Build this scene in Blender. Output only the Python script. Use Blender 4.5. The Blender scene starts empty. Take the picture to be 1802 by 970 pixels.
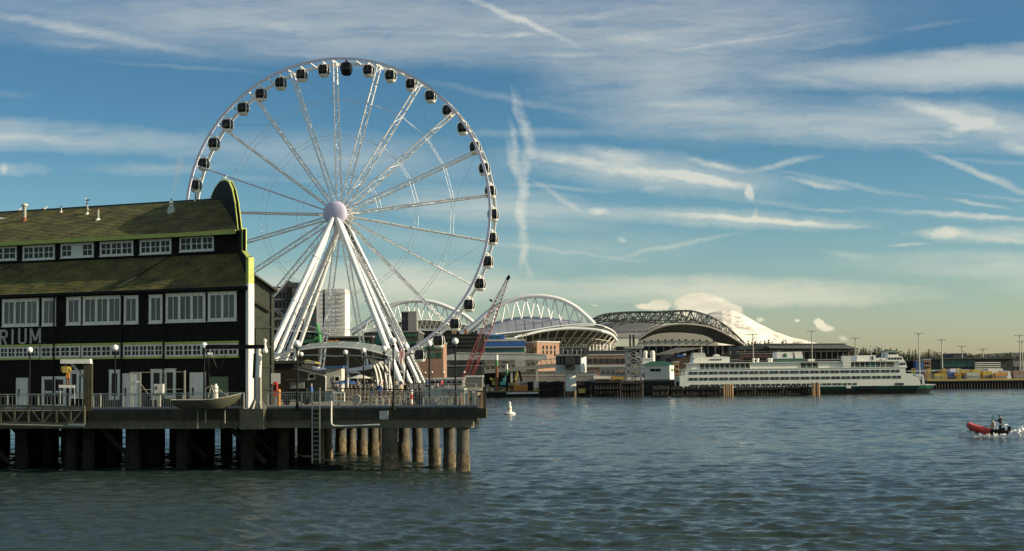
import bpy, math, random
import numpy as np
from mathutils import Vector, Matrix
random.seed(7)
SC = bpy.context.scene
COL = SC.collection
R = math.radians
# ------------------------------------------------------------------ camera
F_PX, CX, CY, CAMH = 2700.0, 901.0, 485.0, 6.2
PITCH, ROLL = math.atan(175.0 / F_PX), 0.0105
_r0 = Vector((1, 0, 0)); _f = Vector((0, math.cos(PITCH), math.sin(PITCH))); _u0 = Vector((0, -math.sin(PITCH), math.cos(PITCH)))
CR = _r0 * math.cos(ROLL) - _u0 * math.sin(ROLL)
CU = _r0 * math.sin(ROLL) + _u0 * math.cos(ROLL)
CAM = Vector((0, 0, CAMH))
cd = bpy.data.cameras.new('camera'); cam = bpy.data.objects.new('camera', cd); COL.objects.link(cam)
cd.sensor_width = 36.0; cd.lens = 36.0 * F_PX / 1802.0; cd.clip_start = 0.5; cd.clip_end = 60000
m = Matrix((CR, CU, -_f)).transposed().to_4x4(); m.translation = CAM
cam.matrix_world = m
SC.camera = cam
# ------------------------------------------------------------------ light and exposure
SUN_AZ, SUN_EL = R(98.5), R(21.0)      # azimuth clockwise from +Y (the view direction)
SC.view_settings.view_transform = 'Standard'; SC.view_settings.look = 'None'
SC.view_settings.exposure = 0.42; SC.view_settings.gamma = 1.0
sun_dir = Vector((math.sin(SUN_AZ) * math.cos(SUN_EL), math.cos(SUN_AZ) * math.cos(SUN_EL), math.sin(SUN_EL)))
ld = bpy.data.lights.new('sun', 'SUN'); ld.energy = 5.0; ld.angle = R(0.55); ld.color = (1.0, 0.86, 0.64)
lo = bpy.data.objects.new('sun', ld); COL.objects.link(lo); lo.rotation_euler = sun_dir.to_track_quat('Z', 'Y').to_euler()
# ------------------------------------------------------------------ pixel rays to world points (photo pixels -> true places)
def ray(px, py):
    return (CR * (px - CX) + CU * (CY - py) + _f * F_PX).normalized()
def P(px, py, Y):
    d = ray(px, py); return CAM + d * (Y / d.y)
def proj(p):
    d = Vector(p) - CAM; z = d.dot(_f)
    return (CX + d.dot(CR) / z * F_PX, CY - d.dot(CU) / z * F_PX)
def X_at(px, Y, H):
    u = (px - CX); pz = H - CAMH     # solve for X
    a = F_PX * CR.x - u * _f.x
    b = u * (Y * _f.y + pz * _f.z) - F_PX * (Y * CR.y + pz * CR.z)
    return b / a
def G(px, Y, H):
    return Vector((X_at(px, Y, H), Y, H))
def HZ(px):            # horizon row at this column
    return 660.0 - 0.0105 * (px - CX)
def Hpx(px, py, Y):    # height of pixel at depth Y
    return P(px, py, Y).z
# ------------------------------------------------------------------ world: Nishita sky with cirrus and contrails
CG = 8.0
W = bpy.data.worlds.new('World'); SC.world = W; W.use_nodes = True
def sky_world():
    nt = W.node_tree; nt.nodes.clear(); L = nt.links.new
    def nd(t, **k):
        n = nt.nodes.new(t)
        for a, b in k.items(): setattr(n, a, b)
        return n
    out = nd('ShaderNodeOutputWorld'); bg = nd('ShaderNodeBackground'); bg.inputs[1].default_value = 0.090
    L(bg.outputs[0], out.inputs[0])
    sky = nd('ShaderNodeTexSky', sky_type='NISHITA'); sky.sun_disc = False
    sky.sun_elevation = SUN_EL; sky.sun_rotation = SUN_AZ; sky.air_density = 1.0; sky.dust_density = 0.6; sky.ozone_density = 1.5; sky.altitude = 0
    tc = nd('ShaderNodeTexCoord')
    sep = nd('ShaderNodeSeparateXYZ'); L(tc.outputs['Generated'], sep.inputs[0])
    def mth(op, a, b=None, c=None, clamp=False):
        n = nd('ShaderNodeMath', operation=op); n.use_clamp = clamp
        for i, v in enumerate((a, b, c)):
            if v is None: continue
            if isinstance(v, (int, float)): n.inputs[i].default_value = v
            else: L(v, n.inputs[i])
        return n.outputs[0]
    # tint by elevation (greenish-warm towards the horizon; overhead raised and warmed to fill the shade)
    rp = nd('ShaderNodeValToRGB'); L(sep.outputs[2], rp.inputs[0])
    rp.color_ramp.interpolation = 'B_SPLINE'
    for i, (p, c) in enumerate([(0.0, (.86, .86, .82)), (.035, (.78, .87, .88)), (.09, (.50, .76, .88)), (.17, (.29, .56, .72)), (.23, (.33, .56, .70)), (.40, (.74, .90, .96)), (.6, (.90, .95, .86)), (1.0, (1.1, .96, .68))]):
        e = rp.color_ramp.elements[i] if i < 2 else rp.color_ramp.elements.new(p)
        e.position = p; e.color = (*c, 1)
    mul = nd('ShaderNodeMixRGB', blend_type='MULTIPLY'); mul.inputs[0].default_value = 1.0
    L(sky.outputs[0], mul.inputs[1]); L(rp.outputs[0], mul.inputs[2])
    # direction -> tangent coordinates in front, in units of 1000 per radian
    ymax = mth('MAXIMUM', sep.outputs[1], 0.05)
    tx = mth('MULTIPLY', mth('DIVIDE', sep.outputs[0], ymax), 2700.0)
    tz = mth('MULTIPLY', mth('DIVIDE', sep.outputs[2], ymax), 2700.0)
    front = mth('GREATER_THAN', sep.outputs[1], 0.06)
    cmb = nd('ShaderNodeCombineXYZ'); L(tx, cmb.inputs[0]); L(tz, cmb.inputs[1])
    def T(px, py):
        d = ray(px, py); return (d.x / d.y * 2700.0, d.z / d.y * 2700.0)
    def noise(vec, sc, sx, sy, det=5, rough=.55, dist=0.0, off=0.0, rot=0.0):
        mp = nd('ShaderNodeMapping'); L(vec, mp.inputs[0]); mp.inputs['Scale'].default_value = (sx, sy, 1); mp.inputs['Location'].default_value = (off, off * .7, off * .3)
        mp.inputs['Rotation'].default_value = (0, 0, rot)
        n = nd('ShaderNodeTexNoise'); L(mp.outputs[0], n.inputs[0]); n.inputs['Scale'].default_value = sc
        n.inputs['Detail'].default_value = det; n.inputs['Roughness'].default_value = rough; n.inputs['Distortion'].default_value = dist
        return n
    # warp
    wn = noise(cmb.outputs[0], 1.0, 1/70., 1/60., 8, .66)
    sub = nd('ShaderNodeVectorMath', operation='SUBTRACT'); L(wn.outputs['Color'], sub.inputs[0]); sub.inputs[1].default_value = (.5, .5, .5)
    scl = nd('ShaderNodeVectorMath', operation='MULTIPLY'); L(sub.outputs[0], scl.inputs[0]); scl.inputs[1].default_value = (34, 20, 0)
    add = nd('ShaderNodeVectorMath', operation='ADD'); L(cmb.outputs[0], add.inputs[0]); L(scl.outputs[0], add.inputs[1])
    warp = add.outputs[0]
    scl2 = nd('ShaderNodeVectorMath', operation='MULTIPLY'); L(sub.outputs[0], scl2.inputs[0]); scl2.inputs[1].default_value = (120, 26, 0)
    add2 = nd('ShaderNodeVectorMath', operation='ADD'); L(cmb.outputs[0], add2.inputs[0]); L(scl2.outputs[0], add2.inputs[1])
    warp2 = add2.outputs[0]
    def ell(vec, a, b, w, amp, quad=False):
        (x0, y0), (x1, y1) = T(*a), T(*b)
        cx, cy = (x0 + x1) / 2, (y0 + y1) / 2; ln = math.hypot(x1 - x0, y1 - y0) / 2; an = math.atan2(y1 - y0, x1 - x0)
        mp = nd('ShaderNodeMapping', vector_type='TEXTURE'); L(vec, mp.inputs[0])
        mp.inputs['Location'].default_value = (cx, cy, 0); mp.inputs['Rotation'].default_value = (0, 0, an); mp.inputs['Scale'].default_value = (ln, w, 1)
        g = nd('ShaderNodeTexGradient', gradient_type='QUADRATIC_SPHERE' if quad else 'SPHERICAL'); L(mp.outputs[0], g.inputs[0])
        return mth('MULTIPLY', g.outputs['Fac'], amp)
    def total(vec, lst):
        acc = None
        for e in lst:
            v = ell(vec, *e)
            acc = v if acc is None else mth('ADD', acc, v)
        return acc
    VEIL = [((-300, 10), (1250, 60), 90, .95), ((150, 20), (1700, 20), 110, .6), ((880, 60), (1560, 70), 150, .95), ((900, 130), (1420, 200), 100, .9), ((1000, 215), (1950, 205), 50, .8),
            ((1300, 140), (2350, 88), 46, 2.6), ((1420, 128), (2400, 105), 30, 2.2), ((-450, 205), (450, 262), 34, 1.4), ((250, 255), (950, 300), 55, .75), ((120, 300), (420, 295), 12, .7), ((1050, 215), (2100, 255), 34, 1.2),
            ((1480, 165), (2100, 285), 30, 1.5), ((850, 270), (1420, 335), 42, 1.5), ((600, 345), (1150, 385), 40, 1.3), ((1000, 372), (1560, 398), 20, 1.2), ((-80, 296), (90, 300), 14, .9),
            ((380, 492), (1020, 503), 44, 2.2), ((880, 505), (1680, 520), 32, 2.3), ((1250, 522), (1560, 528), 14, 1.2), ((1430, 462), (2100, 470), 28, .9), ((1580, 412), (2000, 415), 18, 1.3), ((350, 60), (1100, 105), 45, .5),
            ((1700, 490), (2000, 520), 30, .5), ((700, 440), (1300, 430), 40, .35), ((500, 400), (900, 430), 30, .35)]
    SHARP = [((-120, 2), (420, 108), 13, .55), ((790, -20), (1025, 85), 8, .85), ((893, 235), (920, 350), 12, .75), ((905, 150), (945, 300), 13, .7), ((930, 250), (914, 400), 14, .72), ((912, 340), (926, 470), 11, .62), ((925, 430), (914, 480), 8, .6), ((896, 200), (916, 300), 8, .6),
             ((895, 145), (915, 220), 7, .5), ((918, 450), (940, 495), 7, .4), ((930, 312), (1035, 382), 7, .5), ((1195, 278), (1322, 305), 7, 1.0), ((1300, 305), (1462, 272), 7, .8),
             ((1010, 258), (1150, 285), 17, .8), ((1150, 300), (1340, 333), 11, 1.7), ((960, 278), (1240, 320), 15, .8), ((890, 268), (1080, 288), 13, .7), ((1314, 322), (1324, 354), 8, 1.6), ((1370, 312), (1505, 336), 7, .9), ((1330, 362), (1328, 402), 6, .5),
             ((1040, 462), (1340, 402), 6, .5), ((1130, 372), (1560, 404), 7, 1.1), ((1590, 372), (1860, 390), 6, 1.1), ((1650, 350), (1790, 368), 5, .7), ((1600, 255), (1850, 360), 9, .85),
             ((1560, 172), (1780, 232), 15, .9), ((1650, 240), (1760, 205), 13, .8), ((1600, 410), (1720, 408), 13, 1.0), ((1640, 404), (1690, 402), 9, 1.0), ((1560, 434), (1640, 428), 3.5, .8),
             ((1080, 420), (1104, 423), 5, .8), ((1120, 336), (1180, 328), 8, .4), ((0, 296), (14, 300), 10, .9), ((1395, 365), (1520, 372), 4, .5), ((1750, 250), (1840, 275), 16, .7), ((1030, 370), (1078, 372), 9, .7)]
    rs = random.Random(21)
    for k in range(26):
        x = rs.uniform(820, 1800); y = rs.uniform(20, 470); l_ = rs.uniform(50, 190); sl = rs.uniform(-.06, .20) if y > 120 else rs.uniform(-.22, .02)
        SHARP.append(((x - l_, y - l_ * sl), (x + l_, y + l_ * sl), rs.uniform(4, 11), rs.uniform(.18, .42)))
    for k in range(8):
        x = rs.uniform(0, 800); y = rs.uniform(20, 330); l_ = rs.uniform(60, 200); SHARP.append(((x - l_, y - l_ * .06), (x + l_, y + l_ * .08), rs.uniform(4, 10), rs.uniform(.15, .3)))
    n1 = noise(warp2, 1.0, 1/420., 1/40., 7, .52, .2, 3.1, -.05)
    n2 = noise(warp2, 1.0, 1/80., 1/18., 6, .58, .3, 11.0, .05)
    veil = total(warp2, VEIL)
    dv = mth('ADD', mth('MULTIPLY', n1.outputs['Fac'], 1.5), mth('MULTIPLY', n2.outputs['Fac'], .55))
    n4 = noise(warp, 1.0, 1/110., 1/15., 9, .62, .6, 23.0, -.16)
    dv = mth('ADD', dv, mth('MULTIPLY', mth('SUBTRACT', n4.outputs['Fac'], .5), 1.15))
    veil = mth('MULTIPLY', mth('MAXIMUM', mth('MULTIPLY', veil, mth('SUBTRACT', dv, .34)), 0.0), -1.05)
    veil = mth('SUBTRACT', 1.0, mth('EXPONENT', veil))
    sharp = total(warp, SHARP)
    n5 = noise(warp, 1.0, 1/26., 1/9., 8, .68, .5, 31.0, .1)
    sharp = mth('MULTIPLY', sharp, mth('ADD', mth('MULTIPLY', n2.outputs['Fac'], 1.3), mth('SUBTRACT', mth('MULTIPLY', n5.outputs['Fac'], 2.0), .52)), clamp=True)
    # background cirrus for all directions (projected on a plane overhead)
    zz = mth('ADD', mth('MAXIMUM', sep.outputs[2], 0.0), .12)
    c2 = nd('ShaderNodeCombineXYZ'); L(mth('DIVIDE', sep.outputs[0], zz), c2.inputs[0]); L(mth('DIVIDE', sep.outputs[1], zz), c2.inputs[1])
    n3 = noise(c2.outputs[0], 1.0, .35, 1.2, 6, .6, .8, 5.0)
    hi = mth('MULTIPLY', mth('SUBTRACT', sep.outputs[2], .28), 4.0, clamp=True)
    gen = mth('MULTIPLY', mth('SUBTRACT', n3.outputs['Fac'], .43), 2.4, clamp=True)
    fr_v = mth('MULTIPLY', mth('MULTIPLY', veil, front), mth('SUBTRACT', 1.0, hi))
    notfront = mth('MAXIMUM', mth('SUBTRACT', 1.0, front), hi)
    d = mth('ADD', mth('MULTIPLY', gen, notfront), fr_v)
    d = mth('MULTIPLY', d, .78)
    d = mth('ADD', d, mth('MULTIPLY', mth('MULTIPLY', sharp, front), .62))
    CAP = [((1175, 534), (1312, 546), 26, 2.6), ((1183, 528), (1268, 529), 17, 2.6), ((1185, 560), (1320, 562), 34, 2.6), ((1110, 541), (1180, 541), 8, 2.0), ((1138, 535), (1185, 537), 11, 2.2), ((1250, 538), (1312, 542), 9, 2.2),
           ((1425, 572), (1475, 580), 9, 1.5), ((1425, 563), (1452, 570), 10, 1.9), ((1390, 563), (1410, 563), 5, .9), ((1325, 560), (1350, 565), 8, .7), ((1470, 590), (1500, 602), 10, .7), ((596, 545), (618, 572), 16, 1.4), ((600, 580), (690, 590), 14, .7), ((1030, 531), (1064, 541), 5, .5)]
    cap = total(warp, CAP)
    capd = mth('MULTIPLY', mth('SUBTRACT', mth('MULTIPLY', cap, mth('ADD', mth('MULTIPLY', n2.outputs['Fac'], 1.2), .35)), .25), 1.9, clamp=True)
    capd = mth('MULTIPLY', capd, front)
    d = mth('MINIMUM', d, .92)
    cc = nd('ShaderNodeValToRGB'); L(sep.outputs[2], cc.inputs[0]); cc.color_ramp.interpolation = 'B_SPLINE'  # cloud colour by elevation, brightened overhead as added fill
    for i, (p, c) in enumerate([(0.0, (.86, .80, .58)), (.05, (.84, .80, .62)), (.12, (.74, .77, .68)), (.22, (.54, .60, .62)), (1.0, (1.0, .92, .74))]):
        e = cc.color_ramp.elements[i] if i < 2 else cc.color_ramp.elements.new(p)
        e.position = p; e.color = (*c, 1)
    mx = nd('ShaderNodeMixRGB'); L(d, mx.inputs[0]); L(mul.outputs[0], mx.inputs[1])
    cm = nd('ShaderNodeMixRGB', blend_type='MULTIPLY'); cm.inputs[0].default_value = 1; L(cc.outputs[0], cm.inputs[1]); cm.inputs[2].default_value = (CG, CG, CG, 1)
    L(cm.outputs[0], mx.inputs[2])
    cr2 = nd('ShaderNodeMixRGB'); L(mth('MULTIPLY', mth('SUBTRACT', n2.outputs['Fac'], .3), 2.2, clamp=True), cr2.inputs[0]); cr2.inputs[1].default_value = (5.9, 5.5, 4.2, 1); cr2.inputs[2].default_value = (8.6, 7.9, 5.9, 1)
    mx2 = nd('ShaderNodeMixRGB'); L(mth('MULTIPLY', capd, .93), mx2.inputs[0]); L(mx.outputs[0], mx2.inputs[1]); L(cr2.outputs[0], mx2.inputs[2])
    L(mx2.outputs[0], bg.inputs[0])
sky_world()
# ------------------------------------------------------------------ mesh helpers
def V3(*a): return Vector(a)
class MB:
    def __init__(s): s.v = []; s.f = []
    def add(s, vs, fs):
        o = len(s.v); s.v += [tuple(p) for p in vs]; s.f += [tuple(i + o for i in f) for f in fs]; return s
    def obox(s, c, a, b, d):
        c, a, b, d = Vector(c), Vector(a), Vector(b), Vector(d)
        vs = [c + a * i + b * j + d * k for k in (-1, 1) for j in (-1, 1) for i in (-1, 1)]
        fs = [(0, 2, 3, 1), (4, 5, 7, 6), (0, 1, 5, 4), (2, 6, 7, 3), (0, 4, 6, 2), (1, 3, 7, 5)]
        if a.cross(b).dot(d) < 0: fs = [f[::-1] for f in fs]
        return s.add(vs, fs)
    def box(s, x0, x1, y0, y1, z0, z1):
        return s.obox(((x0 + x1) / 2, (y0 + y1) / 2, (z0 + z1) / 2), (abs(x1 - x0) / 2, 0, 0), (0, abs(y1 - y0) / 2, 0), (0, 0, abs(z1 - z0) / 2))
    def fbox(s, fr, s0, s1, d0, d1, h0, h1):
        return s.obox(fr.pt((s0 + s1) / 2, (d0 + d1) / 2, (h0 + h1) / 2), fr.u * ((s1 - s0) / 2), fr.n * ((d1 - d0) / 2), V3(0, 0, (h1 - h0) / 2))
    def bar(s, p, q, w, h=None, up=(0, 0, 1)):
        p, q = Vector(p), Vector(q); h = w if h is None else h; d = q - p
        if d.length < 1e-6: return s
        up = Vector(up); z = d.normalized()
        if abs(z.dot(up)) > .98: up = V3(0, 1, 0) if abs(z.y) < .9 else V3(1, 0, 0)
        x = z.cross(up).normalized(); y = x.cross(z)
        return s.obox((p + q) / 2, x * (w / 2), y * (h / 2), d / 2)
    def tube(s, p, q, r, n=8, r2=None, caps=True):
        p, q = Vector(p), Vector(q); r2 = r if r2 is None else r2; z = (q - p).normalized()
        up = V3(0, 0, 1) if abs(z.z) < .95 else V3(1, 0, 0)
        x = z.cross(up).normalized(); y = z.cross(x); o = len(s.v)
        for c, rr in ((p, r), (q, r2)):
            for i in range(n):
                a = 2 * math.pi * i / n; s.v.append(tuple(c + x * (rr * math.cos(a)) + y * (rr * math.sin(a))))
        for i in range(n): s.f.append((o + i, o + (i + 1) % n, o + n + (i + 1) % n, o + n + i))
        if caps: s.f.append(tuple(o + i for i in range(n))[::-1]); s.f.append(tuple(o + n + i for i in range(n)))
        return s
    def path(s, pts, r, n=8):
        pts = [Vector(p) for p in pts]
        o = len(s.v); px = None
        for k, c in enumerate(pts):
            z = (pts[min(k + 1, len(pts) - 1)] - pts[max(k - 1, 0)]).normalized()
            if px is None: px = z.cross(V3(0, 0, 1) if abs(z.z) < .95 else V3(1, 0, 0)).normalized()
            px = (px - z * px.dot(z)).normalized(); y = z.cross(px)
            rr = r[k] if isinstance(r, (list, tuple)) else r
            for i in range(n):
                a = 2 * math.pi * i / n; s.v.append(tuple(c + px * (rr * math.cos(a)) + y * (rr * math.sin(a))))
        for k in range(len(pts) - 1):
            for i in range(n): s.f.append((o + k * n + i, o + k * n + (i + 1) % n, o + (k + 1) * n + (i + 1) % n, o + (k + 1) * n + i))
        s.f.append(tuple(o + i for i in range(n))[::-1]); e = o + (len(pts) - 1) * n; s.f.append(tuple(e + i for i in range(n)))
        return s
    def lathe(s, c, prof, n=12, axis=None):
        c = Vector(c); o = len(s.v)
        ax = Vector(axis).normalized() if axis is not None else V3(0, 0, 1)
        t = V3(1, 0, 0) if abs(ax.x) < .9 else V3(0, 1, 0); x = ax.cross(t).normalized(); y = ax.cross(x)
        if axis is None: x, y = V3(1, 0, 0), V3(0, 1, 0)
        for r, h in prof:
            for i in range(n):
                a = 2 * math.pi * i / n; s.v.append(tuple(c + x * (r * math.cos(a)) + y * (r * math.sin(a)) + ax * h))
        for k in range(len(prof) - 1):
            for i in range(n): s.f.append((o + k * n + i, o + k * n + (i + 1) % n, o + (k + 1) * n + (i + 1) % n, o + (k + 1) * n + i))
        s.f.append(tuple(o + i for i in range(n))[::-1]); e = o + (len(prof) - 1) * n; s.f.append(tuple(e + i for i in range(n)))
        return s
    def sph(s, c, r, n=12, m_=8, sz=1.0, sx=1.0, sy=1.0):
        c = Vector(c); o = len(s.v)
        for j in range(m_ + 1):
            t = math.pi * j / m_; rr = max(math.sin(t), 1e-3)
            for i in range(n):
                a = 2 * math.pi * i / n
                s.v.append((c.x + r * sx * rr * math.cos(a), c.y + r * sy * rr * math.sin(a), c.z - r * sz * math.cos(t)))
        for j in range(m_):
            for i in range(n): s.f.append((o + j * n + i, o + j * n + (i + 1) % n, o + (j + 1) * n + (i + 1) % n, o + (j + 1) * n + i))
        return s
    def prism(s, pts, ext):      # closed polygon of world points extruded by vector
        pts = [Vector(p) for p in pts]; ext = Vector(ext); n = len(pts); o = len(s.v)
        nn = V3(0, 0, 0)
        for i in range(n): nn += pts[i].cross(pts[(i + 1) % n])
        if nn.dot(ext) > 0: pts = pts[::-1]
        s.v += [tuple(p) for p in pts] + [tuple(p + ext) for p in pts]
        s.f.append(tuple(range(o, o + n))); s.f.append(tuple(range(o + 2 * n - 1, o + n - 1, -1)))
        for i in range(n):
            j = (i + 1) % n; s.f.append((o + j, o + i, o + n + i, o + n + j))
        return s
    def quad(s, *p): return s.add(p, [tuple(range(len(p)))])
    def loft(s, rings, closed=True, caps=True):
        n = len(rings[0]); o = len(s.v)
        for r_ in rings: s.v += [tuple(p) for p in r_]
        for k in range(len(rings) - 1):
            for i in range(n if closed else n - 1):
                s.f.append((o + k * n + i, o + k * n + (i + 1) % n, o + (k + 1) * n + (i + 1) % n, o + (k + 1) * n + i))
        if caps: s.f.append(tuple(o + i for i in range(n))[::-1]); e = o + (len(rings) - 1) * n; s.f.append(tuple(e + i for i in range(n)))
        return s
    def mesh(s, name, mat, off=V3(0, 0, 0), smooth=False):
        me = bpy.data.meshes.new(name)
        me.from_pydata([(v[0] - off.x, v[1] - off.y, v[2] - off.z) for v in s.v], [], s.f)
        if mat is not None: me.materials.append(M[mat])
        if smooth:
            me.polygons.foreach_set('use_smooth', [True] * len(me.polygons))
            try: me.set_sharp_from_angle(angle=R(40))
            except Exception: pass
        me.update(); return me
    def build(s, name, mat, parent=None, smooth=False, label=None, kind=None):
        off = worldloc(parent)
        o = bpy.data.objects.new(name, s.mesh(name, mat, off, smooth)); COL.objects.link(o)
        if parent is not None: o.parent = parent
        if label: o['label'] = label
        if kind: o['kind'] = kind
        return o
def worldloc(o):
    v = V3(0, 0, 0)
    while o is not None: v = v + o.location; o = o.parent
    return v
def tag(o, label=None, cat=None, group=None, kind=None):
    for k, x in (('label', label), ('category', cat), ('group', group), ('kind', kind)):
        if x: o[k] = x
    return o
def thing(name, label, cat, loc=(0, 0, 0), group=None):
    o = bpy.data.objects.new(name, None); COL.objects.link(o); o.location = Vector(loc); o.empty_display_size = .3
    return tag(o, label, cat, group)
def inst(name, me, loc, parent=None, rotz=0.0, scale=None, label=None):     # a piece that shares its mesh with its fellows
    o = bpy.data.objects.new(name, me); COL.objects.link(o); o.parent = parent
    o.location = Vector(loc) - worldloc(parent); o.rotation_euler = (0, 0, rotz)
    if scale is not None: o.scale = scale
    if label: o['label'] = label
    return o
def copy_tree(o, parent=None):
    c = o.copy(); COL.objects.link(c); c.parent = parent
    for ch in list(o.children): copy_tree(ch, c)
    return c
def place(o, loc, rotz=0.0, label=None, group=None, scale=None):
    o.location = Vector(loc); o.rotation_euler = (0, 0, rotz)
    if scale: o.scale = (scale,) * 3
    return tag(o, label, None, group)
class Frame:                 # a vertical plane: origin, direction along (u), outward normal (n, towards the viewer)
    def __init__(s, a, b):
        a, b = Vector(a), Vector(b); s.o = V3(a.x, a.y, 0); s.u = (V3(b.x, b.y, 0) - s.o); s.len = s.u.length; s.u.normalize()
        s.n = V3(s.u.y, -s.u.x, 0)
    def pt(s, a, d, h): return s.o + s.u * a + s.n * d + V3(0, 0, h)
    def pix(s, px, py, d=0.0):
        r_ = ray(px, py); o = s.o + s.n * d; t = (o - CAM).dot(s.n) / r_.dot(s.n); q = CAM + r_ * t
        return ((q - s.o).dot(s.u), q.z)
    def rz(s): return math.atan2(s.u.y, s.u.x)
# ------------------------------------------------------------------ materials
M = {}
def mat(key, col, rough=.6, var=.25, scale=3.0, metal=0.0, bump=0.0, bscale=None, col2=None, spec=.5, stretch=(1, 1, 1), emit=None, rnd=0.0, dirt=0.0):
    m_ = bpy.data.materials.new(key); m_.use_nodes = True; nt = m_.node_tree; L = nt.links.new
    b = nt.nodes['Principled BSDF']; b.inputs['Roughness'].default_value = rough; b.inputs['Metallic'].default_value = metal
    b.inputs['Specular IOR Level'].default_value = spec
    tc = nt.nodes.new('ShaderNodeTexCoord'); mp = nt.nodes.new('ShaderNodeMapping'); mp.inputs['Scale'].default_value = stretch
    L(tc.outputs['Object'], mp.inputs[0])
    nz = nt.nodes.new('ShaderNodeTexNoise'); L(mp.outputs[0], nz.inputs[0]); nz.inputs['Scale'].default_value = scale; nz.inputs['Detail'].default_value = 5; nz.inputs['Roughness'].default_value = .65
    rp = nt.nodes.new('ShaderNodeValToRGB'); L(nz.outputs['Fac'], rp.inputs[0])
    c1 = col; c2 = col2 or tuple(min(1, c * (1 + var)) for c in col)
    lo_ = tuple(c * (1 - var) for c in col) if not col2 else col
    rp.color_ramp.elements[0].position = .32; rp.color_ramp.elements[0].color = (*lo_, 1)
    rp.color_ramp.elements[1].position = .68; rp.color_ramp.elements[1].color = (*c2, 1)
    last = rp.outputs[0]
    if dirt:                       # rust and grime streaks running down
        mp2 = nt.nodes.new('ShaderNodeMapping'); mp2.inputs['Scale'].default_value = (2.5, 2.5, .25); L(tc.outputs['Object'], mp2.inputs[0])
        n2 = nt.nodes.new('ShaderNodeTexNoise'); L(mp2.outputs[0], n2.inputs[0]); n2.inputs['Scale'].default_value = 1.6; n2.inputs['Detail'].default_value = 6
        r2 = nt.nodes.new('ShaderNodeValToRGB'); L(n2.outputs['Fac'], r2.inputs[0]); r2.color_ramp.elements[0].position = .52; r2.color_ramp.elements[1].position = .75
        r2.color_ramp.elements[0].color = (0, 0, 0, 1); r2.color_ramp.elements[1].color = (dirt, dirt, dirt, 1)
        mx = nt.nodes.new('ShaderNodeMixRGB'); L(r2.outputs[0], mx.inputs[0]); L(last, mx.inputs[1]); mx.inputs[2].default_value = (.10, .07, .045, 1); last = mx.outputs[0]
    if rnd:
        oi = nt.nodes.new('ShaderNodeObjectInfo'); mr = nt.nodes.new('ShaderNodeMapRange'); L(oi.outputs['Random'], mr.inputs[0]); mr.inputs[3].default_value = 1 - rnd; mr.inputs[4].default_value = 1 + rnd
        mx = nt.nodes.new('ShaderNodeVectorMath'); mx.operation = 'SCALE'; L(last, mx.inputs[0]); L(mr.outputs[0], mx.inputs['Scale']); last = mx.outputs[0]
    L(last, b.inputs['Base Color'])
    if bump:
        bn = nt.nodes.new('ShaderNodeBump'); bn.inputs['Strength'].default_value = bump; bn.inputs['Distance'].default_value = .05
        nb = nt.nodes.new('ShaderNodeTexNoise'); L(mp.outputs[0], nb.inputs[0]); nb.inputs['Scale'].default_value = bscale or scale * 4; nb.inputs['Detail'].default_value = 4
        L(nb.outputs['Fac'], bn.inputs['Height']); L(bn.outputs[0], b.inputs['Normal'])
    if emit: b.inputs['Emission Color'].default_value = (*emit[:3], 1); b.inputs['Emission Strength'].default_value = emit[3]
    M[key] = m_; return m_
mat('white', (.80, .78, .68), .45, .06, 2.0, dirt=.12)
mat('wheel_white', (.86, .85, .80), .45, .05, .6, dirt=.10)
mat('wheel_lilac', (.62, .58, .74), .4, .04, .6)
mat('rim_lilac', (.78, .74, .82), .4, .04, .6)  # lilac tint of the lit LEDs put into the rim colour
mat('trim_white', (.78, .75, .63), .6, .12, 4.0, dirt=.25)
mat('grey_white', (.55, .54, .46), .6, .15, 2.0, dirt=.3)
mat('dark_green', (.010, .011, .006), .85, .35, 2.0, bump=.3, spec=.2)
mat('shed_green', (.045, .055, .035), .8, .25, 2.0, bump=.2)
mat('kiosk_green', (.10, .12, .085), .8, .2, 2.0)
mat('moss_green', (.11, .16, .08), .7, .15, 1.0)
mat('lime_trim', (.42, .48, .10), .6, .15, 3.0, dirt=.2)
mat('shingle', (.040, .039, .010), .92, .0, .8, col2=(.165, .155, .032), bump=.7, bscale=14, dirt=.55)
mat('glass_dark', (.008, .009, .008), .12, .2, 3, spec=.22)
mat('glass_curtain', (.085, .095, .075), .25, .3, 1.2, stretch=(6, 6, .4), rnd=.3)
mat('glass_teal', (.02, .09, .085), .15, .3, .5)
mat('glass_ferry', (.035, .045, .042), .2, .4, .7, rnd=.5)
mat('glass_green', (.04, .12, .07), .18, .3, .5, rnd=.3)
mat('black_metal', (.007, .007, .007), .5, .2, 4, spec=.15)
mat('gallery_glass', (.007, .009, .010), .10, .2, 1, spec=.4)
mat('steel', (.32, .34, .33), .45, .15, 5, metal=.6, dirt=.3)
mat('galv', (.34, .33, .26), .55, .15, 5, dirt=.35)
mat('rail', (.42, .41, .33), .55, .2, 6, dirt=.3)
mat('rail_blue', (.17, .18, .17), .5, .2, 4)
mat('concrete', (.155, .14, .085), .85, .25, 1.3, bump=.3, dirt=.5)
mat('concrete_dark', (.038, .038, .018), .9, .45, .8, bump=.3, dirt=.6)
mat('concrete_pale', (.46, .45, .39), .8, .15, .4, dirt=.2)
mat('pile', (.085, .075, .05), .85, .5, 1.5, bump=.6, dirt=.5)
mat('barnacle', (.025, .02, .012), .95, .0, 3.5, col2=(.24, .18, .10), bump=1.0, bscale=14)
mat('wood_dark', (.030, .026, .020), .9, .5, 2.0, stretch=(2, 2, .3), rnd=.35)
mat('wood_tan', (.36, .22, .11), .85, .3, 2.0, stretch=(2, 2, .3), rnd=.2)
mat('deck_board', (.20, .18, .13), .9, .3, 2.0)
mat('globe', (.92, .91, .86), .25, .02, 3)
mat('yellow', (.52, .38, .07), .5, .2, 3, dirt=.2)
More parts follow.
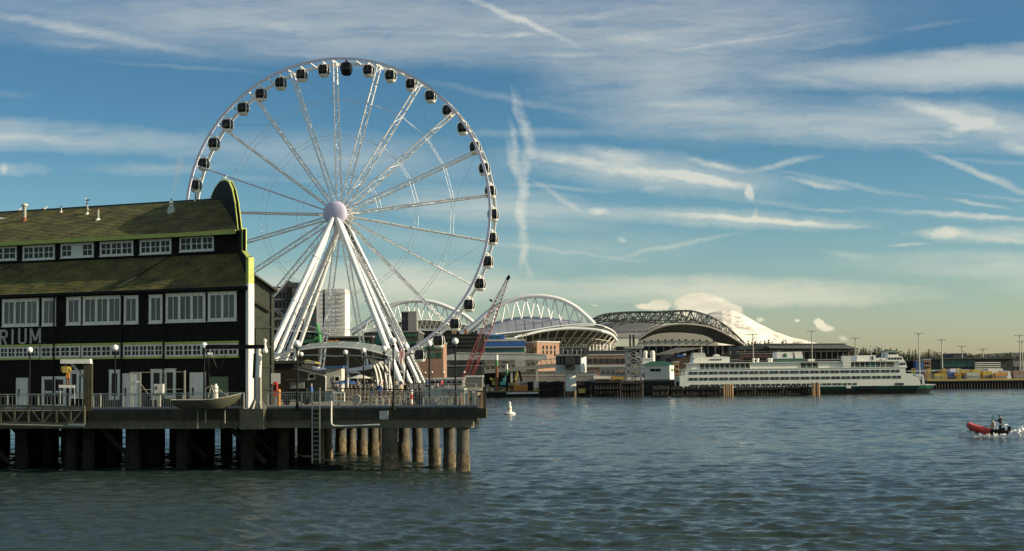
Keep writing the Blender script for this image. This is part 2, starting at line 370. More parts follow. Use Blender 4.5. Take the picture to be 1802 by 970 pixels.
mat('orange', (.60, .25, .04), .55, .2, 2, dirt=.1)
mat('red', (.50, .04, .03), .5, .2, 2)
mat('crane_red', (.20, .03, .025), .6, .25, 2)
mat('blue', (.03, .11, .34), .5, .15, 1)
mat('blue2', (.05, .11, .26), .6, .25, 1)
mat('brick', (.30, .175, .11), .85, .15, .8, rnd=0)
mat('brick_dark', (.085, .05, .035), .85, .25, .8)
mat('brown_dark', (.020, .017, .012), .85, .35, .4, spec=.25)
mat('bowl_dark', (.14, .125, .095), .8, .3, .04)
mat('shell_brown', (.085, .078, .06), .8, .3, .04)
mat('pile_wet_shaded', (.022, .020, .014), .9, .4, 1.5, bump=.5, dirt=.4, spec=.2)  # wet creosote wood, with the shade under the deck put into its colour
mat('crust_shaded', (.015, .013, .009), .95, .0, 5.0, col2=(.045, .04, .028), bump=1.0, bscale=14, spec=.2)  # darker copy of the barnacle crust, under-deck shade put into the colour
mat('ferry_white', (.80, .80, .66), .5, .05, .15, dirt=.10)
mat('ferry_green', (.006, .085, .045), .45, .12, .3, dirt=.1)
mat('hull_dark', (.006, .012, .009), .6, .3, .5, spec=.2)
mat('port_grey', (.22, .215, .19), .8, .15, .3)
mat('port_dark', (.035, .036, .028), .8, .25, .2)
mat('roof_green', (.01, .085, .045), .6, .15, .8)
mat('stadium_white', (.82, .81, .76), .4, .03, .05)
mat('stadium_roof', (.30, .30, .33), .45, .10, .03)
mat('stadium_tan', (.42, .38, .30), .7, .12, .05)
mat('park_steel', (.055, .065, .055), .6, .12, .05)
mat('park_roof', (.24, .23, .20), .7, .10, .03)
mat('olive', (.07, .072, .042), .5, .2, 2, dirt=.2)
mat('leaf', (.05, .065, .025), .9, .4, .12, rnd=.35)
mat('leaf_conifer', (.022, .032, .018), .95, .3, .2, rnd=.3)
mat('leaf_bare', (.11, .085, .055), .95, .3, .15, rnd=.25)
mat('bark', (.06, .045, .03), .9, .3, 1)
mat('skin', (.45, .28, .20), .6, .1, 3)
mat('cloth_black', (.015, .015, .017), .85, .3, 3)
mat('cloth_dark', (.06, .06, .07), .85, .3, 3)
mat('cloth_red', (.45, .05, .04), .85, .2, 3)
mat('cloth_blue', (.06, .12, .28), .85, .2, 3)
mat('cloth_tan', (.35, .29, .2), .85, .2, 3)
mat('gull_white', (.78, .77, .72), .7, .05, 5)
mat('gull_grey', (.32, .34, .36), .7, .05, 5)
mat('land', (.15, .14, .10), .95, .3, .02)
mat('hill', (.04, .048, .024), .95, .4, .01)
mat('apt_brown', (.14, .135, .12), .8, .2, .15)
mat('apt_dark', (.06, .06, .058), .8, .25, .15)
mat('scaffold_white', (.74, .70, .62), .9, .12, .35, bump=.6, bscale=1.2)
mat('canopy', (.20, .23, .20), .5, .12, .3)
mat('rust', (.20, .075, .03), .85, .4, 2)
mat('stripe_red', (.5, .05, .05), .7, .1, 2)
mat('green_paint', (.06, .22, .07), .6, .2, 1)
mat('aqua', (.16, .50, .42), .5, .15, 1)
mat('letter', (.42, .42, .37), .6, .15, 2)
mat('foam', (.88, .88, .83), .8, .06, 3, bump=.8)

_m = M['foam']; _nt = _m.node_tree; _b = _nt.nodes['Principled BSDF']; _t = _nt.nodes.new('ShaderNodeBsdfTranslucent'); _t.inputs[0].default_value = (.95, .95, .9, 1)
_x = _nt.nodes.new('ShaderNodeMixShader'); _x.inputs[0].default_value = .15; _nt.links.new(_b.outputs[0], _x.inputs[1]); _nt.links.new(_t.outputs[0], _x.inputs[2])
_nt.links.new(_x.outputs[0], _nt.nodes['Material Output'].inputs['Surface'])
# ------------------------------------------------------------------ water
def water():
    rng = np.random.RandomState(3)
    ys = [14.0]
    while ys[-1] < 560: ys.append(ys[-1] * 1.0 + (max(.11, ys[-1] * .0021) if ys[-1] > 46 else .5))
    ys = np.array(ys); nx = 640
    t = np.linspace(-1, 1, nx)
    X = (ys[:, None] * .36 + 10) * t[None, :]; Y = np.repeat(ys[:, None], nx, 1)
    Z = np.zeros_like(X)
    gx = (ys * .72 + 20) / nx; gy = np.gradient(ys); g = np.maximum(gx, gy)
    DX = np.zeros_like(X); DY = np.zeros_like(X)
    for i in range(150):
        lam = .30 * (6.0 / .30) ** (rng.rand() ** 1.25); k = 2 * math.pi / lam
        th = R(-94) + rng.randn() * R(27)
        amp = .0060 * lam ** .40 * (.5 + rng.rand())
        if lam > 3.5: amp *= .5
        ph = rng.rand() * 6.28
        fade = np.clip((lam / (g * 2.6)) - 1, 0, 1)[:, None]
        a = k * (X * math.cos(th) + Y * math.sin(th)) + ph
        Z += fade * amp * np.cos(a); s_ = fade * amp * .8 * np.sin(a)
        DX -= s_ * math.cos(th); DY -= s_ * math.sin(th)
    # gusts: calmer and rougher patches
    pat = .75 + .35 * np.sin(X * .045 + 1.3 * np.sin(Y * .021)) * np.sin(Y * .033 + .7 * np.sin(X * .03))
    shelter = 1 - .08 / (1 + np.exp((X + 8 + .0 * Y) / 4.0)) * (Y > 20)
    Z *= pat * shelter
    Z -= Z[-40:].mean() * 0
    v = np.stack([X + DX, Y + DY, Z], -1).reshape(-1, 3)
    ny = len(ys); idx = np.arange(ny * nx).reshape(ny, nx)
    f = np.stack([idx[:-1, :-1], idx[:-1, 1:], idx[1:, 1:], idx[1:, :-1]], -1).reshape(-1, 4)
    me = bpy.data.meshes.new('water'); me.vertices.add(len(v)); me.vertices.foreach_set('co', v.ravel().astype(np.float32))
    me.loops.add(f.size); me.loops.foreach_set('vertex_index', f.ravel().astype(np.int32))
    me.polygons.add(len(f)); me.polygons.foreach_set('loop_start', np.arange(0, f.size, 4, dtype=np.int32))
    me.polygons.foreach_set('loop_total', np.full(len(f), 4, dtype=np.int32)); me.polygons.foreach_set('use_smooth', np.ones(len(f), bool))
    me.update(calc_edges=True)
    m_ = bpy.data.materials.new('water'); m_.use_nodes = True; nt = m_.node_tree; L = nt.links.new; b = nt.nodes['Principled BSDF']
    b.inputs['Base Color'].default_value = (.026, .042, .034, 1); b.inputs['Roughness'].default_value = .07; b.inputs['IOR'].default_value = 1.333
    geo = nt.nodes.new('ShaderNodeNewGeometry')
    def nz(sx, sy, det, rot=0.0):
        mp = nt.nodes.new('ShaderNodeMapping'); L(geo.outputs['Position'], mp.inputs[0]); mp.inputs['Scale'].default_value = (sx, sy, 1); mp.inputs['Rotation'].default_value = (0, 0, rot)
        n = nt.nodes.new('ShaderNodeTexNoise'); L(mp.outputs[0], n.inputs[0]); n.inputs['Scale'].default_value = 1.0; n.inputs['Detail'].default_value = det; n.inputs['Roughness'].default_value = .6; n.inputs['Distortion'].default_value = .4
        return n.outputs['Fac']
    b1 = nt.nodes.new('ShaderNodeBump'); b1.inputs['Strength'].default_value = 1.0; b1.inputs['Distance'].default_value = .050; L(nz(1.5, 4.2, 7, .08), b1.inputs['Height'])
    b2 = nt.nodes.new('ShaderNodeBump'); b2.inputs['Strength'].default_value = 1.0; b2.inputs['Distance'].default_value = .09; L(nz(.34, 1.1, 5, -.06), b2.inputs['Height'])
    L(b1.outputs[0], b2.inputs['Normal']); L(b2.outputs[0], b.inputs['Normal'])
    me.materials.append(m_)
    o = bpy.data.objects.new('water', me); COL.objects.link(o); o['kind'] = 'structure'
water()
# side waters beyond the fine sheet, and the sea bed plane that closes the view
sb = MB(); sb.quad((-6000, -300, -.6), (6000, -300, -.6), (6000, 14.5, -.6), (-6000, 14.5, -.6))
sb.quad((-6000, 14.5, -.6), (-15.2, 14.5, -.6), (-211, 558, -.6), (-6000, 558, -.6)); sb.quad((15.2, 14.5, -.6), (6000, 14.5, -.6), (6000, 558, -.6), (211, 558, -.6))
bm_w = bpy.data.objects.new('outer_water', sb.mesh('outer_water', None)); COL.objects.link(bm_w); bm_w.data.materials.append(bpy.data.materials['water']); bm_w['kind'] = 'structure'; bm_w.location.z = .6
# ------------------------------------------------------------------ land
DECK = 4.0
mb = MB()
# quay land: begins behind the ferry terminal, runs to the horizon
shore = [(-600, 330), (-140, 330), (-20, 330), (-16, 448), (100, 450), (104, 525), (900, 560), (9000, 900)]
top = [V3(x, y, 2.6) for x, y in shore]; far = [V3(x * 1.0 if abs(x) > 600 else x * 20, 30000, 2.6) for x, y in shore]
for i in range(len(top) - 1):
    mb.quad(top[i], top[i + 1], V3(-14000 + 28000 * (i + 1) / 7, 32000, 2.6), V3(-14000 + 28000 * i / 7, 32000, 2.6))
    mb.quad(top[i] - V3(0, 0, 6), top[i + 1] - V3(0, 0, 6), top[i + 1], top[i])
tag(mb.build('ground', 'land'), kind='structure')
# ------------------------------------------------------------------ the near pier
ZE = 100.7
E0 = G(846, ZE, DECK); E1 = G(165, 106.3, DECK); edir = (E0 - E1).normalized()
EL = E0 - edir * 70                               # far left, outside the frame
vdir = V3(-.325, .946, 0).normalized()            # the skewed pier end runs back-left
E2 = E0 + vdir * 52
EF = Frame(EL, E0)                                # edge frame: s along the edge (s = EF.len at the corner)
SE = EF.len
pier = thing('pier', 'timber and concrete pier on round piles under the dark green shed', 'pier', E0)
# deck slab
dk = MB(); dk.prism([EL, E0, E2, EL + vdir * 52 + V3(0, 0, 0)], (0, 0, -.35)); dk.build('deck', 'deck_board', pier)
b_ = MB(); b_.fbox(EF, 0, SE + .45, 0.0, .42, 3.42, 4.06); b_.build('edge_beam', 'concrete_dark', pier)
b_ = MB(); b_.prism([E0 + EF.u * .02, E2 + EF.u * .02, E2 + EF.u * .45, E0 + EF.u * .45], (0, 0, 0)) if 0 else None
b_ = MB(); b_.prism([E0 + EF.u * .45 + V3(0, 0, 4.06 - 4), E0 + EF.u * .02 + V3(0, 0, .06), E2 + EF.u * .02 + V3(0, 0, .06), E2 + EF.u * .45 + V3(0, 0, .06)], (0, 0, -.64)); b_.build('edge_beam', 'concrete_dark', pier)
segs = [0, 22, 30.2, 44.5, 52.0, 58.5, SE - .6]
for i in range(len(segs) - 1):
    c = MB(); c.fbox(EF, segs[i] + .02, segs[i + 1] - .02, -.75, .12 + .03 * (i % 2), 2.82 - .04 * (i % 2), 3.41); c.build('cap_beam', 'concrete', pier)
c = MB(); c.prism([E0 + V3(-1.3, 0, -.6), E0 + V3(-.5, 0, -.6), E2 + V3(-.5, 0, -.6), E2 + V3(-1.3, 0, -.6)], (0, 0, -.55)); c.build('cap_beam', 'concrete', pier)
for k in range(1, 9):
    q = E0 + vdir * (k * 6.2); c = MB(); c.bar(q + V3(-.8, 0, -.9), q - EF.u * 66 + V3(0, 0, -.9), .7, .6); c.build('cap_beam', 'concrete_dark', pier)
# piles: upper concrete shaft and barnacled foot
def pile_mesh(r, h0, h1, matn, wob=.03, n=14):
    mb = MB(); rings = []
    kk = 7
    for j in range(kk):
        h = h0 + (h1 - h0) * j / (kk - 1)
        rings.append([V3((r + random.uniform(-wob, wob)) * math.cos(2 * math.pi * i / n), (r + random.uniform(-wob, wob)) * math.sin(2 * math.pi * i / n), h) for i in range(n)])
    mb.loft(rings); return mb.mesh('pile', matn, smooth=True)
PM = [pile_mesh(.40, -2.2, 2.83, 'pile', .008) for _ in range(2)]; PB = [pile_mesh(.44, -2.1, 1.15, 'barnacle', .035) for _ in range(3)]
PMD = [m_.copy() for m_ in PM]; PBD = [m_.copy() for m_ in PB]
for m_ in PMD: m_.materials.clear(); m_.materials.append(M['pile_wet_shaded'])
for m_ in PBD: m_.materials.clear(); m_.materials.append(M['crust_shaded'])
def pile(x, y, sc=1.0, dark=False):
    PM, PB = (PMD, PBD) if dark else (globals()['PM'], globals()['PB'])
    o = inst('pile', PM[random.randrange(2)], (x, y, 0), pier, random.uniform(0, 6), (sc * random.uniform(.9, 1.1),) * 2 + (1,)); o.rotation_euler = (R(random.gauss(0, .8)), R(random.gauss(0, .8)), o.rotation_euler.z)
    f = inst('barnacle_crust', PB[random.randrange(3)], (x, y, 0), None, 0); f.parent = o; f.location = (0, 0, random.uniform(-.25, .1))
# end row (seen lit at the right)
for px, zz in ((815, 101.2), (791, 104.0), (765, 107.6), (735, 111.5), (711, 116.5), (657, 121), (637, 123), (618, 125), (599, 127)):
    p = G(px, zz, 0); pile(p.x, p.y)
p = G(686, 102.2, 0); pile(p.x, p.y, 1.32)
for px, zz, sc in ((670, 131, 1), (684, 128, 1), (575, 118, 1), (560, 110, 1.1)): p = G(px, zz, 0); pile(p.x, p.y, sc)
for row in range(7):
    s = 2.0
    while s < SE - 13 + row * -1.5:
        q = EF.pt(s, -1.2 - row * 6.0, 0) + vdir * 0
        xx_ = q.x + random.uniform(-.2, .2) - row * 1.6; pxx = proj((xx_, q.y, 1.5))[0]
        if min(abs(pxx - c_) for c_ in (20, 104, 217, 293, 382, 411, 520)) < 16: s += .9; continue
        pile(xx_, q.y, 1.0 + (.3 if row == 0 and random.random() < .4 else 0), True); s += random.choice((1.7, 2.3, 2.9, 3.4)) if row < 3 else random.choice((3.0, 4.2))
# dark cross bracing under the deck
c = MB()
for k in range(16):
    a = EF.pt(4 + k * 3.2, -1.6 - (k % 3) * 5, 2.7); b = EF.pt(6.5 + k * 3.2, -1.6 - (k % 3) * 5, .4)
    MB().bar(a, b, .22, .3).build('brace', 'wood_dark', pier)
# dark timber wall added behind the piles to keep the underside dark
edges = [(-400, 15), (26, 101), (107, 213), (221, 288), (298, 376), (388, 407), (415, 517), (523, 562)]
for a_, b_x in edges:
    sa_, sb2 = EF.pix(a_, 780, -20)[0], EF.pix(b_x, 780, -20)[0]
    MB().fbox(EF, max(0, sa_), sb2, -20.3, -20, -1.5, 3.0).build('bulkhead', 'pile_wet_shaded', pier)
# concrete stub under the davit
sp, _ = EF.pix(450, 735); c = MB(); c.fbox(EF, sp - .85, sp + .85, .1, .75, 2.75, 4.12); c.build('bracket', 'concrete', pier)
sp, _ = EF.pix(679, 730); c = MB(); c.fbox(EF, sp - .29, sp + .3, .44, .5, 3.36, 3.92); c.build('sign_plate', 'grey_white', pier)
# ------------------------------------------------------------------ railing along the pier edge
def railing(name, fr, s0, s1, d, label, h=4.06, postm='rail', group=None, bal=.13, post_step=2.4):
    t = thing(name, label, 'railing', fr.pt(s0, d, h), group)
    pm = MB().box(-.035, .035, -.035, .035, 0, 1.12).mesh('post', postm)
    n = max(1, round((s1 - s0) / post_step))
    for i in range(n + 1):
        inst('post', pm, fr.pt(s0 + (s1 - s0) * i / n, d, h), t, fr.rz())
    MB().bar(fr.pt(s0, d, h + 1.13), fr.pt(s1, d, h + 1.13), .06, .07).build('top_rail', postm, t)
    MB().bar(fr.pt(s0, d, h + .2), fr.pt(s1, d, h + .2), .04, .04).bar(fr.pt(s0, d, h + 1.0), fr.pt(s1, d, h + 1.0), .03, .03).build('lower_rail', postm, t)
    MB().tube(fr.pt(s0, d + .06, h + .1), fr.pt(s1, d + .06, h + .1), .10).build('pipe', 'rail_blue', t)
    b = MB(); s = s0
    while s < s1: b.bar(fr.pt(s, d, h + .2), fr.pt(s, d, h + 1.0), .022); s += bal
    b.build('balusters', postm, t, kind='stuff')
    return t
sL, _ = EF.pix(165, 700); sC, _ = EF.pix(840, 700)
s450, _ = EF.pix(452, 700)
railing('railing', EF, sL, s450 - .9, .1, 'grey steel railing on the pier edge in front of the green shed')
railing('railing', EF, s450 + .8, sC, .1, 'grey steel railing on the pier edge right of the davit post')
railing('railing', EF, 4, sL - .3, -1.6, 'plain grey railing behind the gangway at far left', bal=.3)
EE = Frame(E0 + EF.u * .1, E2 + EF.u * .1)
t = thing('fence', 'weathered timber post fence turning the corner at the pier end', 'fence', EE.pt(0, 0, 4.06))
wp = MB().box(-.07, .07, -.07, .07, 0, 1.15).mesh('post', 'wood_tan')
for i in range(34): inst('post', wp, EE.pt(.1 + i * 1.5, 0, 4.06), t, random.uniform(-.1, .1))
MB().bar(EE.pt(0, 0, 5.15), EE.pt(50, 0, 5.15), .08, .1).build('top_rail', 'wood_dark', t)
c = MB().box(-.11, .11, -.11, .11, 0, 1.45).mesh('corner_post', 'wood_dark'); inst('corner_post', c, EE.pt(-.2, .1, 4.0), t)
c = MB().box(-.1, .1, -.05, .05, 0, 1.1).mesh('board', 'trim_white')
for q in (820, 833): inst('board', c, EF.pt(EF.pix(q, 700)[0], -.1, 4.08), t)
# ------------------------------------------------------------------ the green shed
FZ = 113.0
B0 = G(437, FZ, DECK); B1 = G(0, FZ / .93, DECK); bd = (B0 - B1).normalized(); BL = B0 - bd * 52
BF = Frame(BL, B0); SB = BF.len
PF_o = B0
PV = vdir                                         # parapet direction (skewed gable end)
def pv(v, h, s=0.0): return B0 + BF.u * s + PV * v + V3(0, 0, h - DECK)
shed = thing('shed', 'long dark green timber pier shed with mossy shingle roofs and stepped gable', 'building', B0)
def par(b, s0, s1, v0, v1, ha0, hb0, ha1, hb1): pass
def slab(pts_b, th, name, matn, label=None, parent=shed):     # sloping roof slab from 4 world points
    return MB().prism(pts_b, (0, 0, -th)).build(name, matn, parent, label=label)
def bs(s, v, h): return BL + BF.u * s + PV * v + V3(0, 0, h - DECK)
H_EAVE, V1, H1, H2, V2, HR = 13.0, 5.0, 15.75, 17.35, 14.6, 21.0
# walls
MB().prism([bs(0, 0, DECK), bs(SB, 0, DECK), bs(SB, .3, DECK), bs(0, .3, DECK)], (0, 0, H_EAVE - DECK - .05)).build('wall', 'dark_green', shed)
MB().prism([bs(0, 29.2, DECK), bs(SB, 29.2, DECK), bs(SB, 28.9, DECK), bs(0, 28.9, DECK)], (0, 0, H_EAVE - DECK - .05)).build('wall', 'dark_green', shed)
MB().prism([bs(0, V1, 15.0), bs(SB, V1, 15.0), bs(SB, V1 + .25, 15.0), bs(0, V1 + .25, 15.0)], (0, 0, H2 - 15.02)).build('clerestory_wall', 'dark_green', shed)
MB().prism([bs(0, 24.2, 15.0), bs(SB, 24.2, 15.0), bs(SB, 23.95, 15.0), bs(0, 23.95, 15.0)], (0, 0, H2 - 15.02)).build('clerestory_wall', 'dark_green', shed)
# roofs (finely uneven shingle courses)
def shingle_roof(v0, h0, v1, h1, name, s1=SB, courses=22):
    mb = MB(); ns = 60; rng = random.Random(int(v0 * 10))
    for k in range(courses):
        a, b = k / courses, (k + 1) / courses
        for j in range(ns):
            sa, sb_ = s1 * j / ns, s1 * (j + 1) / ns; up = .035 + rng.uniform(-.012, .018)
            va, vb, ha, hb = v0 + (v1 - v0) * a, v0 + (v1 - v0) * b, h0 + (h1 - h0) * a, h0 + (h1 - h0) * b
            p = [bs(sa, va, ha + up), bs(sb_, va, ha + up), bs(sb_, vb, hb + .004), bs(sa, vb, hb + .004)]
            q0, q1 = bs(sa, va, ha - .02), bs(sb_, va, ha - .02)
            mb.add([*p, q0, q1], [(0, 1, 2, 3), (4, 5, 1, 0)])
    o = mb.build(name, 'shingle', shed); return o
def roof(v0, h0, v1, h1):
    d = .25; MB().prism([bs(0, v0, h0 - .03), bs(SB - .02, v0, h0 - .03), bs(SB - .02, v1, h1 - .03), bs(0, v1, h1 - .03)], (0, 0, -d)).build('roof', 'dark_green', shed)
    o = shingle_roof(v0, h0, v1, h1, 'shingles'); o['kind'] = 'stuff'
roof(-.45, H_EAVE - .1, V1, H1); roof(V1 - .55, H2 + .1, V2, HR)
roof(29.65, H_EAVE - .1, 24.2, H1); roof(24.75, H2 + .1, V2, HR)
MB().prism([bs(0, V2 - .12, HR + .02), bs(SB - .1, V2 - .12, HR + .02), bs(SB - .1, V2 + .12, HR + .02), bs(0, V2 + .12, HR + .02)], (0, 0, .1)).build('ridge_cap', 'concrete_dark', shed)
MB().bar(bs(0, V1 - .62, H2 + .02), bs(SB - .3, V1 - .62, H2 + .02), .16, .30).build('gutter', 'lime_trim', shed)
MB().bar(bs(0, -.52, H_EAVE - .16), bs(SB - .3, -.52, H_EAVE - .16), .14, .2).build('gutter', 'black_metal', shed)
# stepped gable parapet
ps, pn = V3(0, 0, 0), None
PFr = Frame(B0, B0 + PV * 30)
def gpx(px, py):      # pixel on the parapet plane -> (v, h)
    return PFr.pix(px, py)
prof = [(0, 15.25), (3.0, 15.25)]
step = [(3.0, 15.6), (3.0, 17.35), (3.05, 17.45), (5.0, 17.45), (5.6, 18.4), (6.6, 19.8), (8.0, 21.0), (9.8, 21.85), (11.8, 22.25), (V2, 22.45)]
half = [(0, 14.9), (3.0, 15.75)] + step[1:]
full = half + [(2 * V2 - v, h) for v, h in half[::-1][1:]]
poly = [pv(0, DECK)] + [pv(v, h) for v, h in full] + [pv(2 * V2, DECK)]
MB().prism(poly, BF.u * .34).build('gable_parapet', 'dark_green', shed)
PW = V3(.70, .714, 0); PN = V3(.714, -.70, 0)
c = MB()
for i in range(len(full) - 1):
    (va, ha), (vb, hb) = full[i], full[i + 1]
    n_ = V3(0, 0, 0); a, b = pv(va, ha, -.04), pv(vb, hb, -.04); d = (b - a)
    if d.length < .02: continue
    nn = d.cross(PW).normalized()
    if nn.z < -.05 or (abs(nn.z) <= .05 and nn.dot(PV) > 0 and va < V2): nn = -nn
    if abs(nn.z) <= .05 and va >= V2 and nn.dot(PV) < 0: nn = -nn
    ex = d.normalized() * .03
    c.add([a - ex, b + ex, b + ex + PW * .42, a - ex + PW * .42, a - ex + nn * .1, b + ex + nn * .1, b + ex + PW * .42 + nn * .1, a - ex + PW * .42 + nn * .1],
          [(0, 1, 2, 3), (7, 6, 5, 4), (0, 4, 5, 1), (1, 5, 6, 2), (2, 6, 7, 3), (3, 7, 4, 0)])
c.build('parapet_coping', 'lime_trim', shed)
MB().obox(pv(0, 14.08, 0) + BF.n * .1 + BF.u * .2, PW * .25, PN * .16, (0, 0, .97)).build('corner_board', 'lime_trim', shed)
MB().obox(pv(0, 8.55, 0) + BF.n * .1 + BF.u * .2, PW * .25, PN * .17, (0, 0, 4.55)).build('corner_board', 'trim_white', shed)
MB().obox(pv(.06, 15.08, .16), BF.u * .12, PV * .12, (0, 0, .1)).obox(pv(V2, 22.6, .16), BF.u * .1, PV * .1, (0, 0, .08)).build('finial', 'trim_white', shed)
# white windows
def win(fr, s0, s1, h0, h1, cols, rows, parent, fw=.11, glass='glass_curtain', solid=(), name='window', frm='trim_white', mull=1, sill=True, mw=.035):
    b = MB(); dd = .09
    b.fbox(fr, s0, s0 + fw, 0.005, dd, h0, h1); b.fbox(fr, s1 - fw, s1, 0.005, dd, h0, h1)
    b.fbox(fr, s0 + fw, s1 - fw, 0.005, dd - .004, h1 - fw, h1); b.fbox(fr, s0 + fw, s1 - fw, 0.005, dd - .004, h0, h0 + fw)
    if sill: b.fbox(fr, s0 - .04, s1 + .04, 0.005, dd + .05, h0 - .07, h0 - .002); b.fbox(fr, s0 - .04, s1 + .04, 0.005, dd + .02, h1 + .002, h1 + .06)
    W_ = (s1 - s0 - fw) / cols
    for i in range(1, cols): b.fbox(fr, s0 + fw / 2 + W_ * i - fw * .5, s0 + fw / 2 + W_ * i + fw * .5, 0.005, dd - .006, h0 + fw, h1 - fw)
    for i in range(cols):
        a0 = s0 + fw / 2 + W_ * i + fw * .5; a1 = a0 + W_ - fw
        for k in range(1, mull + 1): x = a0 + (a1 - a0) * k / (mull + 1); b.fbox(fr, x - mw / 2, x + mw / 2, .02, dd - .02, h0 + fw, h1 - fw)
        for k in range(1, rows): y = h0 + fw + (h1 - h0 - 2 * fw) * k / rows; b.fbox(fr, a0, a1, .02, dd - .024, y - mw / 2, y + mw / 2)
    w = b.build(name, frm, parent)
    for i in range(cols):
        a0 = s0 + fw / 2 + W_ * i + fw * .5; a1 = a0 + W_ - fw
        MB().fbox(fr, a0, a1, .002, .022 if i not in solid else .07, h0 + fw, h1 - fw).build('pane', glass if i not in solid else frm, None).parent = w
    for ch in w.children: 
        if ch.name.startswith('pane'):
            off = worldloc(w); ch.data.transform(Matrix.Translation(-off))
    return w
def pxwin(fr, x0, y0, x1, y1, d=0.0, **k):
    a, b = fr.pix(x0, y1, d), fr.pix(x1, y0, d); a2, b2 = fr.pix(x0, y0, d), fr.pix(x1, y1, d)
    return (a[0] + a2[0]) / 2, (b[0] + b2[0]) / 2, (a[1] + b2[1]) / 2, (b[1] + a2[1]) / 2
# second floor windows
for x0, x1, y0, y1, cols in ((-75, -2, 530, 577, 3), (5, 69, 527, 574, 3), (75, 99, 525.5, 573, 1), (118, 143, 524, 571.5, 1), (147, 215, 522, 570.5, 3), (219, 244, 521.5, 569.5, 1), (263, 287, 520, 568.5, 1), (292.5, 362, 517, 566.5, 3), (367, 417, 514.5, 564.5, 2)):
    s0, s1, h0, h1 = pxwin(BF, x0, y0, x1, y1); win(BF, s0, s1, h0, h1, cols, 1, shed, fw=.2, mw=.05)
for x0, x1 in ((-170, -150), (-145, -82)):
    s0, s1, h0, h1 = pxwin(BF, x0, 532, x1, 579); win(BF, s0, s1, h0, h1, 1 if x1 - x0 < 30 else 3, 1, shed, fw=.2)
# clerestory windows, three casements each
CF = Frame(bs(0, V1, 15), bs(SB, V1, 15))
for x0, x1, y0, y1, sol in ((-110, -50, 442, 463, ()), (-38, 30, 435, 459, ()), (41, 97, 432.5, 457, ()), (108, 165.5, 428.5, 453, (1,)), (177, 235, 425.5, 450, ()), (247, 302, 422, 447, ()), (317, 377, 416, 442, ())):
    s0, s1, h0, h1 = pxwin(CF, x0, y0, x1, y1); win(CF, s0, s1, h0, h1, 3, 2, shed, fw=.14, glass='glass_dark', solid=sol, mull=1 if 1 else 0, mw=.055)
# the long strip of small windows between lime bands
for x0, x1, n in ((-150, -76, 5), (-74, -2, 5), (0, 70, 5), (72.5, 142, 4), (144.5, 214, 4), (217.5, 288, 5), (291, 420, 8)):
    y0, y1 = 610.5 - .0185 * x0, 630 - .010 * x0
    s0, s1, h0, h1 = pxwin(BF, x0, y0, x1, y1)
    ww = win(BF, s0, s1, h0, h1, n, 2, shed, fw=.13, glass='glass_dark', sill=False, mw=.055)
    MB().fbox(BF, s0 - .02, s1 + .05, .005, .13, h1 + .003, h1 + .17).build('band', 'lime_trim', shed)
    MB().fbox(BF, s0 - .02, s1 + .05, .005, .13, h0 - .15, h0 - .003).build('band', 'lime_trim', shed)
# ground floor openings
def panel_door(fr, s0, s1, h0, h1, matn='trim_white', louver=True, name='door'):
    b = MB(); b.fbox(fr, s0, s0 + .07, .005, .1, h0, h1); b.fbox(fr, s1 - .07, s1, .005, .1, h0, h1); b.fbox(fr, s0 + .07, s1 - .07, .005, .1, h1 - .07, h1)
    b.fbox(fr, s0 + .07, s1 - .07, .005, .06, h0, h1 - .07)
    o = b.build(name, matn, shed)
    b = MB(); b.fbox(fr, s0 + .22, s0 + .32, .061, .1, h0 + .9, h0 + 1.15 if not louver else h0 + 1.5)
    h = b.build('handle', 'black_metal', None); h.parent = o; h.data.transform(Matrix.Translation(-worldloc(o)))
    return o
for x0, x1, y0 in ((29.5, 50, 665), (216.5, 247, 657), (335, 363, 655.5)):
    s0, s1, h0, h1 = pxwin(BF, x0, y0, x1, 712); panel_door(BF, s0, s1, 4.0, h1)
s0, s1, h0, h1 = pxwin(BF, 74.5, 662.5, 117, 712); win(BF, s0, s1, 4.05, h1, 2, 2, shed, fw=.24, glass='glass_dark', name='door', sill=False, mull=0, mw=.16)
for x0, x1, y0, y1, cols, gl in ((123, 140, 653, 700, 1, 'glass_dark'), (143.5, 163, 652, 700, 1, 'glass_dark'), (193, 212, 652, 702, 1, 'glass_dark'), (266.5, 286.5, 651, 702, 1, 'glass_dark'), (289.5, 310, 650, 700, 1, 'glass_dark')):
    s0, s1, h0, h1 = pxwin(BF, x0, y0, x1, y1); win(BF, s0, s1, h0, h1, cols, 1, shed, fw=.22, glass=gl, mull=0)
s0, s1, h0, h1 = pxwin(BF, 369.5, 663, 402, 712); MB().fbox(BF, s0, s1, .005, .05, 4.3, h1).build('shutter', 'moss_green', shed)
# board and batten seams in the dark wall
c = MB(); s = .6
while s < SB - .4: c.fbox(BF, s, s + .045, .004, .016, 4.0, 12.85); s += .41
c.build('batten', 'dark_green', shed, kind='stuff')
for px in (99.6, 216, 290): 
    s0, _ = BF.pix(px, 600); MB().tube(BF.pt(s0 - .12 if px < 110 else s0, .2, 4.1), BF.pt(s0 - .12 if px < 110 else s0, .2, 12.8), .06).build('downpipe', 'black_metal', shed)
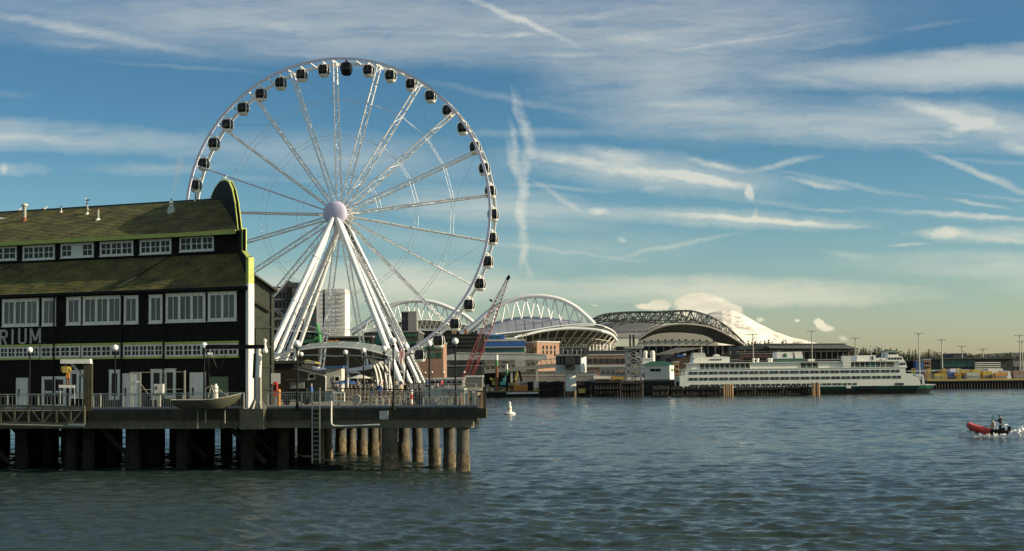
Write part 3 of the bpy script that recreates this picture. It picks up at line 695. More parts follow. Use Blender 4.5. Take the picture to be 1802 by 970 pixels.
# lettering: end of the word on the wall
def letter(ch, x0, x1, yt0, yt1, yb):
    s0, s1, hb, ht = pxwin(BF, x0, (yt0 + yt1) / 2, x1, yb)
    w = .17; H = ht - hb; b = MB(); fb = lambda a0, a1, c0, c1: b.fbox(BF, a0, a1, .02, .08, c0, c1)
    def dg(a, ha, c_, hc): b.prism([BF.pt(a - w / 2, .02, ha), BF.pt(a + w / 2, .02, ha), BF.pt(c_ + w / 2, .02, hc), BF.pt(c_ - w / 2, .02, hc)], BF.n * .06)
    if ch == 'I': fb(s0, s0 + w, hb, ht)
    if ch == 'U':
        fb(s0, s0 + w, hb + .25, ht); fb(s1 - w, s1, hb + .25, ht)
        pts = []
        for k in range(9):
            a = math.pi + math.pi * k / 8; pts.append((s0 + (s1 - s0) / 2 + (s1 - s0) / 2 * math.cos(a), hb + .25 + .25 * math.sin(a)))
        inn = []
        for k in range(9):
            a = math.pi + math.pi * k / 8; inn.append((s0 + (s1 - s0) / 2 + ((s1 - s0) / 2 - w) * math.cos(a), hb + .25 + .10 * math.sin(a)))
        for k in range(8): b.prism([BF.pt(pts[k][0], .02, pts[k][1]), BF.pt(pts[k + 1][0], .02, pts[k + 1][1]), BF.pt(inn[k + 1][0], .02, inn[k + 1][1]), BF.pt(inn[k][0], .02, inn[k][1])], BF.n * .06)
    if ch == 'R' or ch == 'A':
        if ch == 'R':
            fb(s0, s0 + w, hb, ht); fb(s0 + w, s1 - .12, ht - w, ht); fb(s0 + w, s1 - .12, hb + H * .45, hb + H * .45 + w); fb(s1 - w, s1, hb + H * .45 + .12, ht - .12)
            dg(s0 + w * 2.2, hb + H * .45, s1 - w / 2, hb)
            for q in (1, -1): dg(s1 - .19, ht - w / 2 if q > 0 else hb + H * .45 + w / 2, s1 - .09, ht - .17 if q > 0 else hb + H * .45 + .17)
        else:
            m_ = (s0 + s1) / 2; dg(s0 + w / 2, hb, m_, ht); dg(s1 - w / 2, hb, m_, ht); fb(s0 + .2, s1 - .2, hb + H * .25, hb + H * .25 + w)
    if ch == 'M':
        fb(s0, s0 + w, hb, ht); fb(s1 - w, s1, hb, ht); m_ = (s0 + s1) / 2; dg(s0 + w / 2, ht, m_, hb + H * .15); dg(s1 - w / 2, ht, m_, hb + H * .15)
    b.build('letter', 'letter', shed, label='pale letter ' + ch)
for ch, x0, x1, yt, yb in (('A', -24, -6, 582, 610.5), ('R', 0.5, 14, 580.5, 608), ('I', 21.5, 26, 579, 606.5), ('U', 33, 47.5, 578, 606), ('M', 53.5, 72.5, 577, 604.5)):
    letter(ch, x0, x1, yt, yt, yb)
# pale timber battens lying on the lower roof
for (xa, ya, xb, yb, m2) in ((209, 506.5, 240, 489, 'galv'), (240, 489, 300, 452, 'black_metal'), (0, 479, 30, 464, 'black_metal')):
    def onroof(px, py):
        best = None
        for k in range(400):
            v = V1 * k / 400; h = H_EAVE - .1 + (H1 - H_EAVE + .1) * (v + .45) / (V1 + .45)
            q = bs(0, v, h); fr_ = Frame(bs(0, v, 0), bs(SB, v, 0)); s_, hh = fr_.pix(px, py)
            if best is None or abs(hh - h) < best[0]: best = (abs(hh - h), s_, v, h)
        return bs(best[1], best[2], best[3] + .09)
    MB().bar(onroof(xa, ya), onroof(xb, yb), .05, .05).build('roof_batten', m2, shed)
# side wing right of the gable
WZ = 124.0
W0, W1 = G(425, WZ, DECK), G(482, WZ + 1, DECK)
WF = Frame(W0, W1)
_, hA = WF.pix(443, 487); _, hB = WF.pix(484, 513)
wing = thing('side_building', 'dark green boarded annex with sloping roof behind the gable', 'building', W0)
w_ = WF.len
MB().prism([WF.pt(0, 0, DECK), WF.pt(w_, 0, DECK), WF.pt(w_, 0, hB - .1), WF.pt(.8, 0, hA + .2), WF.pt(0, 0, hA + .4)], -WF.n * 9).build('wall', 'shed_green', wing)
c = MB().bar(WF.pt(0, .1, hA + .62), WF.pt(w_ + .3, .1, hB - .02), 9.6, .14) if 0 else MB().prism([WF.pt(0, .3, hA + .75), WF.pt(w_ + .25, .3, hB - .05), WF.pt(w_ + .25, -9.2, hB - .05), WF.pt(0, -9.2, hA + .75)], (0, 0, .16))
c.build('roof', 'shed_green', wing)
c = MB(); 
for a0, a1 in ((w_ - .22, w_),): c.fbox(WF, a0, a1, .005, .08, 4, hB - .2)
for hh in (5.2, 7.0, 8.6, 10.2): c.fbox(WF, .3, w_ - .23, .005, .06, hh, hh + .16)
c.fbox(WF, w_ - 1.5, w_ - 1.35, .005, .055, 4, 10.2)
c.build('trim', 'shed_green', wing)
a = WF.pix(443, 528); b = WF.pix(475, 548)
MB().bar(WF.pt(a[0], .1, a[1]), WF.pt(b[0], .1, b[1]), .14, .2).build('brace', 'concrete_dark', wing)
# ------------------------------------------------------------------ roof vents and gulls
def roof_h(v): return H2 + .1 + (HR - H2 - .1) * (v - V1 + .55) / (V2 - V1 + .55)
def roofpt(px, py):
    best = None
    for k in range(300):
        v = V1 + (V2 - V1) * k / 299; h = roof_h(v); fr_ = Frame(bs(0, v, 0), bs(SB, v, 0)); s_, hh = fr_.pix(px, py)
        if best is None or abs(hh - h) < best[0]: best = (abs(hh - h), s_, v, h)
    return bs(best[1], best[2], best[3])
vents = []
for (px, pb, pt_, r, kind, lab) in ((43, 389, 358, .16, 'cap', 'white and rusty capped chimney pipe on the mossy roof'), (153.5, 377, 358, .07, 'pipe', 'thin white vent pipe with a gull on it'),
                                    (172.5, 387, 368, .09, 'pipe', 'short rusty vent pipe lower on the roof slope'), (301.5, 374, 356, .19, 'turbine', 'white cone based vent with dark stem near the ridge'),
                                    (107.5, 374, 364, .06, 'pipe', 'small dark vent stub near the ridge'), (344, 351.5, 335, .06, 'pipe', 'slim grey mast on the ridge by the gable')):
    q = roofpt(px, pb); z1 = Hpx(px, pt_, q.y)
    t = thing('roof_vent', lab, 'vent pipe', q)
    if kind == 'cap':
        MB().tube(q - V3(0, 0, .3), V3(q.x, q.y, z1 - .25), r, 12).build('pipe', 'galv', t, smooth=True)
        MB().lathe((q.x, q.y, z1 - .3), [(r, 0), (r * 1.7, .05), (r * 1.7, .22), (r * .9, .3)], 12).build('cap', 'grey_white', t, smooth=True)
        MB().lathe(q, [(r * 1.9, -.25), (r * 1.3, .1), (r * 1.04, .28)], 12).build('flashing', 'rust', t)
    elif kind == 'turbine':
        MB().lathe(q, [(.34, -.3), (.32, .25), (.2, .5)], 12).build('base', 'grey_white', t, smooth=True)
        MB().lathe(q, [(.16, .5), (.16, .75), (.22, .76), (.22, .8), (.05, .92)], 10).build('cap', 'trim_white', t)
        MB().tube(q + V3(0, 0, .9), V3(q.x, q.y, z1 + .3), .045).build('stem', 'black_metal', t)
    else:
        MB().tube(q - V3(0, 0, .3), V3(q.x, q.y, z1), r, 10).build('pipe', 'galv' if r != .06 else 'steel', t)
        MB().lathe(V3(q.x, q.y, z1 - .04), [(r * 1.5, 0), (r * 1.5, .06), (r * .4, .1)], 10).build('cap', 'rust' if px == 172.5 else 'black_metal', t)
        MB().lathe(q, [(r * 3.2, -.2), (r * 2, .08), (r * 1.05, .14)], 10).build('flashing', 'trim_white', t)
    vents.append((t, q, z1))
def gull(q, rz, label):
    root = thing('gull', label, 'gull', (0, 0, 0), 'gulls resting on the shed roof')
    b = MB(); rings = []
    for x, z, ry, rz_ in ((-.30, .22, .012, .012), (-.2, .22, .04, .03), (-.1, .215, .075, .06), (0, .21, .09, .08), (.1, .22, .08, .08), (.16, .26, .05, .055), (.19, .32, .035, .04), (.21, .37, .042, .045), (.25, .38, .03, .03), (.29, .37, .008, .01)):
        rings.append([V3(x, ry * math.cos(2 * math.pi * i / 8), z + rz_ * math.sin(2 * math.pi * i / 8)) for i in range(8)])
    b.loft(rings); b.build('body', 'gull_white', root, smooth=True)
    for sg in (-1, 1):
        w = MB(); w.loft([[V3(.1, sg * .085, .25), V3(.08, sg * .09, .19), V3(-.05, sg * .1, .17), V3(-.1, sg * .09, .26)], [V3(-.05, sg * .095, .27), V3(-.1, sg * .1, .2), V3(-.2, sg * .07, .2), V3(-.2, sg * .05, .25)], [V3(-.3, sg * .04, .25), V3(-.32, sg * .04, .23), V3(-.38, sg * .02, .23), V3(-.38, sg * .02, .245)]])
        w.build('wing', 'gull_grey', root)
        MB().tube((.02, sg * .03, 0), (0, sg * .03, .16), .008, 5).build('leg', 'orange', root)
    MB().tube((.28, 0, .37), (.34, 0, .36), .012, 5, .003).build('beak', 'yellow', root)
    place(root, q, rz); return root
q = vents[1][1]; gull((q.x, q.y, vents[1][2] + .06), 2.7, 'white gull perched on top of the thin vent pipe')
q = roofpt(78, 372.5); gull(q + V3(0, 0, .05), .4, 'white gull on the ridge between the capped chimney and the vent stub')
q = roofpt(34, 374.5); gull(q + V3(0, 0, .05), 1.2, 'white gull on the ridge just left of the capped chimney')
q = roofpt(155, 375.5); gull(q + V3(.05, -.1, .03), 2.0, 'white gull on the shingles beside the thin vent pipe foot')
q = roofpt(1.5, 390); gull(q + V3(0, 0, .05), 3.6, 'white gull on the roof slope at the left edge of the photo')
q = pv(V2 - 1.5, 22.4, .15); gull(q, .2, 'white gull on the rounded top of the gable')
# steam plume
def plume():
    base = P(301, 352, 127); t_ = P(316, 290, 127.5)
    b = MB(); rng = random.Random(2)
    for k in range(9):
        f = k / 8; c = base.lerp(t_, f) + V3(rng.uniform(-.06, .06), 0, 0); b.sph(c, .07 + .32 * f, 10, 7, 1.5)
    m_ = bpy.data.materials.new('steam'); m_.use_nodes = True; nt = m_.node_tree; nt.nodes.clear()
    o = nt.nodes.new('ShaderNodeOutputMaterial'); v = nt.nodes.new('ShaderNodeVolumePrincipled'); v.inputs['Density'].default_value = .55; v.inputs['Anisotropy'].default_value = .3
    v.inputs['Color'].default_value = (.9, .88, .85, 1); nt.links.new(v.outputs[0], o.inputs['Volume']); M['steam'] = m_
    o_ = b.build('steam', 'steam'); o_['kind'] = 'stuff'; tag(o_, 'pale wisp of steam drifting up from the cone based vent', 'steam')
plume()
# ------------------------------------------------------------------ the wheel's own pier and everything on it
W2 = 4.0
wp_ = thing('wheel_pier', 'wide concrete pier carrying the ferris wheel, seen behind the railing', 'pier', (-30, 250, 0))
fl, fr_ = G(380, 212, W2), G(838, 208, W2); bl, br = G(300, 300, W2), G(852, 300, W2)
MB().prism([fl, fr_, br, bl], (0, 0, -.8)).build('deck', 'concrete', wp_)
pmw = MB().tube((0, 0, -2), (0, 0, 3.2), .4, 10).mesh('pile', 'wood_dark')
for i in range(20):
    q = fl.lerp(fr_, i / 19); inst('pile', pmw, (q.x, q.y + 1, 0), wp_)
MB().prism([fl + V3(0, 6, -.85), fr_ + V3(-1, 6, -.85), fr_ + V3(-1, 6.4, -.85), fl + V3(0, 6.4, -.85)], (0, 0, -4)).build('fascia', 'wood_dark', wp_)
# quay promenade behind both piers to the left
qy = thing('quay', 'concrete seawall and promenade behind the piers', 'quay', (-60, 300, 0))
MB().box(-260, -32, 300.5, 329.5, -2, 3.9).build('wall', 'concrete_dark', qy)
AL = R(9.0); A = V3(math.sin(AL), math.cos(AL), 0); U = V3(math.cos(AL), -math.sin(AL), 0); Z = V3(0, 0, 1)
HF = P(590, 375.5, 243.0); WID = 5.0; HB = HF + A * WID; RW = 24.95
wheel = thing('ferris_wheel', 'giant white ferris wheel with dark glass gondolas on the waterfront pier', 'ferris wheel', (HF.x, HF.y + 2.5, W2))
def wp(c, ang, r): return c + U * (r * math.sin(ang)) + Z * (r * math.cos(ang))
def ring(c, r, sec_r, sec_a, n=126):
    mb = MB(); rings = []
    for k in range(n):
        a = 2 * math.pi * k / n
        rings.append([wp(c, a, r - sec_r) - A * sec_a, wp(c, a, r + sec_r) - A * sec_a, wp(c, a, r + sec_r) + A * sec_a, wp(c, a, r - sec_r) + A * sec_a])
    rings.append(rings[0]); mb.loft(rings, caps=False); return mb
ring(HF + A * .25, RW, .20, .16).build('rim', 'rim_lilac', wheel, label='front rim tinted faint lilac')
ring(HB - A * .25, RW, .24, .15).build('rim', 'wheel_white', wheel)
TH0 = R(-1.5)
# cross ties between the rims
tie = MB().tube(V3(0, 0, 0), A * (WID - .5), .09, 6).mesh('cross_tie', 'wheel_white')
for k in range(42):
    inst('cross_tie', tie, wp(HF + A * .25, TH0 + R(8.5714) * k, RW), wheel)
# spokes: two chords, front and back, with lacing
for k in range(21):
    a = TH0 + 2 * math.pi * k / 21; mb = MB()
    r0, r1 = 1.6, RW - .15
    f0, f1 = wp(HF + A * .5, a, r0), wp(HF + A * .55, a, r1); b0, b1 = wp(HB - A * .6, a, r0), wp(HB - A * .6, a, r1)
    # each chord is a pair of slim tubes, as the wheel's ladders are
    f1 = wp(HF + A * 1.4, a, r1); b1 = wp(HB - A * 1.4, a, r1); f0 = wp(HF + A * .9, a, r0); b0 = wp(HB - A * .9, a, r0)
    mb.tube(f0, f1, .135, 6, .12); mb.tube(b0, b1, .15, 6, .13)
    n = 15
    for j in range(n):
        t0, t1 = j / n, (j + 1) / n
        p, q = f0.lerp(f1, t0), b0.lerp(b1, t1)
        if j % 2: p, q = b0.lerp(b1, t0), f0.lerp(f1, t1)
        mb.tube(p, q, .05, 4, caps=False); mb.tube(f0.lerp(f1, t1), b0.lerp(b1, t1), .04, 4, caps=False)
    mb.bar(wp(HF + A * .25, a, r1 - .1), wp(HF + A * 1.4, a, r1 - .1), .14); mb.bar(wp(HB - A * .25, a, r1 - .1), wp(HB - A * 1.4, a, r1 - .1), .14)
    mb.build('spoke', 'wheel_white' if k not in (12, 17) else 'rim_lilac', wheel)
# bracing cables that ring the spokes
for rr in (.75, .515, .27):
    for cc, o in ((HF, .9 + .5 * rr), (HB, -(.9 + .5 * rr))):
        mb = MB()
        for k in range(21):
            a, b = TH0 + 2 * math.pi * k / 21, TH0 + 2 * math.pi * (k + 1) / 21
            mb.tube(wp(cc + A * o, a, RW * rr), wp(cc + A * o, b, RW * rr), .032, 4, caps=False)
        mb.build('brace_cable', 'wheel_white', wheel)
for rr0, rr1 in ((.75, 1.0),):
    mb = MB()
    for k in range(0, 21, 2):
        a, b = TH0 + 2 * math.pi * k / 21, TH0 + 2 * math.pi * (k + 1) / 21
        mb.tube(wp(HF + A, a, RW * rr1), wp(HB - A, b, RW * rr0), .018, 4, caps=False)
    mb.build('tension_rods', 'steel', wheel, kind='stuff')
# hub with disc covers
MB().tube(HF - A * .2, HB + A * .3, 1.0, 20).build('axle', 'wheel_white', wheel, smooth=True)
mb = MB(); mb.lathe(HF - A * .15, [(1.3, .55), (1.72, .45), (1.93, .2), (1.95, .0), (1.80, -.22), (1.3, -.42), (.7, -.52), (.02, -.56)][::-1], 40, axis=A); mb.build('hub_cover', 'wheel_lilac', wheel, smooth=True, label='big pale lilac disc over the front of the hub')
MB().lathe(HF + A * .42, [(1.15, 0), (1.6, .1), (1.6, .5), (1.15, .6)], 32, axis=A).build('hub_flange', 'wheel_white', wheel, smooth=True)
MB().lathe(HB - A * .9, [(1.2, 0), (1.7, .1), (1.7, .7), (1.2, .85), (.9, 1.3)], 32, axis=A).build('hub_flange', 'wheel_white', wheel, smooth=True)
MB().bar(wp(HF - A * .735, 0, .0) - U * 1.2, wp(HF - A * .735, 0, 0) + U * 1.2, .02, .03).build('seam', 'steel', wheel)
# legs
def foot(px, Y): return G(px, Y, W2)
for (src, px, Y, r, dk_) in ((HF - A * .0, 443, 233, .46, 0), (HF + A * .7, 461, 240, .38, 0), (HB - A * .7, 480, 249, .38, 0), (HB, 499, 255, .38, 0),
                            (HF - A * .0, 710, 233, .48, 0), (HF + A * .7, 727, 240, .40, 0), (HB - A * .7, 742, 249, .38, 0), (HB, 752, 255, .38, 0)):
    ft = foot(px, Y); d = (ft - src).normalized()
    leg = MB().tube(src + d * .9, ft, r * .92, 16, r).build('support_leg', 'wheel_white', wheel, smooth=True)
    mb = MB(); L_ = (ft - src).length
    for j in (1, 2, 3): q = src + d * (L_ * j / 4); MB().tube(q - d * .09, q + d * .09, r * 1.16, 16).build('collar', 'wheel_white', leg)
    MB().box(ft.x - .9, ft.x + .9, ft.y - .9, ft.y + .9, W2, W2 + .5).build('footing', 'concrete_pale', wheel)
mb = MB()   # dark ladder along the right hand leg
a, b = HB + V3(.1, -1.2, -1.5), foot(748, 245) + V3(0, 0, 1)
s_ = (b - a).cross(V3(0, 1, 0)).normalized() * .28
mb.tube(a + s_, b + s_, .06, 5); mb.tube(a - s_, b - s_, .06, 5)
for j in range(60): q = a.lerp(b, j / 60); mb.tube(q + s_, q - s_, .04, 4)
mb.build('leg_ladder', 'black_metal', wheel)
# low cross bars between leg pairs
for (x0, y0, x1, y1, Y) in ((562, 515, 640, 513, 240), (505, 582, 560, 585, 243), (560, 586, 612, 584, 243)):
    MB().tube(P(x0, y0, Y), P(x1, y1, Y), .06, 6).build('cross_bar', 'wheel_white', wheel)
# gondolas -------------------------------------------------------
def gondola_meshes():
    # barrel box cabin about its pivot at the origin; x along the rim, y along the axle
    def ringat(h, sx, sy, n=20, pw=3.4, g=0.0):
        out = []
        for i in range(n):
            a = 2 * math.pi * (i + .5) / n; ca, sa = math.cos(a), math.sin(a)
            k = (abs(ca) ** pw + abs(sa) ** pw) ** (-1 / pw); out.append(V3(ca * k * (sx + g), sa * k * (sy + g), h))
        return out
    prof = [(-.42, .62), (-.6, .76), (-.95, .88), (-1.35, .92), (-1.75, .86), (-2.05, .72)]
    glass = MB().loft([ringat(h, s * .98, s * .98) for h, s in prof]).mesh('glass_cabin', 'gallery_glass', smooth=True)
    fr = MB()
    fr.loft([ringat(h, s, s, g=g) for h, s, g in ((-2.02, .74, .02), (-2.1, .74, .04), (-2.3, .66, .0), (-2.42, .5, 0))])     # belly pan
    fr.loft([ringat(h, s, s, g=g) for h, s, g in ((-.28, .3, 0), (-.34, .5, 0), (-.42, .64, .03), (-.5, .66, .04))])           # roof cap
    for sx, sy in ((1, -1), (1, 1), (-1, -1), (-1, 1)):                                                                         # corner hoops
        pts = [V3(sx * s * .845, sy * s * .845, h) for h, s in [(-.42, .64)] + prof[1:] + [(-2.1, .7)]]
        fr.path(pts, .075 if sx > 0 else .05, 6)
    frame = fr.mesh('cabin_frame', 'white', smooth=True)
    mu = MB()
    for i, (h, s) in enumerate(prof[:-1]):
        h2, s2 = prof[i + 1]
        for q in (.05,):
            mu.bar((q * s, -s * .985, h), (q * s2, -s2 * .985, h2), .025); mu.bar((s * .985, q * s, h), (s2 * .985, q * s2, h2), .025)
            mu.bar((q * s, s * .985, h), (q * s2, s2 * .985, h2), .025)
    mul = mu.mesh('mullions', 'steel')
    arm = MB(); arm.tube((0, -1.9, .0), (0, 1.9, .0), .07, 8); arm.tube((0, 0, .02), (0, 0, -.34), .16, 8); arm.bar((0, -.4, -.3), (0, .4, -.3), .2, .12)
    return glass, frame, mul, arm.mesh('hanger', 'white')
gg, gf, gm, ga = gondola_meshes()
for k in range(42):
    a = TH0 + R(4.2857) + R(8.5714) * k; c0 = wp((HF + HB) / 2, a, RW + .1)
    g = inst('gondola', gg, c0, wheel, -AL); 
    vip = (k == 0)
    for n_, me in (('cabin_frame', gf), ('mullions', gm), ('hanger', ga)):
        if vip: me = me.copy(); me.materials.clear(); me.materials.append(M['black_metal'])
        q = bpy.data.objects.new(n_, me); COL.objects.link(q); q.parent = g
        if n_ == 'mullions': q['kind'] = 'stuff'
    if vip: g['label'] = 'all black gondola at the very top of the wheel'
# loading station below the wheel
st = thing('boarding_station', 'white boarding platform under the ferris wheel with steps and kiosk', 'platform', G(690, 236, W2))
x0, x1 = X_at(600, 236, W2), X_at(745, 236, W2)
MB().box(x0, x1, 238, 247, W2, W2 + 1.1).build('platform', 'port_dark', st)
for i in range(7): MB().box(x0 + i * 2, x0 + i * 2 + 1.7, 237.9, 237.98, W2 + .1, W2 + 1.0).build('panel', 'port_grey', st)
b = MB()
for i in range(12): xx = x0 + (x1 - x0) * i / 11; b.tube((xx, 238.1, W2 + 1.1), (xx, 238.1, W2 + 2.1), .03, 5)
b.bar((x0, 238.1, W2 + 2.1), (x1, 238.1, W2 + 2.1), .05); b.build('guard_rail', 'grey_white', st)
kx = X_at(655, 240, W2); MB().box(kx, kx + 2.2, 240, 243, W2 + 1.1, W2 + 3.6).build('kiosk_wall', 'port_dark', st); MB().box(kx - .3, kx + 2.5, 239.6, 243.3, W2 + 3.6, W2 + 3.8).build('kiosk_roof', 'grey_white', st)
# striped flag on a pole by the wheel
q = G(711, 226, W2); t = thing('flag', 'limp red and white striped flag on a pole beside the wheel legs', 'flag', q)
MB().tube(q, V3(q.x, q.y, Hpx(711, 606, 226)), .05, 6).build('pole', 'white', t)
zt, zb = Hpx(711, 613, 226), Hpx(711, 640, 226)
for i in range(7):
    b = MB(); xa, xb = q.x - .62 + i * .09, q.x - .62 + i * .09 + .088
    rr = [[V3(xa - .02 * j, q.y - .05 + .08 * math.sin(i * 1.7 + j * .6), zt - (zt - zb) * j / 6 - i * .05) for j in range(7)], [V3(xb - .02 * j, q.y - .05 + .08 * math.sin((i + 1) * 1.7 + j * .6), zt - (zt - zb) * j / 6 - i * .05) for j in range(7)]]
    for j in range(6): b.add([rr[0][j], rr[1][j], rr[1][j + 1], rr[0][j + 1], rr[0][j] + V3(0, .012, 0), rr[1][j] + V3(0, .012, 0), rr[1][j + 1] + V3(0, .012, 0), rr[0][j + 1] + V3(0, .012, 0)], [(0, 1, 2, 3), (7, 6, 5, 4), (0, 4, 5, 1), (3, 2, 6, 7), (0, 3, 7, 4), (1, 5, 6, 2)])
    b.build('stripe', 'stripe_red' if i % 2 == 0 else 'white', t)
# arched canopy over the arcade on the wheel pier
ca = thing('arched_canopy', 'wide grey translucent arched canopy roof left of the wheel legs', 'canopy', G(590, 205, W2))
zc = 205; xs = [478, 500, 530, 560, 590, 620, 650, 680, 694]; yt = [629, 622, 614.5, 611, 610, 611.5, 616, 624, 630]
b = MB(); rings = []
for x, y in zip(xs, yt):
    rings.append([P(x, y, zc), P(x, y, zc) + V3(0, 9, .9), P(x, y, zc) + V3(0, 9, .75), P(x, y, zc) + V3(0, 0, -.14)])
b.loft(rings); b.build('roof', 'canopy', ca)
b = MB(); pts = [P(x, y + 1, zc - .15) for x, y in zip(xs, yt)]
b.path(pts, .13, 6); b.build('edge_tube', 'grey_white', ca)
b = MB(); pts2 = [P(x, y + (17 - 11 * abs(x - 590) / 110), zc + .2) for x, y in zip(xs, yt)]
b.path(pts2, .09, 6); b.build('lower_tube', 'grey_white', ca)
for k in range(1, 8): MB().tube(pts[k], pts[k] + V3(0, 9, .95), .05, 5).build('rafter', 'grey_white', ca)
for px in (484, 516, 612, 685): q = G(px, zc + 1, W2); MB().tube(q, V3(q.x, q.y, Hpx(px, 632 if px != 612 else 614, zc)), .13, 8).build('column', 'grey_white', ca)
# curved white ribs right of the canopy
rb = thing('curved_ribs', 'row of bent white ribs standing between canopy and wheel legs', 'frame', G(670, 210, W2))
for px, dz in ((664, 0), (671, 1.2), (680, 2.6), (688, 3.8)):
    pts = []
    for k in range(11):
        t = k / 10; x = px - 8 - 14 * (1 - math.sin(t * math.pi / 2)) + 10 * (t ** 2) * 0 + 9 * math.sin(t * math.pi / 2); y = 629 + 55 * (1 - math.cos(t * math.pi / 2)) + 2 * dz
        pts.append(P(x, y, 210 + dz))
    MB().path(pts, .17, 6).build('rib', 'white', rb)
# small buildings, awnings, umbrellas on the wheel pier
def hut(name, label, cat, x0, x1, yb, yt, Y, wall, roofm=None, depth=5, wins=(), base=W2, flat=False, roofh=.3, over=.25, winm='glass_dark', wf='trim_white', side=None, fw=.12):
    a, b = G(x0, Y, base), G(x1, Y, base); top = Hpx((x0 + x1) / 2, yt, Y)
    t = thing(name, label, cat, (a + b) / 2)
    MB().box(a.x, b.x, Y, Y + depth, base, top).build('wall', wall, t)
    if roofm:
        MB().box(a.x - over, b.x + over, Y - over, Y + depth + over, top + .004, top + roofh).build('roof', roofm, t)
    fr = Frame((a.x, Y, 0), (b.x, Y, 0))
    for w in wins:
        s0, s1, h0, h1 = pxwin(fr, *w[:4]); win(fr, s0, s1, h0, h1, w[4] if len(w) > 4 else 1, w[5] if len(w) > 5 else 1, t, fw=fw, glass=winm, mull=0, frm=wf, sill=False)
    return t, fr, top
# ------------------------------------------------------------------ lamp posts with white globes
def lamp_proto(h=4.5, r=.22):
    t = thing('street_lamp', 'x', 'street lamp', (0, 0, 0), 'globe lamps on black posts')
    MB().lathe((0, 0, 0), [(.17, 0), (.17, .12), (.11, .2), (.085, .5), (.07, .6)], 10).build('base', 'black_metal', t)
    MB().tube((0, 0, .55), (0, 0, h - r - .18), .068, 10, .055).build('post', 'black_metal', t, smooth=True)
    MB().lathe((0, 0, h - r - .22), [(.06, 0), (.12, .04), (.12, .12), (.09, .2)], 10).build('collar', 'black_metal', t)
    MB().sph((0, 0, h), r, 20, 12).build('globe', 'globe', t, smooth=True)
    return t
LP = lamp_proto(); first = True
def lamp(px, gy, Y, label, base=DECK, group=None):
    global first
    o = LP if first else copy_tree(LP); first = False
    q = G(px, Y, base); h = Hpx(px, gy, Y) - base
    o.location = q; s = h / 4.5; o.scale = (s if s < .9 else 1, s if s < .9 else 1, s); o['label'] = label
    if group: o['group'] = group
for px, gy, Y, lab in ((51.5, 616, 112.5, 'globe lamp in front of the shed left of the yellow hoist, under the lettering'), (202, 612, 107.0, 'globe lamp in front of the shed between the hoist gantry and the meshed gate'),
                       (359, 608, 106.5, 'globe lamp beside the white door behind the hanging skiff'), (523, 604.5, 102.8, 'tall globe lamp at the pier edge left of the ladder'),
                       (692.5, 600, 101.2, 'tall globe lamp standing at the pier edge before the white sign plate'), (802, 600.5, 101.8, 'rightmost big globe lamp, near the pier corner'),
                       (756, 604.5, 105.5, 'globe lamp second from the right near the pier corner'), (715, 609.5, 112, 'globe lamp in front of the striped flag'),
                       (676.5, 613.5, 119, 'globe lamp before the right wheel legs, just left of the tall edge lamp'), (640, 616.5, 126, 'globe lamp under the right end of the arched canopy'),
                       (608, 620, 135, 'globe lamp under the middle of the arched canopy'), (530, 623.5, 143, 'small globe lamp just right of and behind the tall edge lamp by the kiosk')):
    lamp(px, gy, Y, lab)
for px, gy, lab in ((616.5, 655, 'tiny distant globe lamp above the blue awning'), (681, 659, 'tiny distant globe lamp between the curved ribs and wheel legs'), (738, 654.5, 'tiny distant globe lamp in front of the rightmost wheel leg foot'),
                    (748.5, 656, 'tiny distant globe lamp just right of the wheel leg foot'), (760.5, 655, 'tiny distant globe lamp under the lowest gondola, right of the big lamp post'), (781, 655.5, 'tiny distant globe lamp left of the rightmost big lamp'),
                    (817.5, 655, 'tiny distant globe lamp before the red crane foot')):
    lamp(px, gy, 212 + (px - 616) * -.02, lab, W2, 'small far globe lamps on the wheel pier')
# ------------------------------------------------------------------ gantry with the yellow hoist
q = EF.pt(EF.pix(150, 700)[0], -.4, DECK)
gt = thing('hoist_gantry', 'concrete post gantry arm over the gangway, white top beam and strut', 'gantry', q)
Yg = q.y
MB().box(q.x - .30, q.x + .06, Yg - .1, Yg + .35, DECK - .6, Hpx(152, 640, Yg)).build('post', 'concrete_dark', gt)
MB().box(q.x + .08, q.x + .26, Yg - .06, Yg + .3, DECK, Hpx(152, 640, Yg)).build('post', 'concrete_dark', gt)
MB().prism([P(106, 632.5, Yg - .2), P(158, 632, Yg - .2), P(159, 640, Yg - .2), P(106, 640, Yg - .2)], (0, .7, 0)).build('top_beam', 'trim_white', gt)
MB().bar(P(126, 640, Yg), P(149, 667, Yg), .13, .16).build('strut', 'steel', gt)
h = thing('chain_hoist', 'yellow chain hoist with orange hook block hanging from the gantry', 'hoist', P(116, 641, Yg))
MB().tube(P(116, 640, Yg), P(116.5, 646, Yg), .06, 6).build('shackle', 'rust', h)
MB().tube(P(108.5, 650, Yg), P(125.5, 650, Yg), .22, 10).build('motor', 'yellow', h, smooth=True)
MB().box(P(112, 648, Yg).x, P(121, 648, Yg).x, Yg - .25, Yg + .25, Hpx(116, 656, Yg), Hpx(116, 645, Yg)).build('gearbox', 'yellow', h)
MB().box(P(117, 656, Yg).x, P(122.5, 656, Yg).x, Yg - .12, Yg + .12, Hpx(119, 666, Yg), Hpx(119, 656, Yg)).build('chain_bag', 'orange', h)
MB().tube(P(118, 666, Yg), P(118.5, 677, Yg), .07, 6).build('hook_block', 'rust', h)
sb_ = thing('spreader_bar', 'white spreader beam with slings hanging under the yellow hoist', 'spreader beam', P(118, 680, Yg))
MB().bar(P(104, 680, Yg), P(132, 680.5, Yg), .16, .2).build('beam', 'trim_white', sb_)
for px in (106, 131): MB().tube(P(px, 682, Yg), P(px + (.8 if px > 110 else .2), 711, Yg), .03, 5).build('sling', 'steel', sb_)
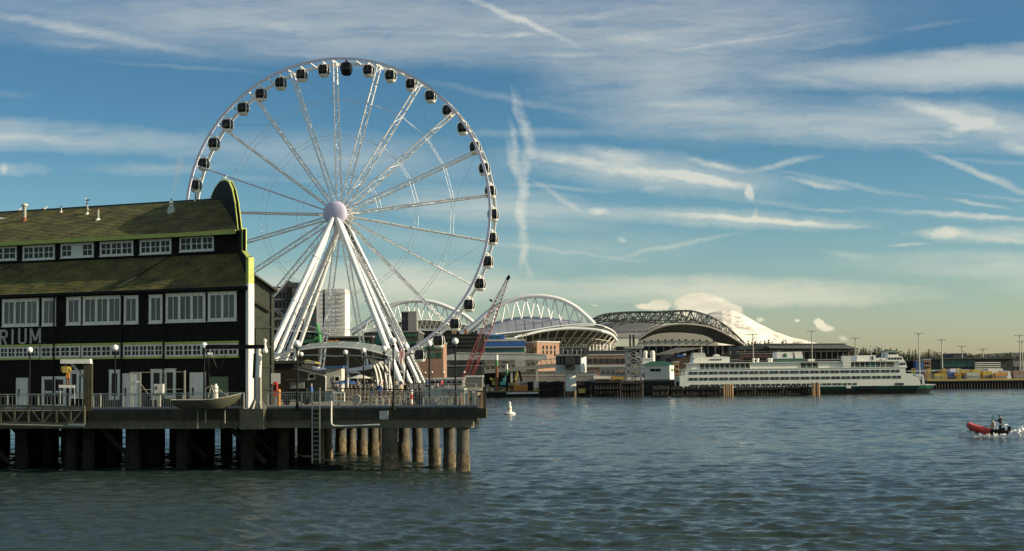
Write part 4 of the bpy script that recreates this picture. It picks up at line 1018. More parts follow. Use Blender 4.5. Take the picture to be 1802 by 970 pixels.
# ------------------------------------------------------------------ gangway truss at far left
gw = thing('gangway', 'galvanised truss gangway hanging along the pier edge at left', 'gangway', EF.pt(EF.pix(150, 740)[0], 2.2, 3.2))
def gq(px, py, d): s, hh = EF.pix(px, py, d); return EF.pt(s, d, hh)
for d, mm in ((2.6, 'concrete'), (1.3, 'concrete_dark')):
    a0, a1, b0, b1 = gq(-120, 712, d), gq(149, 716.5, d), gq(-120, 741, d), gq(149, 747, d)
    side = MB(); side.bar(a0, a1, .12, .14).bar(b0, b1, .12, .16); so = side.build('chord', mm, gw)
    n = 11
    for i in range(n + 1):
        t = i / n; MB().bar(a0.lerp(a1, t), b0.lerp(b1, t), .09, .09).build('upright', mm, gw)
        if i < n:
            p, q_ = (a0.lerp(a1, t), b0.lerp(b1, (i + 1) / n)) if i % 2 else (b0.lerp(b1, t), a0.lerp(a1, (i + 1) / n)); MB().bar(p, q_, .07, .07).build('diagonal', mm, gw)
a, b = gq(-120, 744, 2.5), gq(149, 750, 2.5); a2, b2 = gq(-120, 742, 1.4), gq(149, 748, 1.4)
MB().prism([a, b, b2, a2], (0, 0, -.08)).build('walkway', 'galv', gw)
MB().prism([gq(120, 749, 2.7), gq(149, 750, 2.7), gq(149, 748, 1.2), gq(120, 747, 1.2)], (0, 0, .12)).build('ramp_plate', 'grey_white', gw)
# ------------------------------------------------------------------ jib crane (davit) with arm
sd = EF.pix(455, 700)[0]; dq = EF.pt(sd + .1, .42, 4.12)
dv = thing('davit_crane', 'grey davit crane with long dark arm and pale round post at the pier edge', 'davit crane', dq)
Yd = dq.y; zt = Hpx(455, 610, Yd)
MB().tube(dq, V3(dq.x, dq.y, Hpx(455, 664, Yd)), .27, 16).build('lower_post', 'galv', dv, smooth=True)
MB().tube(V3(dq.x + .04, dq.y, Hpx(455, 664, Yd)), V3(dq.x + .1, dq.y, Hpx(455, 614, Yd)), .2, 16).build('upper_post', 'trim_white', dv, smooth=True)
for k in range(6):
    a = math.pi * k / 3; dx, dy = math.cos(a), math.sin(a)
    MB().prism([dq + V3(dx * .25, dy * .25, 0), dq + V3(dx * .6, dy * .6, 0), dq + V3(dx * .27, dy * .27, .65)], V3(-dy, dx, 0) * .04).build('gusset', 'galv', dv)
MB().bar(P(362, 610.5, Yd), P(466, 610.5, Yd), .3, .28).build('arm', 'black_metal', dv)
MB().prism([P(462, 622, Yd - .02), P(447, 667, Yd - .02), P(444, 665, Yd - .02), P(446, 622, Yd - .02)], (0, .12, 0)).build('web_plate', 'port_dark', dv)
MB().lathe(P(466, 621, Yd), [(.16, 0), (.22, .1), (.1, .5), (.08, .7), (.14, .75), (.14, .85), (.02, .95)], 10).build('cap', 'trim_white', dv)
MB().tube(P(366, 624, Yd), P(374, 624, Yd), .16, 10).build('winch', 'trim_white', dv)
cb = MB(); cb.path([P(371 + 20 * t * 1.25, 613 + 36 * math.sin(math.pi * t * .9), Yd - .1) for t in [i / 12 for i in range(13)]], .018, 4); cb.build('cable', 'black_metal', dv)
MB().tube(P(365.5, 613, Yd), P(359.5, 702, Yd), .02, 4).tube(P(367, 613, Yd), P(368.5, 690, Yd), .018, 4).build('fall_line', 'black_metal', dv)
# ------------------------------------------------------------------ the olive skiff hung outside the rail
sk = thing('skiff', 'olive aluminium skiff hanging outside the pier railing', 'boat', P(365, 710, 102.6))
Ys = 102.6; st_ = []
N = 13
for i in range(N):
    t = i / (N - 1); px = 305 + (424 - 305) * t
    sheer = 704.5 - 1.0 * t - 10.5 * max(0, (t - .45) / .55) ** 1.9 + 0
    keel = 719.5 + 1.2 * math.sin(t * math.pi) - (19.5) * max(0, (t - .72) / .28) ** 1.7 - 3.5 * max(0, .12 - t) / .12
    bw = (.82 * (1 - max(0, (t - .5) / .5) ** 2.2) + .03) * (.93 + .07 * min(1, t * 5))
    ps, pk = P(px, sheer, Ys), P(min(px, 424) + (0 if t > .1 else (0.1 - t) * 60), keel, Ys)
    st_.append([V3(ps.x, Ys - bw, ps.z), V3((ps.x + pk.x) / 2, Ys - bw * .9, pk.z * .45 + ps.z * .55), V3(pk.x, Ys - bw * .62, pk.z + .06), V3(pk.x, Ys, pk.z), V3(pk.x, Ys + bw * .62, pk.z + .06), V3((ps.x + pk.x) / 2, Ys + bw * .9, pk.z * .45 + ps.z * .55), V3(ps.x, Ys + bw, ps.z),
                V3(ps.x, Ys + bw * .9, ps.z), V3(pk.x, Ys + bw * .5, pk.z + .14), V3(pk.x, Ys, pk.z + .1), V3(pk.x, Ys - bw * .5, pk.z + .14), V3(ps.x, Ys - bw * .9, ps.z)])
MB().loft(st_).build('hull', 'olive', sk, smooth=True)
for j in (0, 6): MB().path([r_[j] + V3(0, 0, .02) for r_ in st_], .035, 6).build('gunwale', 'galv', sk)
for i in (3, 6, 9): c0 = st_[i]; MB().bar(c0[0] + V3(0, .08, -.14), c0[6] + V3(0, -.08, -.14), .22, .04).build('thwart', 'galv', sk)
MB().bar(st_[0][0] + V3(-.03, 0, 0), st_[0][6] + V3(-.03, 0, 0), .05, .12).build('transom_cap', 'galv', sk)
for px in (348, 362, 396): MB().tube(P(px, 721, Ys + .5), P(px, 745 if px != 348 else 754, Ys + .5), .03, 5).build('sling_strut', 'galv', sk)
# ------------------------------------------------------------------ meshed gate, cabinets and small deck things
gate = thing('gate', 'grey metal mesh gate standing open before the white shed door', 'gate', G(238, 109.5, DECK))
Yq = 109.5; a, b = P(230, 655, Yq), P(247, 718, Yq)
for xx in (a.x, b.x): MB().box(xx - .04, xx + .04, Yq - .04, Yq + .04, DECK, a.z).build('post', 'galv', gate)
for k, yy in enumerate((a.z, (a.z * .42 + 4.1 * .58), 4.2)): MB().bar((a.x + .045, Yq, yy - .03), (b.x - .045, Yq, yy - .03), .06).build('cross_bar', 'galv', gate)
c = MB(); 
for i in range(1, 9): x = a.x + (b.x - a.x) * i / 9; c.tube((x, Yq, 4.2), (x, Yq, a.z - .05), .008, 4)
for i in range(1, 20): z = 4.2 + (a.z - 4.25) * i / 20; c.tube((a.x, Yq, z), (b.x, Yq, z), .008, 4)
c.build('mesh', 'steel', gate, kind='stuff')
MB().box(a.x + .42, a.x + .62, Yq - .07, Yq - .05, P(0, 673, Yq).z - .12, P(0, 673, Yq).z).build('sign', 'trim_white', gate)
MB().bar(P(247, 675, Yq), P(261, 694, Yq), .05).build('stay', 'galv', gate)
fn = thing('fence', 'thin post and wire fence right of the mesh gate', 'fence', G(300, 109.5, DECK))
for px in (325,): MB().box(X_at(px, Yq, 5) - .05, X_at(px, Yq, 5) + .05, Yq - .05, Yq + .05, DECK, P(px, 652, Yq).z).build('post', 'galv', fn)
for yy in (655.5, 686): MB().tube(P(247.5, yy, Yq), P(325, yy - 1, Yq), .02, 4).build('rail', 'galv', fn)
cbx = thing('cabinet', 'pale electrical cabinet on a post by the railing', 'cabinet', G(279, 106.5, DECK))
MB().box(P(271.5, 680, 106.3).x, P(287, 680, 106.3).x, 106.2, 106.7, P(0, 694, 106.3).z - .11, P(0, 676, 106.3).z - .11).build('box', 'grey_white', cbx)
MB().box(P(276.5, 680, 106.3).x, P(281.5, 680, 106.3).x, 106.35, 106.6, DECK, P(0, 694, 106.3).z - .12).build('post', 'galv', cbx)
MB().box(P(275, 680, 106.3).x, P(277, 680, 106.3).x, 106.17, 106.195, P(0, 686, 106.3).z - .1, P(0, 680, 106.3).z - .1).build('dial', 'black_metal', cbx)
for px, py0, py1, w_, lab, mm in ((379.5, 683, 700, .36, 'white fuel canister standing behind the skiff', 'trim_white'),):
    t = thing('canister', lab, 'canister', G(px, 108, DECK)); q = G(px, 108, DECK); MB().lathe(q, [(.17, .7), (.17, 1.6), (.1, 1.7), (.06, 1.8)], 12).build('tank', mm, t, smooth=True)
    MB().box(q.x - .3, q.x + .3, 107.8, 108.3, DECK, DECK + .69).build('stand', 'steel', t)
t = thing('tripod', 'grey pipe frame leaning behind the skiff', 'frame', G(372, 107.6, DECK))
for p_, q_ in (((362, 684), (372, 678)), ((372, 678), (400, 696)), ((372, 678), (366, 700)), ((372, 678), (380, 704)), ((401, 690), (398, 706))): MB().tube(P(*p_, 107.6), P(*q_, 107.6), .035, 5).build('pipe', 'galv', t)
# ladder down to the water
ld_ = thing('ladder', 'steel ladder reaching from the railing down to the water', 'ladder', gq(556, 700, .62))
lx = [gq(549.5, 664 + 32, .62), gq(549.5, 815, .62), gq(563, 664 + 18, .62), gq(563, 815, .62)]
for a, b in ((0, 1), (2, 3)): MB().bar(lx[a], lx[b], .08, .08).build('stile', 'galv', ld_)
rg = MB().tube((-.2, 0, 0), (.24, 0, 0), .025, 6).mesh('rung', 'galv')
for k in range(13):
    y = 712 + k * 8; p = gq(556, y, .62); inst('rung', rg, p, ld_, EF.rz())
# bent white pipe
pp = thing('pipe', 'bent white pipe dropping from the railing and running under the deck edge', 'pipe', gq(583, 700, .6))
MB().path([gq(583, 706, .55), gq(583, 742, .55), gq(584, 747, .55), gq(588, 749.5, .55), gq(600, 750, .55), gq(668, 747.5, .55)], .06, 8).build('tube', 'trim_white', pp, smooth=True)
t = thing('control_box', 'grey control box mounted on the railing above the bent pipe', 'control box', gq(578, 700, .3))
a, b = gq(572.5, 688, .3), gq(587, 706, .3); MB().obox((a + b) / 2, EF.u * ((b - a).dot(EF.u) / 2), EF.n * .15, (0, 0, (a.z - b.z) / 2)).build('case', 'steel', t)
MB().obox((a + b) / 2 + EF.n * .16, EF.u * .2, EF.n * .01, (0, 0, .16)).build('cover', 'galv', t)
t = thing('bracket_frame', 'white tubular bracket fixed to the railing right of the control box', 'frame', gq(597, 700, .3))
for (p_, q_) in (((587.5, 692), (607, 692)), ((587.5, 706), (607, 706)), ((588, 692), (588, 706)), ((606, 692), (606, 706))): MB().tube(gq(*p_, .32), gq(*q_, .32), .05, 6).build('bar', 'trim_white', t)
t = thing('life_ring', 'grey round lifebuoy cover on the railing', 'life ring', gq(627, 702, -.25)); p = gq(627, 702, -.3)
MB().lathe(p, [(.0, -.06), (.22, -.06), (.30, -.04), (.32, 0), (.3, .04), (.0, .05)], 24, axis=EF.n).build('cover', 'rail', t, smooth=True)
b = MB(); b.path([p + EF.n * .07 + EF.u * (.31 * math.cos(a)) + Z * (.31 * math.sin(a)) for a in [R(15 * k - 60) for k in range(17)]], .025, 6); b.build('rim', 'trim_white', t)
for px, Y, lab in ((491, 104.5, 'orange bollard post beside the red box'), (724.5, 103.4, 'red and white marker post behind the railing')):
    t = thing('bollard', lab, 'bollard', G(px, Y, DECK)); q = G(px, Y, DECK)
    if px < 600: MB().tube(q, q + Z * 1.3, .12, 12).build('post', 'orange', t, smooth=True); MB().sph(q + Z * 1.3, .12, 12, 6).build('cap', 'orange', t)
    else:
        for k in range(4): MB().tube(q + Z * (.32 * k), q + Z * (.32 * k + .318), .1, 10).build('band', 'red' if k % 2 == 0 else 'trim_white', t)
t = thing('box', 'red fire cabinet beside the orange bollard', 'cabinet', G(484, 106, DECK)); q = G(484, 106, DECK)
MB().box(q.x - .14, q.x + .14, 106, 106.4, DECK + .9, DECK + 1.9).build('case', 'red', t); MB().box(q.x - .06, q.x + .06, 106.1, 106.3, DECK, DECK + .89).build('post', 'steel', t); MB().box(q.x - .1, q.x + .1, 105.98, 105.995, DECK + 1.3, DECK + 1.7).build('window', 'glass_dark', t)
t = thing('notice_board', 'pale notice board behind the red cabinet', 'sign', G(485, 109, DECK)); q = G(485, 109, DECK)
MB().box(q.x - .32, q.x + .32, 109, 109.06, DECK + 1.75, DECK + 2.5).build('board', 'grey_white', t); MB().box(q.x - .03, q.x + .03, 109.0, 109.05, DECK, DECK + 1.74).build('post', 'steel', t)
# kiosk with brown roof and a small white window
K0, K1 = G(527, 141, DECK), G(574, 138, DECK); KF = Frame(K0, K1); kt = thing('kiosk', 'dark grey green kiosk with sloping brown roof and small white window', 'kiosk', K0)
hl, hr = KF.pix(527, 648)[1], KF.pix(573, 660)[1]
KD = V3(-.9, 4.6, 0)
MB().prism([KF.pt(0, 0, DECK), KF.pt(KF.len, 0, DECK), KF.pt(KF.len, 0, hr), KF.pt(0, 0, hl)], KD).build('wall', 'kiosk_green', kt)
MB().prism([KF.pt(-.2, .25, hl + .02), KF.pt(KF.len + .2, .25, hr - .02), KF.pt(KF.len + .2, .25, hr + .25) + KD, KF.pt(-.2, .25, hl + .25) + KD], (0, 0, .12)).build('roof', 'brown_dark', kt)
MB().bar(KF.pt(-.2, .27, hl - .02), KF.pt(KF.len + .2, .27, hr - .06), .05, .16).build('fascia', 'trim_white', kt)
MB().fbox(KF, KF.len - .08, KF.len + .02, .005, .06, DECK, hr - .1).build('corner_board', 'trim_white', kt)
s0, s1, h0, h1 = pxwin(KF, 543.5, 657, 555.5, 668); win(KF, s0, s1, h0, h1, 1, 1, kt, fw=.14, glass='glass_dark', mull=0, sill=False)
# black food carts left of the kiosk
for x0, x1, yt_, Y, lab, mm in ((503, 541, 667, 122, 'black utility cart with dark roof frame in front of the kiosk', 'black_metal'),):
    t = thing('cart', lab, 'cart', G((x0 + x1) / 2, Y, DECK)); a, b = G(x0, Y, DECK), G(x1, Y, DECK); z = Hpx(x0, yt_, Y)
    MB().box(a.x + .1, b.x - .1, Y, Y + 1.4, DECK + .5, DECK + 1.3).build('body', mm, t); MB().box(a.x, b.x, Y - .1, Y + 1.5, z - .12, z).build('roof', 'port_dark', t)
    for xx in (a.x + .08, b.x - .08):
        MB().bar((xx, Y, DECK + 1.3), (xx, Y, z - .12), .07).build('post', mm, t); MB().tube((xx, Y - .05, DECK + .3), (xx, Y + .1, DECK + .3), .3, 14).build('wheel', mm, t)
    MB().box(a.x + .3, b.x - .3, Y + .3, Y + .5, DECK + 1.31, DECK + 1.8).build('crate_rack', 'port_grey', t)
# dark pier shed with awning behind kiosk (left)
hut('pier_shed', 'dark low shed wall in shade between the annex and the kiosk', 'building', 470, 532, 690, 640, 152, 'brown_dark', 'shed_green', 8, base=DECK)
hut('container', 'blue and white shipping container cabin on the wheel pier', 'cabin', 574, 601, 690, 648, 218, 'grey_white', 'blue2', 6, wins=((588, 662, 598, 672),))
hut('ticket_booth', 'small pale ticket booth under the canopy', 'booth', 560, 574, 690, 655, 222, 'trim_white', 'port_grey', 3)
# umbrellas, awnings
def umbrella(px, py, Y, r, m1, label):
    t = thing('parasol', label, 'parasol', G(px, Y, W2)); q = G(px, Y, W2); z = Hpx(px, py, Y)
    MB().tube(q, V3(q.x, q.y, z), .04, 6).build('pole', 'steel', t); MB().lathe((q.x, q.y, z - .5), [(r, 0), (r * .98, .06), (r * .5, .35), (.03, .55)], 10).build('canopy', m1, t)
umbrella(609, 669, 214, 1.9, 'blue', 'blue parasol right of the container cabin'); umbrella(541, 634, 219, 2.0, 'yellow', 'yellow parasol top above the kiosk roof')
umbrella(634, 660, 224, 1.6, 'grey_white', 'white parasol among the visitors under the canopy')
# picnic tables and bike racks seen through the railing
def rack(px, Y, label):
    t = thing('bike_rack', label, 'bike rack', G(px, Y, DECK), 'metal racks and chairs behind the railing'); q = G(px, Y, DECK)
    for k in range(4):
        x = q.x + k * .45; MB().path([V3(x, Y, DECK), V3(x, Y, DECK + .7), V3(x + .08, Y, DECK + .8), V3(x + .28, Y, DECK + .8), V3(x + .36, Y, DECK + .7), V3(x + .36, Y, DECK)], .025, 5).build('hoop', 'galv', t)
    MB().bar((q.x - .1, Y, DECK + .05), (q.x + 1.8, Y, DECK + .05), .06).build('base_rail', 'galv', t)
for px, Y, lab in ((640, 104.5, 'hoop bike rack just right of the lifebuoy cover'), (662, 105.5, 'hoop bike rack left of the red marker post'), (745, 104, 'hoop bike rack right of the tall edge lamp'), (772, 104.5, 'hoop bike rack below the second lamp from the corner'), (700, 107.5, 'hoop bike rack behind the tall edge lamp')):
    rack(px, Y, lab)
def bench(px, Y, label, sc=1):
    t = thing('picnic_table', label, 'table', G(px, Y, DECK), 'picnic tables on the near pier'); q = G(px, Y, DECK)
    MB().box(q.x - .8, q.x + .8, Y - .35, Y + .35, DECK + .70, DECK + .75).build('tabletop', 'galv', t)
    for sy in (-.65, .65): MB().box(q.x - .8, q.x + .8, Y + sy - .13, Y + sy + .13, DECK + .42, DECK + .46).build('seat', 'galv', t)
    for sx in (-.6, .6): MB().bar((q.x + sx, Y - .7, DECK), (q.x + sx, Y, DECK + .7), .06).bar((q.x + sx, Y + .7, DECK), (q.x + sx, Y, DECK + .7), .06).build('leg', 'galv', t)
for px, Y, lab in ((735, 108, 'picnic table where two visitors in black sit'), (790, 106, 'picnic table near the pier corner'), (650, 112, 'picnic table behind the left bike racks'), (690, 116, 'picnic table behind the tall edge lamp'), (610, 112, 'picnic table behind the white bracket')):
    bench(px, Y, lab)
# long white planter wall behind the tables
t = thing('planter_wall', 'long low white panelled wall behind the picnic tables near the corner', 'wall', G(780, 112, DECK))
xa, xb = X_at(738, 110.5, 5), X_at(818, 104, 5); pf = Frame((xa, 113, 0), (xb, 106, 0)); n = 9
for k in range(n): MB().fbox(pf, pf.len * k / n + .02, pf.len * (k + 1) / n - .02, -.1, .1, DECK, DECK + 1.32).build('panel', 'grey_white', t)
# ------------------------------------------------------------------ people
def person_mesh(pose, coat, legs, hair=(.02, .015, .01)):
    V = []; E = []; Rr = []
    def v(p, r): V.append(p); Rr.append(r); return len(V) - 1
    def e(a, b): E.append((a, b))
    if pose == 'sit':
        pel = v((0, 0, .52), .15); ch = v((0, .02, .95), .17); nk = v((0, .02, 1.13), .06); hd = v((0, 0, 1.24), .09); tp = v((0, 0, 1.36), .08)
        for s in (-1, 1):
            h = v((s * .1, -.04, .5), .09); k = v((s * .12, -.42, .5), .07); a = v((s * .12, -.45, .1), .045); t_ = v((s * .12, -.6, .05), .04); e(pel, h); e(h, k); e(k, a); e(a, t_)
            sh = v((s * .19, .02, 1.02), .06); el = v((s * .26, -.12, .8), .045); w = v((s * .15, -.34, .74), .035); hn = v((s * .12, -.42, .74), .03); e(ch, sh); e(sh, el); e(el, w); e(w, hn)
    elif pose == 'drive':
        pel = v((0, 0, .92), .16); ch = v((0.02, .0, 1.35), .19); nk = v((.03, 0, 1.52), .065); hd = v((.05, 0, 1.63), .095); tp = v((.05, 0, 1.76), .085)
        for s in (-1, 1):
            h = v((0, s * .11, .88), .1); k = v((.06, s * .14, .5), .08); a = v((0, s * .15, .1), .055); t_ = v((.14, s * .15, .05), .045); e(pel, h); e(h, k); e(k, a); e(a, t_)
            sh = v((.02, s * .2, 1.42), .07); el = v((.16, s * .27, 1.2), .055); w = v((.38, s * .16, 1.22), .04); hn = v((.46, s * .14, 1.23), .035); e(ch, sh); e(sh, el); e(el, w); e(w, hn)
    else:
        sw = .16 if pose == 'walk' else .03
        pel = v((0, 0, .93), .14); ch = v((0, .0, 1.32), .17); nk = v((0, 0, 1.5), .055); hd = v((0, -.01, 1.6), .085); tp = v((0, 0, 1.72), .075)
        for s in (-1, 1):
            h = v((s * .09, 0, .88), .09); k = v((s * .1, -s * sw * .7, .48), .065); a = v((s * .1, s * sw * (-1.2) + .02, .08), .045); t_ = v((s * .1, s * sw * (-1.2) - .12, .04), .04); e(pel, h); e(h, k); e(k, a); e(a, t_)
            sh = v((s * .19, 0, 1.4), .055); el = v((s * .24, s * sw * .5, 1.12), .042); w = v((s * .25, s * sw - .06, .88), .032); hn = v((s * .25, s * sw - .08, .78), .03); e(ch, sh); e(sh, el); e(el, w); e(w, hn)
    e(pel, ch); e(ch, nk); e(nk, hd); e(hd, tp)
    me = bpy.data.meshes.new('body'); me.from_pydata(V, E, []); o = bpy.data.objects.new('tmp', me); COL.objects.link(o)
    md = o.modifiers.new('s', 'SKIN'); sb = o.modifiers.new('u', 'SUBSURF'); sb.levels = 1; sb.render_levels = 1
    for i, r in enumerate(Rr): me.skin_vertices[0].data[i].radius = (r, r)
    me.skin_vertices[0].data[0].use_root = True
    dg = bpy.context.evaluated_depsgraph_get(); dg.update(); out = bpy.data.meshes.new_from_object(o.evaluated_get(dg)); out.name = 'person'
    bpy.data.objects.remove(o)
    out.materials.clear(); out.materials.append(M[coat]); out.materials.append(M[legs]); out.materials.append(M['skin']); out.materials.append(M['black_metal'])
    hz = V[hd][2]; wz = V[pel][2] + .02
    for p in out.polygons:
        c = p.center; d = abs(c.x - V[hn][0])
        if c.z > hz + .06 or (c.z > hz - .04 and c.y > V[hd][1] + .03 and pose != 'drive') or (pose == 'drive' and c.z > hz + .0): p.material_index = 3
        elif c.z > hz - .12: p.material_index = 2
        elif c.z < wz: p.material_index = 1
        hh = Vector(V[hn]); h2 = Vector((-V[hn][0], V[hn][1], V[hn][2])) if pose != 'drive' else Vector((V[hn][0], -V[hn][1], V[hn][2]))
        if pose in ('walk', 'stand'): h2 = Vector((-hh.x, -hh.y - .16, hh.z))
        if (c - hh).length < .07 or (c - h2).length < .07: p.material_index = 2
        p.use_smooth = True
    return out
PMS = {}
def person(pose, coat, legs, loc, rz, label, group=None):
    k = (pose, coat, legs)
    if k not in PMS: PMS[k] = person_mesh(*k)
    o = bpy.data.objects.new('person', PMS[k]); COL.objects.link(o); o.location = loc; o.rotation_euler = (0, 0, rz); tag(o, label, 'person', group); return o
q = G(733, 107.1, DECK); person('sit', 'cloth_black', 'cloth_dark', q, R(170), 'person in a black coat seated at the picnic table, left of two')
q = G(741, 107.1, DECK); person('sit', 'cloth_black', 'cloth_blue', q, R(190), 'person in a black coat seated at the picnic table, right of two')
rng = random.Random(11); coats = ['cloth_black', 'cloth_dark', 'cloth_red', 'cloth_blue', 'cloth_tan']; wd = {'cloth_black': 'black', 'cloth_dark': 'dark grey', 'cloth_red': 'red', 'cloth_blue': 'blue', 'cloth_tan': 'tan'}
spots = [(586, 'kiosk corner'), (598, 'container cabin'), (622, 'blue parasol'), (630, 'white parasol'), (646, 'lamp under the canopy end'), (655, 'curved ribs'), (663, 'curved ribs, farther right'), (671, 'red stall'), (684, 'first right leg of the wheel'), (698, 'tall edge lamp'), (706, 'flag pole'), (719, 'middle wheel legs'), (729, 'rightmost lamp row'), (752, 'last wheel leg foot'), (765, 'big lamp second from the corner'), (778, 'rightmost tiny lamp pair'), (615, 'tiny lamp above the blue awning'), (640, 'canopy lamp post')]
cc = ['cloth_black', 'cloth_blue', 'cloth_red', 'cloth_tan', 'cloth_dark', 'cloth_black', 'cloth_red', 'cloth_red', 'cloth_black', 'cloth_tan', 'cloth_dark', 'cloth_black', 'cloth_black', 'cloth_blue', 'cloth_dark', 'cloth_red', 'cloth_dark', 'cloth_black']
for i, (px, where) in enumerate(spots):
    Y = 209.5 + rng.uniform(0, 8); q = G(px, Y, W2)
    person('walk' if i % 2 else 'stand', cc[i], ('cloth_dark', 'cloth_black')[i % 2], q, rng.uniform(0, 6), 'distant visitor in a %s coat %s near the %s' % (wd[cc[i]], 'walking' if i % 2 else 'standing', where), 'visitors on the wheel pier')
for i, (px, Y, co, lab) in enumerate(((594, 116, 'cloth_dark', 'visitor in dark grey standing behind the control box on the near pier'), (655, 118, 'cloth_black', 'visitor in black walking behind the left bike racks'), (668, 122, 'cloth_blue', 'visitor in blue standing left of the red marker post'), (706, 121, 'cloth_tan', 'visitor in tan standing right of the tall edge lamp'), (712, 124, 'cloth_black', 'visitor in black beside the one in tan'), (770, 111, 'cloth_dark', 'visitor in dark grey behind the planter wall'), (548, 126, 'cloth_blue', 'visitor in blue near the black utility cart'))):
    q = G(px, Y, DECK); person('walk' if i % 2 else 'stand', co, 'cloth_dark' if co != 'cloth_dark' else 'cloth_black', q, i * 1.3, lab)
t, f_, z_ = hut('stall', 'small red stall between the curved ribs and the wheel legs', 'stall', 663, 672, 690, 672, 219, 'red', 'trim_white', 2)
# railing of the wheel pier
WR = Frame(fl + V3(0, .2, 0), fr_ + V3(0, .2, 0))
t = thing('railing', 'pale railing along the edge of the wheel pier', 'railing', WR.pt(0, 0, W2))
pmx = MB().box(-.05, .05, -.05, .05, 0, 1.1).mesh('post', 'grey_white')
for i in range(20): inst('post', pmx, WR.pt(WR.len * i / 19, 0, W2), t)
MB().bar(WR.pt(0, 0, W2 + 1.1), WR.pt(WR.len, 0, W2 + 1.1), .07).bar(WR.pt(0, 0, W2 + .6), WR.pt(WR.len, 0, W2 + .6), .05).build('rail', 'grey_white', t)
# ------------------------------------------------------------------ helpers for places across the water
GND = 2.6
def bpx(mb, x0, x1, yt, yb, Y, dep):
    xm, ym = (x0 + x1) / 2, (yt + yb) / 2
    a, b = P(x0, ym, Y).x, P(x1, ym, Y).x; t, u = P(xm, yt, Y).z, (P(xm, yb, Y).z if yb is not None else GND)
    return mb.box(a, b, Y, Y + dep, u, t)
def gpxbox(mb, x0, x1, yt, Y, dep, base=GND):
    xm = (x0 + x1) / 2; a, b = P(x0, yt, Y).x, P(x1, yt, Y).x
    return mb.box(a, b, Y, Y + dep, base, P(xm, yt, Y).z)
def grid_windows(t, fr, s0, s1, h0, h1, nc, nr, fill=(.6, .55), glass='glass_dark', dep=.05, stuff=False):
    w, h = (s1 - s0) / nc, (h1 - h0) / nr
    ww, hh = w * fill[0] / 2, h * fill[1] / 2
    me = MB().obox((0, 0, 0), fr.u * ww, fr.n * dep, (0, 0, hh)).mesh('window', glass)
    for i in range(nc):
        for j in range(nr):
            inst('window', me, fr.pt(s0 + w * (i + .5), .0, h0 + h * (j + .5)), t)
def front(x0, x1, Y): return Frame((P(x0, 640, Y).x, Y, 0), (P(x1, 640, Y).x, Y, 0))
def block(name, label, cat, x0, x1, yt, Y, dep, m1, roofm='port_grey', base=GND, group=None):
    t = thing(name, label, cat, (P((x0 + x1) / 2, yt, Y).x, Y, base), group); b = MB(); gpxbox(b, x0, x1, yt, Y, dep, base); b.build('wall', m1, t)
    z = P((x0 + x1) / 2, yt, Y).z; a, c = P(x0, yt, Y).x, P(x1, yt, Y).x
    MB().box(a - .15, c + .15, Y - .15, Y + dep + .15, z + .003, z + .35).build('roof', roofm, t)
    return t, front(x0, x1, Y), z
def zrow(y, px, Y): return P(px, y, Y).z
# ---- apartments behind the wheel on the left
t, f_, z_ = block('apartment_building', 'tall brown grey apartment block behind the left wheel legs', 'building', 478, 535, 506, 520, 22, 'apt_brown', 'apt_dark')
grid_windows(t, f_, 1, f_.len - 1, 6, z_ - 1, 7, 9)
b = MB(); bpx(b, 500, 534, 497, 506, 521, 18); b.build('penthouse', 'apt_dark', t); b = MB(); bpx(b, 502, 510, 494, 498, 522, 8); b.build('plant_room', 'apt_dark', t); b = MB(); bpx(b, 505, 514, 505.5, 545, 518.6, 1.3); b.build('glass_bay', 'glass_dark', t)
for j in range(9):
    b = MB(); zz = 6 + (z_ - 7) * j / 9; b.box(f_.o.x + .5, f_.o.x + f_.len * .42, 518.9, 519.99, zz, zz + .35); b.build('balcony', 'port_grey', t)
t, f_, z_ = block('apartment_building', 'darker slab block between the left wheel legs, beside the wrapped tower', 'building', 533, 559, 515, 530, 22, 'apt_dark', 'port_grey')
grid_windows(t, f_, .6, f_.len - .6, 6, z_ - 1, 5, 10, glass='glass_teal')
# scaffold-wrapped tower
t = thing('wrapped_tower', 'tower wrapped in pale scaffold netting seen between the wheel legs', 'building', P(583, 600, 500) * 1)
t.location.z = GND
for x0, x1, yt in ((557, 567.5, 509), (571.5, 607, 508)):
    n = int((x1 - x0) / 3.6); 
    for i in range(n):
        a, c = x0 + (x1 - x0) * i / n, x0 + (x1 - x0) * (i + 1) / n
        b = MB(); gpxbox(b, a + .05, c - .05, yt + random.uniform(0, .8), 500 + random.uniform(-.03, .03), 15 if i in (0, n - 1) else 2.4); b.build('netting_sheet', 'scaffold_white', t)
b = MB(); gpxbox(b, 557.3, 606.8, 509.4, 502.6, 12); b.build('core', 'apt_dark', t)
b = MB()
for j in range(12): yy = 517 + j * 7.6; bpx(b, 571.5, 607.3, yy, yy + .5, 499.7, .15)
b.build('scaffold_deck', 'port_grey', t, kind='stuff')
for yy in (531, 562):
    for xx in (592,): b = MB(); bpx(b, xx - 2, xx + 2.5, yy, yy + 1.2, 499.5, .3); b.build('opening', 'apt_dark', t)
for i in range(11):
    b = MB(); gpxbox(b, 573 + i * 3.2, 574.6 + i * 3.2, 583 - (i % 3) * 2, 498.6, .6, base=P(583, 596 + (i * 37 % 5), 498.6).z); b.build('loose_sheet', 'scaffold_white', t)
